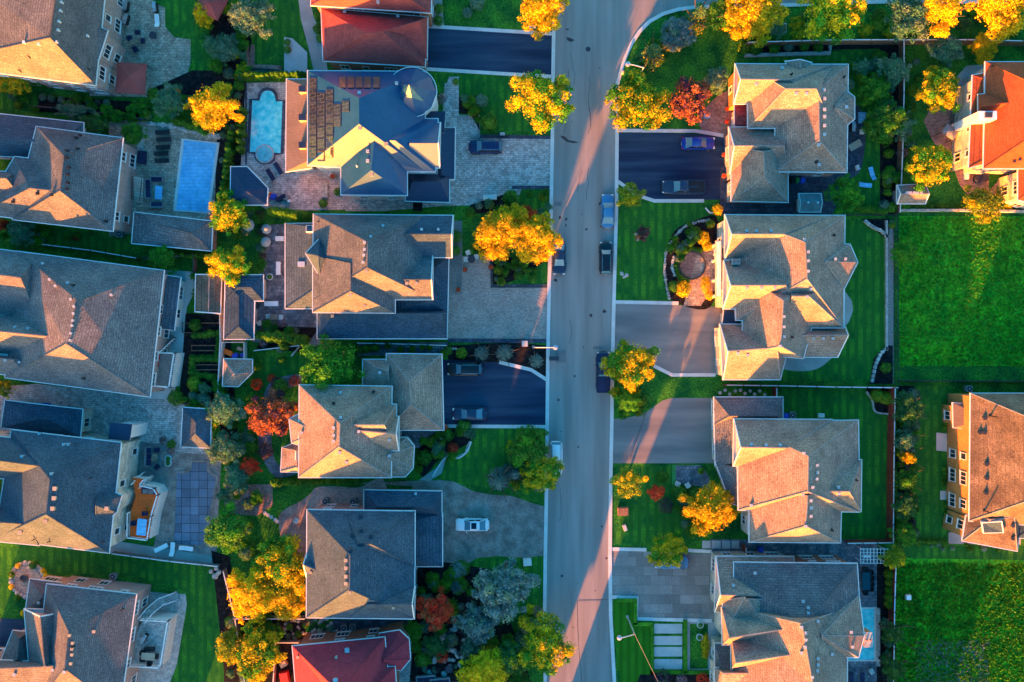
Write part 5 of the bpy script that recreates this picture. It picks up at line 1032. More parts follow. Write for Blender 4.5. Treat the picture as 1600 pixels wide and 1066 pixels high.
def fill(poly, n, r0, r1, kinds, label, grp, hh=None):
    xs = [p[0] for p in poly]; ys = [p[1] for p in poly]; k = 0
    while k < n:
        x, y = R.uniform(min(xs), max(xs)), R.uniform(min(ys), max(ys))
        if inpoly(x, y, poly): kd = R.choice(kinds); T(x, y, R.uniform(r0, r1), kd, label, hh and hh * R.uniform(.6, 1.2), None if kd.endswith('ball') else 'evergreen_bush' if kd in ('deep', 'teal', 'spruce', 'bluepuff') else 'leafy_bush', 'shrub', grp); k += 1
G3 = ['ball', 'bright', 'sageball', 'limeball', 'green', 'green', 'teal']
fill([(300, 430), (345, 425), (350, 600), (380, 720), (372, 860), (345, 890), (338, 700), (335, 640), (285, 640), (290, 595), (345, 595), (345, 500), (300, 500)], 46, 6, 13, G3, 'mixed green shrub in the planted strip behind the left-hand pools', 'shrubs of the left planted strip')
fill([(235, 142), (300, 150), (385, 112), (385, 128), (330, 165), (240, 168)], 16, 6, 12, G3, 'green shrub in the bed below the top left patio', 'shrubs below the top left patio'); fill([(345, 205), (372, 140), (380, 140), (372, 330), (350, 335)], 20, 5, 9, G3, 'green shrub filling the strip between the two pools', 'filler shrubs between the pools')
fill([(300, 0), (405, 0), (385, 110), (350, 122), (322, 90)], 30, 7, 15, G3 + ['maple'], 'shrub in the dense planting left of the square stone patio', 'dense planting at the top'); fill([(650, 890), (720, 890), (830, 960), (850, 1066), (725, 1066), (715, 1000), (655, 975)], 40, 6, 14, G3 + ['bluepuff', 'purpleball'], 'shrub in the dense front planting around the blue spruces', 'shrubs around the blue spruces')
fill([(1375, 78), (1402, 78), (1400, 330), (1378, 330)], 34, 6, 12, G3, 'green shrub along the top right board fence', 'shrubs along the board fence'); fill([(1090, 15), (1590, 12), (1590, 50), (1160, 56), (1095, 40)], 34, 8, 17, ['green', 'teal', 'deep', 'maple', 'ball'], 'leafy bush under the row of trees along the top edge', 'bushes along the top edge')
fill([(1085, 20), (1090, 75), (1000, 130), (980, 145), (985, 110), (1010, 60), (1040, 35)], 20, 6, 13, G3 + ['bluepuff', 'spruce'], 'bush in the round corner bed', 'bushes in the corner bed'); fill([(1403, 605), (1430, 605), (1428, 850), (1403, 850)], 44, 6, 13, G3 + ['purpleball'], 'mixed bush in the long bed right of the red fence', 'bushes right of the red fence')
fill([(1382, 960), (1400, 960), (1400, 1075), (1382, 1075)], 16, 5, 10, ['deep', 'teal', 'ball'], 'dark evergreen bush beside the narrow pool', 'bushes beside the narrow pool'); fill([(652, 690), (690, 666), (738, 668), (732, 700), (690, 722)], 14, 5, 10, G3 + ['redball'], 'bush in the curved front bed of the tan house', 'bushes of the curved front bed')
fill([(735, 320), (800, 300), (858, 300), (858, 345), (735, 345)], 14, 5, 9, G3 + ['purpleball'], 'bush in the bed between the two paver driveways', 'bushes between the paver driveways'); fill([(775, 405), (850, 405), (800, 440), (775, 445)], 12, 4, 8, G3, 'bush under the golden pair of trees', 'bushes under the golden pair')
fill([(352, 950), (440, 965), (430, 1070), (358, 1070)], 24, 7, 15, G3 + ['maple'], 'bush in the back garden left of the crimson roof', 'bushes left of the crimson roof'); fill([(402, 556), (470, 560), (462, 600), (412, 640), (395, 740), (380, 720)], 16, 6, 12, G3 + ['purpleball', 'redball'], 'bush around the curved blue garden path', 'bushes around the curved path')
fill([(0, 142), (235, 165), (340, 208), (235, 190), (60, 172), (0, 168)], 26, 5, 11, G3, 'bush in the strip between the two upper left houses', 'bushes between the upper left houses'); fill([(0, 350), (60, 354), (140, 372), (140, 382), (0, 376)], 12, 5, 10, G3 + ['redball'], 'bush in the strip lawn below the orange-lit roof', 'bushes on the strip lawn')
fill([(1062, 350), (1112, 345), (1112, 385), (1090, 390), (1045, 420), (1045, 380)], 18, 4, 9, G3 + ['goldball'], 'small bush in the upper half of the front court bed', 'bushes of the front court bed'); fill([(1040, 728), (1060, 770), (1120, 790), (1105, 845), (1070, 845), (1060, 800)], 16, 6, 12, G3 + ['maple'], 'bush under the large golden tree by the slab path', 'bushes under the large golden tree')
fill([(1320, 82), (1395, 80), (1390, 160), (1360, 250), (1345, 200), (1345, 120)], 14, 8, 16, ['green', 'teal', 'bright', 'ball'], 'leafy bush in the garden right of the pink-walled grey roof', 'bushes right of the grey roof'); fill([(1412, 85), (1440, 85), (1430, 200), (1420, 300), (1410, 330)], 12, 6, 12, G3, 'bush just right of the top board fence', 'bushes right of the top board fence')
fill([(958, 585), (1005, 590), (1010, 640), (985, 650), (958, 650)], 12, 6, 13, ['green', 'bright', 'maple', 'ball'], 'bush on the verge below the tree by the dark blue pickup', 'bushes on the verge'); fill([(800, 675), (852, 672), (853, 770), (810, 765), (780, 735)], 14, 8, 15, ['green', 'deep', 'bluepuff', 'maple'], 'bush beside the kerb near the white suv', 'bushes near the white suv')
fill([(600, 538), (700, 545), (700, 556), (600, 552)], 10, 4, 7, G3, 'small bush in the strip between the two middle houses', 'bushes between the middle houses'); fill([(1425, 842), (1485, 848), (1590, 858), (1590, 864), (1425, 856)], 16, 3, 6, ['ball', 'sageball'], 'low plant along the path strip below the orange-walled house', 'plants on the path strip')
fill([(735, 395), (768, 400), (770, 372), (745, 365)], 6, 5, 9, G3, 'bush at the corner of the front court', 'bushes at the front court corner'); fill([(645, 975), (660, 900), (700, 890), (730, 900), (720, 1000), (670, 1010)], 26, 6, 12, G3 + ['purpleball'], 'bush between the blue roof and the blue spruces', 'bushes beside the blue roof')
fill([(690, 150), (745, 150), (750, 205), (738, 178), (717, 178), (715, 150)], 8, 5, 9, G3, 'bush in the stepped bed by the corner turret', 'bushes in the stepped bed'); fill([(380, 745), (420, 750), (400, 860), (380, 870)], 12, 6, 12, G3, 'bush right of the strap-grid pool garden', 'bushes by the strap-grid pool garden')
fill([(372, 330), (415, 335), (410, 425), (400, 350), (375, 425)], 14, 6, 11, G3 + ['purpleball'], 'bush between the golden trees and the grey deck', 'bushes left of the grey deck'); fill([(395, 505), (480, 510), (475, 540), (398, 540)], 14, 5, 10, G3 + ['flowerball'], 'bush in the corner bed of the grey deck', 'bushes in the deck corner bed')
def row(pts, n, r, kind, label, grp, h=2.6, ry=None):
    w_ = [Vector((*p, 0)) for p in pts]; tot = sum((w_[i + 1] - w_[i]).length for i in range(len(w_) - 1))
    for k in range(n):
        t = tot * (k + .5) / n
        for i in range(len(w_) - 1):
            L_ = (w_[i + 1] - w_[i]).length
            if t <= L_ or i == len(w_) - 2: q = w_[i].lerp(w_[i + 1], t / L_); break
            t -= L_
        T(q.x + R.uniform(-1, 1), q.y + R.uniform(-1, 1), r * R.uniform(.85, 1.15), kind, label, h * R.uniform(.85, 1.15), None, 'shrub', grp, ry)
row([(376, 118), (478, 118)], 13, 6.5, 'cedar', 'clipped cedar in the hedge above the turquoise pool', 'cedars above the turquoise pool')
row([(362, 205), (357, 240), (352, 290), (345, 318)], 13, 7, 'cedar', 'cedar in the hedge between the two pools', 'cedars between the two pools')
row([(378, 165), (374, 240)], 6, 7, 'cedar', 'dark cedar beside the turquoise pool wall', 'cedars beside the pool wall')
row([(168, 172), (212, 186)], 7, 6, 'cedar', 'low cedar behind the pool terrace', 'cedars behind the pool terrace', 2); row([(200, 170), (232, 178)], 4, 6, 'cedar', 'small cedar below the red canopy', 'cedars below the red canopy', 1.8); row([(270, 185), (320, 205)], 8, 7, 'cedar', 'cedar under the golden tree by the blue pool', 'cedars under the golden tree', 2.4)
row([(420, 330), (480, 338)], 8, 9, 'cedar', 'yellow-tipped cedar between the pavilion and the grey house', 'cedars by the pavilion'); row([(400, 523), (478, 532)], 9, 10, 'cedar', 'cedar in the hedge below the grey deck', 'cedars below the grey deck'); row([(425, 754), (560, 752)], 16, 6.5, 'cedar', 'low cedar in the long hedge below the tan house', 'cedars below the tan house', 1.8)
row([(560, 548), (590, 543)], 4, 7, 'cedar', 'dark cedar between the two middle houses', 'cedars between the middle houses'); row([(275, 398), (328, 402)], 7, 5, 'cedar', 'small cedar along the pool house south side', 'cedars south of the pool house', 1.8); row([(0, 118), (70, 130)], 6, 7, 'cedar', 'cedar below the orange roof at the left edge', 'cedars at the left edge')
row([(1388, 892), (1390, 950)], 5, 8, 'limeball', 'gold-edged clump beside the red-brown fence', 'clumps beside the red-brown fence', 1.6); row([(1320, 322), (1385, 330)], 8, 7, 'ball', 'leafy shrub in the bed along the garden end', 'shrubs along the garden end', 1.2); row([(1428, 845), (1480, 848)], 8, 5, 'ball', 'low dark shrub at the end of the side lawn', 'shrubs ending the side lawn', .8)
row([(1476, 632), (1476, 672)], 6, 4, 'ball', 'small clipped shrub beside the tall orange wall, upper row', 'shrubs by the orange wall, upper', .9); row([(1475, 730), (1475, 762)], 5, 4, 'ball', 'small clipped shrub beside the tall orange wall, middle row', 'shrubs by the orange wall, middle', .9); row([(1476, 785), (1482, 826)], 6, 4, 'ball', 'small clipped shrub beside the tall orange wall, lower row', 'shrubs by the orange wall, lower', .9)
row([(60, 150), (110, 160), (175, 160)], 8, 6, 'sageball', 'low shrub in the dark strip beside the pink house', 'shrubs beside the pink house', 1); row([(1450, 325), (1500, 327)], 6, 6, 'ball', 'shrub in front of the garden stone wall', 'shrubs at the stone wall', 1); row([(300, 525), (342, 520), (340, 560), (300, 560), (300, 585), (340, 590)], 24, 6.5, 'ball', 'leafy vegetable plant in the raised garden rows', 'vegetable garden plants', .8)
row([(785, 405), (790, 412), (800, 418), (815, 421), (838, 424)], 12, 5, 'ball', 'clipped plant of the curved low hedge beside the driveway', 'curved low hedge plants', .7); row([(742, 385), (750, 395), (765, 398)], 6, 5, 'ball', 'clipped plant of the small hedge under the golden pair', 'small hedge plants', .7); row([(1062, 402), (1056, 418), (1062, 436), (1075, 443)], 9, 4.5, 'ball', 'clipped plant ringing the round brick court', 'plants ringing the round court', .6); row([(1066, 398), (1080, 388), (1098, 392)], 7, 4.5, 'ball', 'clipped plant over the top of the round brick court', 'plants over the round court', .6)
for _ in range(26): T(R.uniform(655, 725), R.uniform(985, 1060), R.uniform(3, 6), R.choice(['sageball', 'ball', 'purpleball']), 'small plant among the boulders of the bottom terrace bed', None, None, 'plant', 'plants among the boulders')
for _ in range(22): T(R.uniform(400, 520), R.uniform(968, 998), R.uniform(3, 7), R.choice(['sageball', 'ball', 'purpleball']), 'small plant in the dark rock bed below the blue hip-roofed house', None, None, 'plant', 'plants in the dark rock bed')
for _ in range(16): T(R.uniform(1403, 1425), R.uniform(610, 845), R.uniform(4, 9), R.choice(['sageball', 'ball', 'purpleball']), 'low plant at the foot of the fence bed trees', None, None, 'plant', 'low plants in the fence bed')
for _ in range(20): T(R.uniform(285, 345), R.uniform(600, 635), R.uniform(3, 6), R.choice(['ball', 'ball', 'purpleball']), 'low plant in the dark bed above the blue gazebo', None, None, 'plant', 'low plants above the gazebo')
# tall weedy tufts on the two empty lots (nobody could count them)
def tufts(x0, y0, x1, y1, n, ks, seed, h=.45, name='field_grass'):
    rr = random.Random(seed); b = B(); p0 = P(x0, y1)
    for _ in range(n):
        p = P(rr.uniform(x0, x1), rr.uniform(y0, y1)); s_ = rr.uniform(.06, .2); k = ks[0] if rr.random() < .8 else rr.choice(ks)
        a = rr.uniform(0, 6.28); hh = h * rr.uniform(.3, 1)
        u = Vector((math.cos(a), math.sin(a), 0)) * s_; q = Vector((rr.uniform(-.25, .25), rr.uniform(-.25, .25), hh)); b.face([p - u + Vector((0, 0, .02)), p + u + Vector((0, 0, .02)), p + q + u * .3, p + q - u * .3], k)
    return tag(b.build(name, org=p0), kind='stuff')
tufts(1405, 340, 1640, 572, 14000, ['leafbright', 'leafgreen'], 1, .3); tufts(1398, 880, 1640, 1080, 13000, ['leafbright', 'leafgreen', 'leafbright', 'leaflime'], 2, .45); tufts(1430, 1000, 1545, 1075, 1500, ['gravel', 'drygrass'], 3, .3, 'dry_weeds')

# ---------------------------------------------------------------- cars
CW = {}
def wheel_mesh():
    if 'w' not in CW:
        b = B(); n = 16
        for x0, x1, r, k in ((-.11, .11, .33, 'rubber'), (.105, .118, .20, 'chrome')): b.tube((0, x0, 0), (0, x1, 0), r, k, n=n)
        o = b.build('wheel', smooth=True); CW['w'] = o.data; bpy.data.objects.remove(o)
    return CW['w']
def car(px, py, deg, paintk, label, L_=4.7, W_=1.86, H_=1.45, kind='sedan', sunroof=False, name='parked_car'):
    p = P(px, py, 1.0); t = thing(name, (p.x, p.y, gz(px, py) + .003), label, 'car' if kind != 'pickup' else 'pickup truck', None, math.radians(deg))
    hw = W_ / 2; zb = .78 if kind == 'sedan' else .98; b = B()
    # body shell: (x fraction, half width fraction, top height)
    sec = [(-.5, .74, zb * .82), (-.485, .86, zb * .97), (-.44, .95, zb * 1.03), (-.30, 1.0, zb * 1.05), (0, 1.0, zb * 1.05), (.22, 1.0, zb * 1.03), (.36, .98, zb * .97), (.44, .92, zb * .89), (.48, .82, zb * .80), (.5, .66, zb * .66)]
    rings = []
    for x, wf, zt in sec:
        w2 = hw * wf; X = x * L_; rings.append([(X, -w2 * .96, .22), (X, -w2, .45), (X, -w2, zt * .72), (X, -w2 * .93, zt * .93), (X, -w2 * .80, zt), (X, 0, zt + .035), (X, w2 * .80, zt), (X, w2 * .93, zt * .93), (X, w2, zt * .72), (X, w2, .45), (X, w2 * .96, .22)])
    b.loft(rings, paintk); b.build('body', t, smooth=True)
    if kind == 'sedan': c0, c1, c2, c3 = -.40, -.22, .06, .24
    elif kind == 'suv': c0, c1, c2, c3 = -.485, -.42, .10, .25
    else: c0, c1, c2, c3 = -.10, -.05, .12, .24
    z0, z1 = zb * 1.02, H_
    def cab(x0, x1, x2, x3, wl, wu, k, zt, dz=0):
        g = B(); lo = [(x0 * L_, wl), (x3 * L_, wl)]; hi = [(x1 * L_, wu), (x2 * L_, wu)]
        v = [(lo[0][0], -wl * .93, z0), (lo[1][0], -wl * .86, z0), (lo[1][0], wl * .86, z0), (lo[0][0], wl * .93, z0), (hi[0][0], -wu, zt), (hi[1][0], -wu * .97, zt), (hi[1][0], wu * .97, zt), (hi[0][0], wu, zt)]
        g.mesh(v, [(0, 1, 5, 4), (2, 3, 7, 6), (4, 5, 6, 7)], 'carglass'); g.mesh(v, [(1, 2, 6, 5)], 'windscreen'); g.mesh(v, [(3, 0, 4, 7)], 'windscreen'); return g, v
    g, v = cab(c0, c1, c2, c3, hw * .92, hw * .70, 'carglass', z1 - .04); g.build('cabin_glass', t)
    r = B(); xs = [c1, c1 + .03, (c1 + c2) / 2, c2 - .02, c2]; ws = [.69, .72, .73, .71, .67]; zz = [z1 - .035, z1 - .005, z1 + .01, z1 - .01, z1 - .045]
    r.loft([[(x * L_, -hw * w_, z - .04), (x * L_, -hw * w_ * .93, z), (x * L_, 0, z + .02), (x * L_, hw * w_ * .93, z), (x * L_, hw * w_, z - .04)] for x, w_, z in zip(xs, ws, zz)], paintk)
    for i, j in ((0, 4), (1, 5), (2, 6), (3, 7)): r.tube(v[i], v[j], .045, paintk, n=5)
    mx = (c1 + c2) / 2 * L_
    for s_ in (-1, 1): r.tube((mx, s_ * hw * .90, z0), (mx, s_ * hw * .70, z1 - .05), .04, paintk, n=5)
    r.build('roof', t, smooth=True)
    if sunroof: q = B(); q.box(((c1 + c2) / 2 * L_ + .15, 0, z1 + .015), (.75, hw * .95, .02), 'carglass', bev=.06); q.build('sunroof', t)
    if kind == 'suv':
        for s_ in (-1, 1): q = B(); q.tube((c1 * L_ + .1, s_ * hw * .62, z1 + .04), (c2 * L_ - .15, s_ * hw * .62, z1 + .04), .03, 'chrome', n=5); q.build('roof_rail', t)
    if kind == 'pickup':
        q = B(); x0, x1 = -.475 * L_, -.115 * L_
        q.box(((x0 + x1) / 2, 0, zb * 1.03), (x1 - x0, hw * 1.62, .05), 'black' if paintk != 'paintdeep' else 'navy')
        for s_ in (-1, 1): q.box(((x0 + x1) / 2, s_ * hw * .88, zb * 1.0), (x1 - x0, .12, .12), paintk)
        q.box((x0, 0, zb * 1.0), (.1, hw * 1.8, .12), paintk); q.build('cargo_bed', t)
    for x, y in ((.31, 1), (.31, -1), (-.31, 1), (-.31, -1)):
        w2 = bpy.data.objects.new('wheel', wheel_mesh()); col.objects.link(w2); w2.parent = t; w2.location = (x * L_, y * (hw - .09), .33); w2.rotation_euler = (0, 0, 0 if y > 0 else math.pi)
    for s_ in (-1, 1):
        q = B(); q.box((.462 * L_, s_ * hw * .66, zb * .66), (.28, .36, .14), 'lamp', -s_ * .45, bev=.05); q.build('headlight', t)
        q = B(); q.box((-.478 * L_, s_ * hw * .70, zb * .76), (.16, .40, .16), 'tail', s_ * .25, bev=.03); q.build('tail_light', t)
        q = B(); q.box((c3 * L_ - .35, s_ * (hw + .09), zb * 1.0), (.16, .22, .13), paintk, bev=.04); q.build('mirror', t)
    for x in (.503, -.503): q = B(); q.box((x * L_, 0, .30), (.03, .5, .12), 'white' if x < 0 else 'black'); q.build('number_plate' if x < 0 else 'grille', t)
    return t
car(758, 229, 180, 'paintnavy', 'dark navy suv parked on the pale grey paver driveway', 4.8, 1.95, 1.65, 'suv')
car(1092, 223, 0, 'paintblue', 'bright blue car on the asphalt driveway beside the brick patio', 4.75)
car(1069, 292, 180, 'paintgrey', 'dark grey pickup truck on the right-hand asphalt driveway', 6.2, 2.05, 1.85, 'pickup', name='pickup_truck')
car(950, 329, 90, 'paintsilver', 'silver-blue sedan parked at the right kerb of the road', 4.8)
car(947, 403, 90, 'paintblack', 'black suv with red tail lights at the right kerb behind the silver-blue sedan', 4.6, 1.85, 1.6, 'suv')
car(874, 403, -90, 'paintgrey', 'dark sedan at the left kerb partly under the golden trees', 4.8)
car(726, 577, 180, 'paintblack', 'black suv on the curved asphalt driveway, upper of two', 4.9, 1.95, 1.7, 'suv')
car(733, 647, 180, 'paintgrey', 'dark grey sedan on the curved asphalt driveway, lower of two', 4.8, 1.9)
car(738, 821, 180, 'paintwhite', 'white sedan with sunroof alone on the stamped concrete driveway', 4.8, 1.86, 1.42, 'sedan', True)
car(869, 716, -90, 'paintwhite', 'white suv at the left kerb partly under the leafy trees', 4.7, 1.88, 1.6, 'suv')
car(943, 582, 90, 'paintdeep', 'dark blue pickup truck with covered bed at the right kerb', 5.9, 2.05, 1.85, 'pickup', name='pickup_truck')
car(1050, 880, 180, 'paintsilver', 'pale blue car on the concrete slab driveway under the golden-edged tree', 4.8)

# ---------------------------------------------------------------- street furniture
def lamp(px, py, ht, ax, ay, label):
    """top of the pole seen at (px, py); arm reaches to the picture point (ax, ay)"""
    p = P(px, py, ht); t = thing('street_lamp', (p.x, p.y, 0), label, 'street lamp'); q = P(ax, ay, ht + .3) - Vector((p.x, p.y, 0)); b = B()
    b.lathe((0, 0, 0), [(.22, 0), (.22, .25), (.12, .3), (.10, 2), (.07, ht)], 'concrete', 12); b.build('pole', t, smooth=True)
    b = B(); pr = Vector((0, 0, ht - .3))
    for i in range(1, 7): f = i / 6; c = Vector((q.x * f, q.y * f, ht - .3 + .6 * math.sin(f * 1.57))); b.tube(pr, c, .075, 'steel', n=8); pr = c
    b.build('arm', t); b = B(); d = math.atan2(q.y, q.x); b.lathe((q.x, q.y, ht + .12), [(.10, -.12), (.34, 0), (.32, .18), (.14, .26)], 'steel', 16); b.build('lamp_head', t, smooth=True)
lamp(1006, 105, 7.6, 981, 100, 'street lamp with curved arm at the round corner bed'); lamp(836, 543, 7.6, 868, 543, 'street lamp with straight arm beside the small driveway spruces'); lamp(992, 992, 7.6, 968, 997, 'street lamp standing on the striped turf at the bottom right')
def simple(name, px, py, label, cat, fn, rz=0, group=None, z=0):
    p = P(px, py, 0); t = thing(name, (p.x, p.y, gz(px, py) + z), label, cat, group, math.radians(rz)); fn(t); return t
def part(t, name, fn): b = B(); fn(b); return b.build(name, t)
def boxthing(name, px, py, w_, d, h, k, label, cat, rz=0, top=None, group=None, bev=.03):
    p = P(px, py, 0); b = B(); b.box((0, 0, 0), (w_, d, h), k, 0, top, bev); b.box((0, 0, h), (w_ * .9, d * .9, .04), top or k, 0, None, bev)
    o = b.build(name, loc=(p.x, p.y, gz(px, py) + .003)); o.rotation_euler = (0, 0, math.radians(rz)); return tag(o, label, cat, group)
def mail(t):
    part(t, 'cabinet', lambda b: (b.box((0, 0, .25), (1.3, .5, 1.1), 'grey', bev=.03), b.box((0, 0, 1.35), (1.4, .6, .08), 'trimdark')))
    part(t, 'leg', lambda b: b.box((0, 0, 0), (.9, .35, .25), 'concrete'))
    for i in range(4): part(t, 'mail_door', lambda b, i=i: b.box((-.48 + .32 * i, -.26, .4), (.27, .03, .8), 'steel'))
simple('community_mailbox', 865, 560, 'grey community mailbox cabinet at the left kerb below the street lamp', 'mailbox', mail)
boxthing('utility_box', 820, 537, .85, .85, .7, 'slab', 'pale square utility box above the small spruces', 'utility box'); boxthing('utility_box', 824, 877, 1.2, .95, .8, 'wallwhite', 'pale utility box on the lawn edge below the stamped driveway', 'utility box', 5)
boxthing('utility_box', 785, 210, .7, .4, .4, 'slab', 'small pale box on the lawn edge by the paver driveway', 'utility box'); boxthing('utility_box', 832, 43, .9, .4, .35, 'slab', 'small pale box at the edge of the top lawn', 'utility box', 10); boxthing('utility_box', 1417, 932, .7, .7, .6, 'white', 'small white box alone in the bottom right weedy lot', 'utility box')
boxthing('utility_box', 972, 115, .35, .35, .8, 'wallcream', 'small pale post box beside the top street lamp', 'utility box'); boxthing('wooden_box', 973, 798, 1.5, 1.15, .8, 'wood', 'wooden box on the golden-tree lawn', 'box', 3, 'fencewoodx'); boxthing('garden_box', 976, 824, .5, .9, .5, 'slab', 'small pale box on the golden-tree lawn below the wooden one', 'box', 20)
def ac(t):
    part(t, 'housing', lambda b: b.box((0, 0, .05), (.85, .85, .8), 'grey', bev=.08)); part(t, 'fan_grille', lambda b: (b.lathe((0, 0, .85), [(.36, 0), (.36, .03), (.3, .03)], 'trimdark', 20), b.lathe((0, 0, .86), [(.1, 0), (.1, .05)], 'steel', 12)))
for x, y, s_ in ((510, 782, 'beside the grey walk behind the blue hip-roofed house, left'), (553, 783, 'beside the grey walk behind the blue hip-roofed house, right'), (1236, 648, 'on the lawn above the roof with orange west slopes'), (140, 654, 'on the paving above the orange deck house'), (180, 899, 'on the lawn beside the bottom left pink wall'), (1510, 607, 'above the tall orange wall'), (539, 979, 'on the dark strip above the red-roofed house, left'), (552, 978, 'on the dark strip above the red-roofed house, right'), (190, 367, 'beside the covered pool house wall')):
    simple('air_conditioner', x, y, 'square air conditioner unit ' + s_, 'air conditioner', ac)
def binf(t, k='blue'):
    part(t, 'bin_body', lambda b: b.prism([(-.26, -.3), (.26, -.3), (.3, .32), (-.3, .32)], 0, .95, k)); part(t, 'lid', lambda b: b.box((0, .02, .95), (.62, .7, .07), k, bev=.05))
for x, y, k, s_ in ((1251, 284, 'blue', 'blue wheeled bin against the pink south wall'), (1237, 284, 'black', 'black wheeled bin against the pink south wall'), (1242, 284, 'green', 'green wheeled bin between the blue and the black one'), (62, 633, 'blue', 'blue bin on the grey paving between the left houses, upper'), (76, 633, 'blue', 'blue bin on the grey paving between the left houses, lower'), (1186, 857, 'blue', 'blue bin in the dark passage above the pool house')):
    simple('wheeled_bin', x, y, s_, 'bin', lambda t, k=k: binf(t, k), R.uniform(-20, 20))
# ---------------------------------------------------------------- garden furniture (one of each kind with its parts, then copies)
def f_chair(k):
    def f(t):
        part(t, 'seat', lambda b: b.box((0, 0, .36), (.56, .56, .12), k, bev=.04)); part(t, 'backrest', lambda b: b.box((-.30, 0, .4), (.12, .60, .48), k, bev=.03))
        for s_ in (-1, 1): part(t, 'armrest', lambda b, s_=s_: b.box((0, s_ * .31, .30), (.56, .08, .32), k))
        for x in (-.24, .24):
            for y in (-.24, .24): part(t, 'leg', lambda b, x=x, y=y: b.box((x, y, 0), (.05, .05, .37), 'trimdark'))
    return f
def f_lounger(k):
    def f(t):
        part(t, 'seat', lambda b: b.box((.28, 0, .28), (1.35, .62, .12), k, bev=.05)); part(t, 'backrest', lambda b: b.mesh([(-.4, -.31, .30), (-.4, .31, .30), (-1.0, .31, .62), (-1.0, -.31, .62), (-.36, -.31, .40), (-.36, .31, .40), (-.96, .31, .72), (-.96, -.31, .72)], [(4, 5, 6, 7), (0, 3, 2, 1), (0, 1, 5, 4), (2, 3, 7, 6), (1, 2, 6, 5), (3, 0, 4, 7)], k))
        for x in (-.85, .85):
            for y in (-.27, .27): part(t, 'leg', lambda b, x=x, y=y: b.box((x, y, 0), (.05, .05, .30), 'trimdark'))
    return f
def f_table(w_, d, k, lk='trimdark', h=.72):
    def f(t):
        part(t, 'tabletop', lambda b: b.box((0, 0, h), (w_, d, .05), k, bev=.04))
        for x in (-1, 1):
            for y in (-1, 1): part(t, 'leg', lambda b, x=x, y=y: b.box((x * w_ * .42, y * d * .40, 0), (.06, .06, h), lk))
    return f
def f_round(r, k):
    def f(t):
        part(t, 'tabletop', lambda b: b.lathe((0, 0, .68), [(r, 0), (r, .05)], k, 24)); part(t, 'pedestal', lambda b: b.lathe((0, 0, 0), [(r * .5, 0), (.06, .06), (.05, .68)], 'trimdark', 12))
    return f
def f_sofa(w_, k):
    def f(t):
        part(t, 'base', lambda b: b.box((0, 0, .08), (w_, .85, .30), k, bev=.03)); part(t, 'backrest', lambda b: b.box((0, .36, .3), (w_, .20, .48), k, bev=.04))
        for i in range(max(1, round(w_ / .75))): n = max(1, round(w_ / .75)); part(t, 'cushion', lambda b, i=i, n=n: b.box((-w_ / 2 + w_ * (i + .5) / n, -.06, .38), (w_ / n * .92, .62, .14), 'navy' if k != 'navy' else 'grey', bev=.06))
        for s_ in (-1, 1): part(t, 'armrest', lambda b, s_=s_: b.box((s_ * (w_ / 2 + .06), 0, .08), (.14, .85, .52), k, bev=.03))
    return f
def f_planter(r, pk, lk='leafbright'):
    def f(t):
        part(t, 'pot', lambda b: b.lathe((0, 0, 0), [(r * .7, 0), (r, .5), (r * .9, .5), (r * .85, .44)], pk, 18))
        o = bpy.data.objects.new('foliage', crown({'red': 'redball', 'leafbright': 'ball', 'white': 'flowerball'}.get(lk, 'ball'), 0)); col.objects.link(o); o.parent = t; o.location = (0, 0, .55); o.scale = (r * .8, r * .8, .3)
    return f
def f_umbrella(k, r=1.4, closed=False):
    def f(t):
        part(t, 'base', lambda b: b.lathe((0, 0, 0), [(.28, 0), (.28, .08), (.06, .1)], 'trimdark', 16)); part(t, 'pole', lambda b: b.tube((0, 0, 0), (0, 0, 2.5), .035, 'steel'))
        part(t, 'canopy', lambda b: b.lathe((0, 0, 0), [(.16, 1.2), (.22, 1.7), (.05, 2.6)], k, 8) if closed else b.lathe((0, 0, 0), [(r, 2.1), (r * .5, 2.4), (.03, 2.6)], k, 8))
    return f
def f_grill(t):
    part(t, 'cabinet', lambda b: b.box((0, 0, .1), (1.3, .55, .75), 'black', bev=.03)); part(t, 'hood', lambda b: b.box((0, 0, .85), (.75, .5, .28), 'steel', bev=.08))
    for s_ in (-1, 1): part(t, 'side_shelf', lambda b, s_=s_: b.box((s_ * .55, 0, .87), (.34, .48, .04), 'steel'))
def F(name, fn, cat, items, group=None):
    src = None
    for (x, y, rz, label) in items:
        if src is None: src = simple(name, x, y, label, cat, fn, rz, group)
        else:
            p = P(x, y, 0); dup(src, (p.x, p.y, gz(x, y)), math.radians(rz), label, None, group)
F('patio_chair', f_chair('navy'), 'chair', [(217, 52, 90, 'navy patio chair beside the set on the beige top left patio'), (205, 62, 10, 'navy patio chair nearest the pink wall on the top left patio'), (214, 80, -60, 'navy patio chair above the red canopy'), (225, 66, 180, 'navy patio chair right of the patio table, top left'),
  (247, 703, -90, 'dark chair above the fire table on the grey deck'), (247, 729, 140, 'dark chair below the fire table on the grey deck')])
F('patio_chair', f_chair('black'), 'chair', [(x, y, a, 'black chair around the long table on the narrow pool patio') for x, y, a in ((1358, 893, 180), (1359, 902, 180), (1359, 911, 180), (1358, 919, 180), (1350, 924, 90), (1350, 888, -90))], 'chairs at the long pool patio table')
F('patio_chair', f_chair('black'), 'chair', [(x, y, a, 'dark chair around the tan table on the bottom left terrace') for x, y, a in ((226, 1018, 0), (226, 1028, 0), (232, 1013, -90), (240, 1013, -90), (246, 1024, 180), (236, 1034, 90))], 'chairs at the terrace table')
F('patio_chair', f_chair('red'), 'chair', [(248, 558, 0, 'red chair on the white railed balcony, upper'), (246, 569, 0, 'red chair on the white railed balcony, lower')])
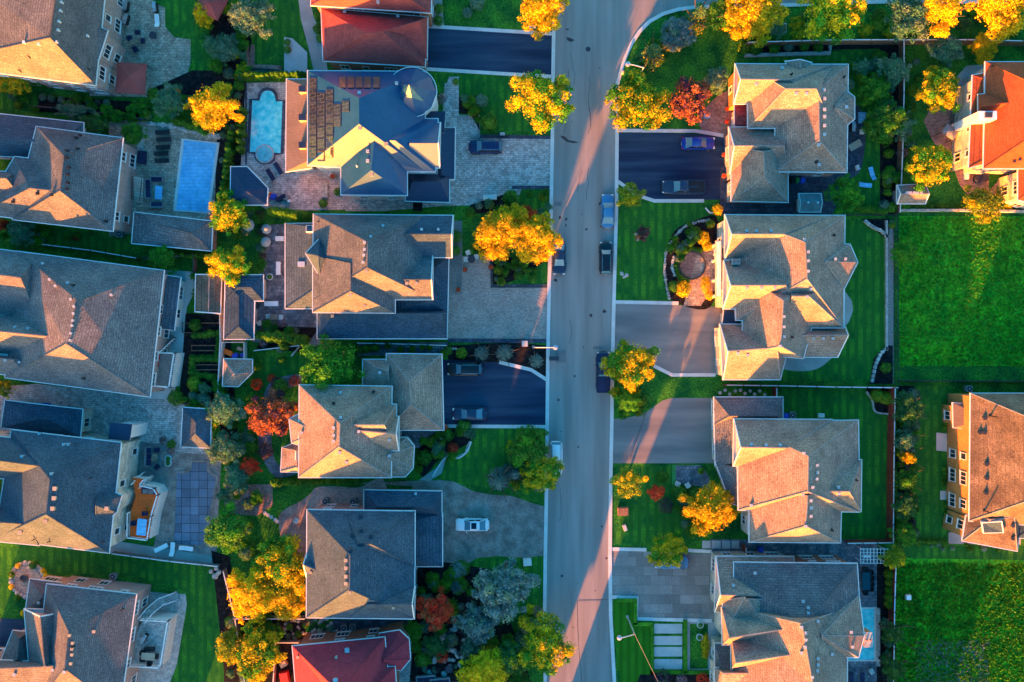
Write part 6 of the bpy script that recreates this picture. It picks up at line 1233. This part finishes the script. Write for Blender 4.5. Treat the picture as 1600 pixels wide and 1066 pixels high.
F('patio_chair', f_chair('wallwhite'), 'chair', [(408, 505, 35, 'white armchair on the grey deck, lower left'), (421, 495, -80, 'white armchair on the grey deck, upper'), (440, 496, 180, 'white armchair on the grey deck, right'), (732, 396, -70, 'white chair above the front court table'), (729, 406, 0, 'white chair left of the front court table'), (744, 402, 180, 'white chair right of the front court table'),
  (677, 688, -60, 'white chair left of the little front table by the tan house'), (691, 688, -120, 'white chair right of the little front table by the tan house'), (465, 812, 60, 'white chair alone on the brown round patio'), (1058, 755, 60, 'white chair on the bluish front patio, left'), (1073, 757, 120, 'white chair on the bluish front patio, right'), (1360, 1047, 30, 'pale chair below the narrow pool'), (1338, 263, 20, 'white chair at the bottom of the dark round patio'), (1345, 207, 0, 'pale chair beside the red parasol')])
F('sun_lounger', f_lounger('navy'), 'sun lounger', [(424, 274, 122, 'navy sun lounger by the turquoise pool, left of the pair'), (436, 264, 122, 'navy sun lounger by the turquoise pool, right of the pair'), (1329, 1060, 90, 'navy sun lounger at the bottom edge, left'), (1346, 1060, 90, 'navy sun lounger at the bottom edge, right')])
F('sun_lounger', f_lounger('black'), 'sun lounger', [(256, 208, 4, 'black sun lounger on the beige pool patio, top'), (258, 219, 4, 'black sun lounger on the beige pool patio, second'), (257, 231, 4, 'black sun lounger on the beige pool patio, third'), (254, 241, 4, 'black sun lounger on the beige pool patio, fourth'), (255, 252, 4, 'black sun lounger on the beige pool patio, bottom')])
F('sun_lounger', f_lounger('poolcover'), 'sun lounger', [(1361, 272, 105, 'blue sun lounger on the side lawn, upper'), (1350, 290, -5, 'blue sun lounger on the side lawn, lower')])
F('sun_lounger', f_lounger('white'), 'sun lounger', [(254, 855, 25, 'white sun lounger at the foot of the strap-grid pool, left'), (271, 857, 85, 'white sun lounger at the foot of the strap-grid pool, middle'), (293, 856, -8, 'white sun lounger at the foot of the strap-grid pool, right'), (247, 34, 95, 'white striped lounger on the top left patio')])
F('patio_table', f_table(2.5, 1.1, 'glass'), 'table', [(1350, 906, 90, 'long dark table on the narrow pool patio')]); F('patio_table', f_table(1.9, 1.0, 'tan'), 'table', [(235, 1023, -5, 'tan dining table on the bottom left terrace'), (1333, 229, 30, 'small tan table on the dark round patio')])
F('patio_table', f_table(1.9, 1.0, 'poolcover', 'white', .45), 'table', [(250, 302, 88, 'teal low table beside the navy sofa')]); F('patio_table', f_table(1.2, .7, 'white', 'white'), 'table', [(439, 374, 0, 'white table at the top of the grey deck')]); F('patio_table', f_table(.65, 1.9, 'white', 'white'), 'table', [(437, 420, 0, 'tall narrow white table in the middle of the grey deck')]); F('patio_table', f_table(2.0, .7, 'white', 'white'), 'table', [(426, 475, 0, 'long white table near the cabana corner')])
F('patio_table', f_table(1.1, .8, 'wood'), 'table', [(245, 714, 80, 'wooden fire table on the grey deck'), (213, 68, 20, 'dark wooden table on the top left patio'), (430, 496, 0, 'small table between the white armchairs')]); F('patio_table', f_table(1.9, .9, 'navy'), 'table', [(547, 991, 0, 'dark blue table on the brick north terrace'), (1371, 27, 90, 'grey-blue table on the top right lawn')])
F('round_table', f_round(.55, 'trimdark'), 'table', [(737, 406, 0, 'dark round table on the front court'), (684, 690, 0, 'little dark round table by the tan house'), (242, 58, 0, 'round grey table on the top left patio'), (402, 478, 0, 'dark round table beside the cabana'), (702, 1043, 0, 'round table on the bottom terrace')])
p = P(225, 822, 2.9)
for (fn, nm, dx, dy, rz, lb, ct) in ((f_table(1.3, 2.3, 'poolcover', 'white'), 'patio_table', 0, 0, -5, 'glass dining table on the orange deck', 'table'), (f_chair('navy'), 'patio_chair', -1.2, .5, 0, 'navy chair left of the glass table on the orange deck', 'chair'), (f_chair('navy'), 'patio_chair', .3, 1.8, -90, 'navy chair above the glass table on the orange deck', 'chair'), (f_sofa(1.6, 'navy'), 'patio_sofa', .8, 5.0, -5, 'navy sofa at the top of the orange deck', 'sofa')):
    q = thing(nm, (p.x + dx, p.y + dy, 2.91), lb, ct, None, math.radians(rz)); fn(q)
for o_ in [c for c in bpy.data.objects if c.get('category') == 'chair' and c.get('label') and ('balcony' in c['label'])]: o_.location.z = 2.91; o_.location.xy = P(248 if 'upper' in o_['label'] else 246, 558 if 'upper' in o_['label'] else 569, 3).xy
for o_ in [c for c in bpy.data.objects if c.get('label') and 'bottom left terrace' in c['label']]:
    q = o_.location.copy(); k_ = (HC - 2.7) / HC; o_.location = (q.x * k_, q.y * k_, 2.71)
F('patio_sofa', f_sofa(2.6, 'grey'), 'sofa', [(233, 296, 92, 'long dark sofa left of the teal table'), (234, 713, 88, 'dark sofa beside the fire table'), (666, 1058, 5, 'dark sofa on the bottom terrace, left'), (688, 1062, 5, 'dark sofa on the bottom terrace, right')]); F('patio_sofa', f_sofa(1.6, 'grey'), 'sofa', [(247, 281, 0, 'short dark sofa above the teal table'), (247, 321, 180, 'short dark sofa below the teal table')])
F('garden_umbrella', f_umbrella('grey', .75), 'umbrella', [(423, 361, 0, 'small grey parasol on the deck edge, upper'), (422, 381, 0, 'small grey parasol on the deck edge, lower')]); F('garden_umbrella', f_umbrella('red', 1, True), 'umbrella', [(1351, 199, 0, 'folded red parasol beside the grey roof corner')]); F('garden_umbrella', f_umbrella('sh' if 0 else 'grey', .9), 'umbrella', [(395, 355, 0, 'grey parasol among the shrubs by the golden tree')])
F('barbecue_grill', f_grill, 'grill', [(200, 12, 80, 'steel barbecue grill against the pink wall, top'), (200, 33, 75, 'covered barbecue grill below the steel one'), (245, 14, 95, 'barbecue grill on the right of the top left patio'), (228, 996, 60, 'barbecue grill on the bottom left railed terrace'), (640, 314, 0, 'barbecue grill below the south wing of the metal-roofed house'), (1330, 200, 90, 'barbecue grill against the grey roofed wall by the red parasol')])
[setattr(c, 'location', (*(P(228, 996, 2.7).xy), 2.71)) for c in bpy.data.objects if c.get('label') == 'barbecue grill on the bottom left railed terrace']
F('flower_planter', f_planter(.38, 'pot', 'red'), 'planter', [(727, 422, 0, 'red flower planter on the paver driveway, left'), (767, 418, 0, 'red flower planter at the driveway border'), (716, 453, 0, 'square-set planter at the corner of the grey strip'), (1134, 192, 0, 'red flower planter beside the brick porch, lower'), (1135, 172, 0, 'red flower planter beside the brick porch, upper'), (521, 277, 0, 'red flower planter by the south wing terrace'), (415, 360, 0, 'red flower planter at the left of the grey deck'), (1130, 243, 0, 'flower planter between the garage doors, upper'), (1130, 276, 0, 'flower planter between the garage doors, lower')])
F('flower_planter', f_planter(.5, 'white', 'leafbright'), 'planter', [(265, 716, 0, 'white round planter on the grey deck, upper'), (265, 723, 0, 'white round planter on the grey deck, lower'), (1093, 975, 0, 'pale entrance planter at the end of the concrete walk, upper'), (1092, 994, 0, 'pale entrance planter at the end of the concrete walk, lower'), (423, 433, 0, 'small white planter by the cabana')])
# benches, canopies, odds and ends
boxthing('stone_bench', 508, 298, .9, 2.1, .45, 'wallcream', 'pale stone bench between the pool terrace and south wing', 'bench', 0, 'stone'); boxthing('garden_bench', 766, 309, 1.9, .75, .45, 'wallwhite', 'white bench on the paver driveway edge', 'bench', 4); boxthing('storage_bench', 224, 247, 1.0, 1.8, .6, 'navy', 'navy storage bench against the pink wall by the boulders', 'bench', -4)
boxthing('stone_ball_pedestal', 1104, 182, .9, .9, .5, 'steel', 'pale stone feature on the brick front patio', 'stone feature', 0, None, None, .2); boxthing('storage_box', 1508, 276, .5, .9, .6, 'white', 'white storage box at the corner of the stone-walled house', 'box'); boxthing('storage_box', 1352, 868, .95, .4, .5, 'white', 'white box under the white pergola', 'box')
boxthing('storage_box', 446, 1056, 1.2, 1.5, .8, 'red', 'red box in the yard left of the red-roofed house', 'box', 10); boxthing('storage_box', 444, 1036, 1.0, .8, .6, 'tan', 'tan box above the red one', 'box', 30); boxthing('garden_box', 1282, 649, .9, .6, .4, 'wallwhite', 'small pale box on the lawn above the roof with orange slopes', 'box'); boxthing('storage_box', 1226, 649, .7, .7, .7, 'blue', 'blue box beside the air conditioner above the garage roof', 'box')
boxthing('doormat_panel', 1347, 184, 1.1, 1.6, .08, 'poolcover', 'pale blue mat beside the grey roofed wall', 'mat'); boxthing('covered_hot_tub', 1530, 280, 1.9, 1.1, .8, 'navy', 'dark covered hot tub below the terracotta-roofed house', 'hot tub', 3, None, None, .35); boxthing('folded_mat', 266, 140, 1.6, 1.0, .1, 'poolcover', 'pale blue mat at the corner of the top left patio', 'mat', -10); boxthing('pool_float', 278, 142, .7, .9, .2, 'orange', 'orange pool float beside the pale blue mat', 'pool float', 20)
for i, (x, y, k, w_, d) in enumerate(((358, 551, 'orange', 1.3, .7), (369, 556, 'blue', .9, .7), (380, 555, 'blue', .6, .6), (376, 545, 'tan', .8, .5), (422, 305, 'orange', .5, .8), (428, 308, 'blue', .9, .8), (440, 310, 'navy', 1.6, .6), (453, 315, 'white', .5, .4), (448, 310, 'grey', .8, .8))):
    boxthing('storage_crate', x, y, w_, d, .5, k, ('orange crate in the kayak storage corner', 'blue crate right of the orange one in the storage corner', 'small blue crate at the right of the storage corner', 'tan crate at the top of the storage corner', 'orange crate beside the dark pavilion', 'blue crate beside the dark pavilion', 'long navy crate beside the dark pavilion', 'small white crate right of the navy one', 'grey crate on the navy one side')[i], 'crate', R.uniform(-30, 30), None, None, .12)
def canopyf(w_, d, k, h=2.5, rise=.7):
    def f(t):
        b = B(); q = [Vector((-w_ / 2, -d / 2, h)), Vector((w_ / 2, -d / 2, h)), Vector((w_ / 2, d / 2, h)), Vector((-w_ / 2, d / 2, h))]; a = Vector((0, 0, h + rise))
        for i in range(4): b.face([q[i], q[(i + 1) % 4], a], k); b.face([q[i] - Vector((0, 0, .2)), q[(i + 1) % 4] - Vector((0, 0, .2)), q[(i + 1) % 4], q[i]], k)
        b.build('canopy', t)
        for v in q: part(t, 'post', lambda b, v=v: b.box((v.x * .94, v.y * .94, 0), (.09, .09, h), 'trimdark'))
    return f
def placez(o_, px, py, z): o_.location.xy = P(px, py, z).xy
o_ = simple('garden_canopy', 204, 123, 'square faded red fabric canopy at the corner of the pink house', 'canopy', canopyf(4.1, 4.3, 'canvasred'), -3); placez(o_, 204, 122, 2.6)
o_ = simple('garden_canopy', 340, 18, 'dark maroon canopy among trees at the top edge', 'canopy', canopyf(3.6, 3.2, 'roofred'), -28); o_ = simple('garden_canopy', 1474, 211, 'grey swing canopy with black frame on the curved brick patio', 'canopy', canopyf(2.0, 1.5, 'grey', 2.0, .35), -35)
pat([(352, 758), (426, 757), (426, 790), (402, 806), (352, 803)], 'paverpink'); boxthing('brick_planter', 373, 770, 2.9, 2.5, .35, 'paverpink', 'low brick platform below the teal tree', 'platform', 35)
def pergola(t):
    for x in (-1.6, 1.6):
        for y in (-.9, .9): part(t, 'post', lambda b, x=x, y=y: b.box((x, y, 0), (.14, .14, 2.4), 'white'))
    for i in range(9): part(t, 'beam', lambda b, i=i: b.box((-1.9 + i * .475, 0, 2.4), (.07, 2.2, .12), 'white'))
    for i in range(5): part(t, 'rafter', lambda b, i=i: b.box((0, -1.0 + i * .5, 2.53), (4.0, .06, .08), 'white'))
simple('pergola', 1354, 862, 'white slatted pergola beside the lime green tree', 'pergola', pergola)
def firebowl(t): part(t, 'bowl', lambda b: b.lathe((0, 0, 0), [(.3, 0), (.55, .3), (.5, .35), (.3, .2)], 'trimdark', 20)); part(t, 'stand', lambda b: b.lathe((0, 0, 0), [(.42, 0), (.42, .06)], 'black', 12))
simple('fire_bowl', 39, 903, 'dark round fire bowl in the middle of the stone ring patio', 'fire bowl', firebowl)
def swing(t):
    part(t, 'rail', lambda b: [b.tube((x, -1.3, .9), (x, 1.3, .9), .04, 'black', n=5) for x in (-.8, .8)] + [b.box((x, y, 0), (.05, .05, .9), 'black') for x in (-.8, .8) for y in (-1.2, 0, 1.2)])
    for i in range(5): part(t, 'step', lambda b, i=i: b.box((0, -1.1 + i * .45, .1 + .14 * i), (1.5, .4, .08), 'deckgrey'))
simple('metal_stairs', 1494, 178, 'black railed rear stairs on the brick patio', 'stairs', swing)
def stairs2(t):
    part(t, 'rail', lambda b: [b.tube((x, -1.6, .9 if x < 0 else 1.4), (x, 1.6, 2.2), .06, 'trimdark', n=5) for x in (-.7, .7)])
    for i in range(9): part(t, 'step', lambda b, i=i: b.box((0, -1.6 + i * .38, .1 + .19 * i), (1.3, .34, .08), 'wallcream'))
simple('garden_stairs', 221, 298, 'grey striped stairs beside the dark sofas', 'stairs', stairs2, -12)
# rocks
def rock_mesh(v):
    rr = random.Random(v); b = B(); n = 8; rings = []
    for z, r in ((0, .9), (.3, 1.0), (.6, .8), (.75, .4)): rings.append([(math.cos(6.283 * i / n) * r * rr.uniform(.8, 1.1), math.sin(6.283 * i / n) * r * rr.uniform(.8, 1.1), z * rr.uniform(.85, 1.1)) for i in range(n)])
    b.loft(rings, 'stone'); o = b.build('rock', smooth=False); m = o.data; bpy.data.objects.remove(o); return m
RK = [rock_mesh(i) for i in range(4)]
def rocks(pts, size, label, grp, name='boulder'):
    for x, y in pts:
        p = P(x, y); o = bpy.data.objects.new(name, RK[R.randrange(4)]); col.objects.link(o); o.location = (p.x, p.y, -.03); s_ = size * R.uniform(.75, 1.25); o.scale = (s_, s_ * R.uniform(.7, 1), s_ * .7); o.rotation_euler = (0, 0, R.uniform(0, 6.28)); tag(o, label, 'rock', grp)
def along(pts, n): 
    w_ = [Vector(p) for p in pts]; tot = sum((w_[i + 1] - w_[i]).length for i in range(len(w_) - 1)); out = []
    for k in range(n):
        t = tot * (k + .5) / n
        for i in range(len(w_) - 1):
            L_ = (w_[i + 1] - w_[i]).length
            if t <= L_ or i == len(w_) - 2: q = w_[i].lerp(w_[i + 1], t / L_); break
            t -= L_
        out.append((q.x, q.y))
    return out
rocks(along([(219, 192), (262, 196), (300, 205), (345, 214)], 20), .42, 'pale boulder edging the top of the beige pool patio', 'boulders above the blue pool'); rocks([(221, 216), (220, 224), (218, 231), (222, 235)], .55, 'round pale boulder stacked at the pink wall corner', 'boulders at the wall corner')
rocks(along(circle(43, 906, 26, 27, 24) + [(69, 906)], 24), .36, 'rounded rock of the ring around the fire bowl patio', 'rocks of the fire ring'); rocks(along([(1110, 344), (1092, 346), (1070, 354), (1052, 372), (1040, 395), (1038, 425), (1042, 450), (1046, 468)], 40), .24, 'small pale rock along the outer rim of the front court bed', 'rocks around the front court bed')
rocks(along([(1053, 400), (1050, 418), (1055, 432)], 8), .33, 'pale rock on the inner left rim of the front court bed', 'rocks inside the front court bed'); rocks([(R.uniform(652, 725), R.uniform(975, 1055)) for _ in range(44)], .42, 'grey-blue boulder in the bed right of the red octagonal roof', 'boulders right of the octagonal roof')
rocks([(R.uniform(440, 528), R.uniform(966, 992)) for _ in range(40)], .28, 'dark grey rock in the bed below the blue hip-roofed house', 'rocks below the blue house'); rocks(along([(735, 690), (728, 708), (712, 716), (700, 712)], 12), .26, 'pale edging rock curving round the front lawn', 'rocks around the front lawn'); rocks(along([(610, 541), (690, 543), (718, 546)], 26), .2, 'small grey rock in the gravel strip below the blue wing', 'rocks below the blue wing')
rocks([(330, 893), (336, 900), (342, 895), (338, 888)], .45, 'white-grey rock at the corner of the bottom left lawn', 'rocks at the lawn corner'); rocks([(1009, 370), (996, 374), (1010, 362), (994, 366)], .3, 'rock at the foot of the lone purple tree', 'rocks at the purple tree'); rocks([(972, 428), (975, 433), (979, 430)], .28, 'pale rock on the right lawn below the black suv', 'rocks on the right lawn')
def disc(px, py, r, label, grp, k='slab', name='stepping_stone'):
    p = P(px, py); b = B(); b.lathe((0, 0, 0), [(r, 0), (r, .05), (r * .9, .06)], k, 12); tag(b.build(name, loc=(p.x, p.y, 0)), label, 'stone', grp)
for x, y in ((1125, 614), (1133, 610), (1140, 616), (1149, 611), (1157, 610), (1164, 615), (1172, 611), (1179, 616), (1187, 611), (1195, 617)): disc(x, y, .25, 'round pale stepping stone in the strip above the low garage roof', 'stepping stones above the garage roof')
for x, y in ((414, 802), (419, 805), (424, 808), (430, 812), (434, 815)): disc(x, y, .28, 'pale square stepping stone between the brick platform and round patio', 'stepping stones by the brick platform')
# stone walls of the front court, raised beds
line('court_wall', circle(1081, 415, 20.5, 21.5, 30), .18, .35, 'trimdark', 'thin dark ring wall around the round brick court', 'wall', closed=True); line('garden_wall', [(1163, 88), (1296, 84), (1296, 72)], .5, .4, 'stone', 'pale stone wall of the raised bed below the long fence', 'wall')
line('garden_edge', [(1199, 50), (1228, 51), (1228, 38), (1200, 39)], .2, .25, 'stone', 'pale stone edging of the small bed at the top', 'edging', closed=True); line('garden_wall', [(386, 72), (387, 104), (438, 107)], .6, .4, 'paverpink', 'pink stone wall around the dark square lawn', 'wall'); line('garden_wall', [(1022, 275 + 40), (1075, 316), (1110, 330)][:2], .1, .1, 'curb', 'thin pale edging below the right asphalt driveway', 'edging')
line('bed_edging', [(1353, 612), (1362, 625), (1367, 643), (1388, 647)], .25, .25, 'stone', 'curved pale stone edging in the red fence corner', 'edging', smooth=True); line('bed_edging', [(736, 690), (730, 705), (716, 716), (702, 712), (690, 722), (676, 745)], .22, .15, 'curb', 'curved pale edging beside the front lawn of the tan house', 'edging', smooth=True); line('bed_edging', [(1102, 325), (1110, 333), (1122, 331)], .2, .2, 'curb', 'short curved edging at the driveway end', 'edging', smooth=True)
for (x0, y0, x1, y1) in ((286, 505, 345, 520), (300, 540, 342, 548), (300, 562, 342, 570), (300, 578, 342, 586)):
    line('garden_bed_frame', [(x0, y0), (x1, y0), (x1, y1), (x0, y1)], .12, .3, 'fencewoodx', 'low wooden frame of a raised vegetable bed', 'bed frame', closed=True, group='raised vegetable bed frames')
# entrance pieces of the big right-hand house
def porch(t):
    for y in (-3.6, -1.4, 1.4, 3.6): part(t, 'column', lambda b, y=y: b.lathe((0, y, 0), [(.32, 0), (.32, .3), (.22, .4), (.20, 3.0), (.32, 3.1), (.32, 3.3)], 'wallcream', 14))
    part(t, 'entablature', lambda b: b.box((0, 0, 3.3), (.8, 7.9, .5), 'wallcream')); part(t, 'balustrade', lambda b: (b.box((0, 0, 3.8), (.55, 7.6, .12), 'white'), [b.box((0, -3.6 + i * .4, 3.92), (.1, .1, .6), 'white') for i in range(19)], b.box((0, 0, 4.5), (.25, 7.6, .1), 'white')))
simple('entrance_porch', 1113, 424, 'cream columned entrance porch facing the round brick court', 'porch', porch)
t = thing('overhead_cable', P(992, 992, 7.4), 'thin cable running down to the right from the striped turf lamp', 'cable'); b = B(); b.tube(P(992, 992, 7.4), P(1045, 1100, 7.6), .022, 'tan', n=5); b.build('cable', t, P(992, 992, 7.4))
for ob in list(bpy.data.objects):
    if ob.type == 'MESH' and not ob.data.polygons: bpy.data.objects.remove(ob)
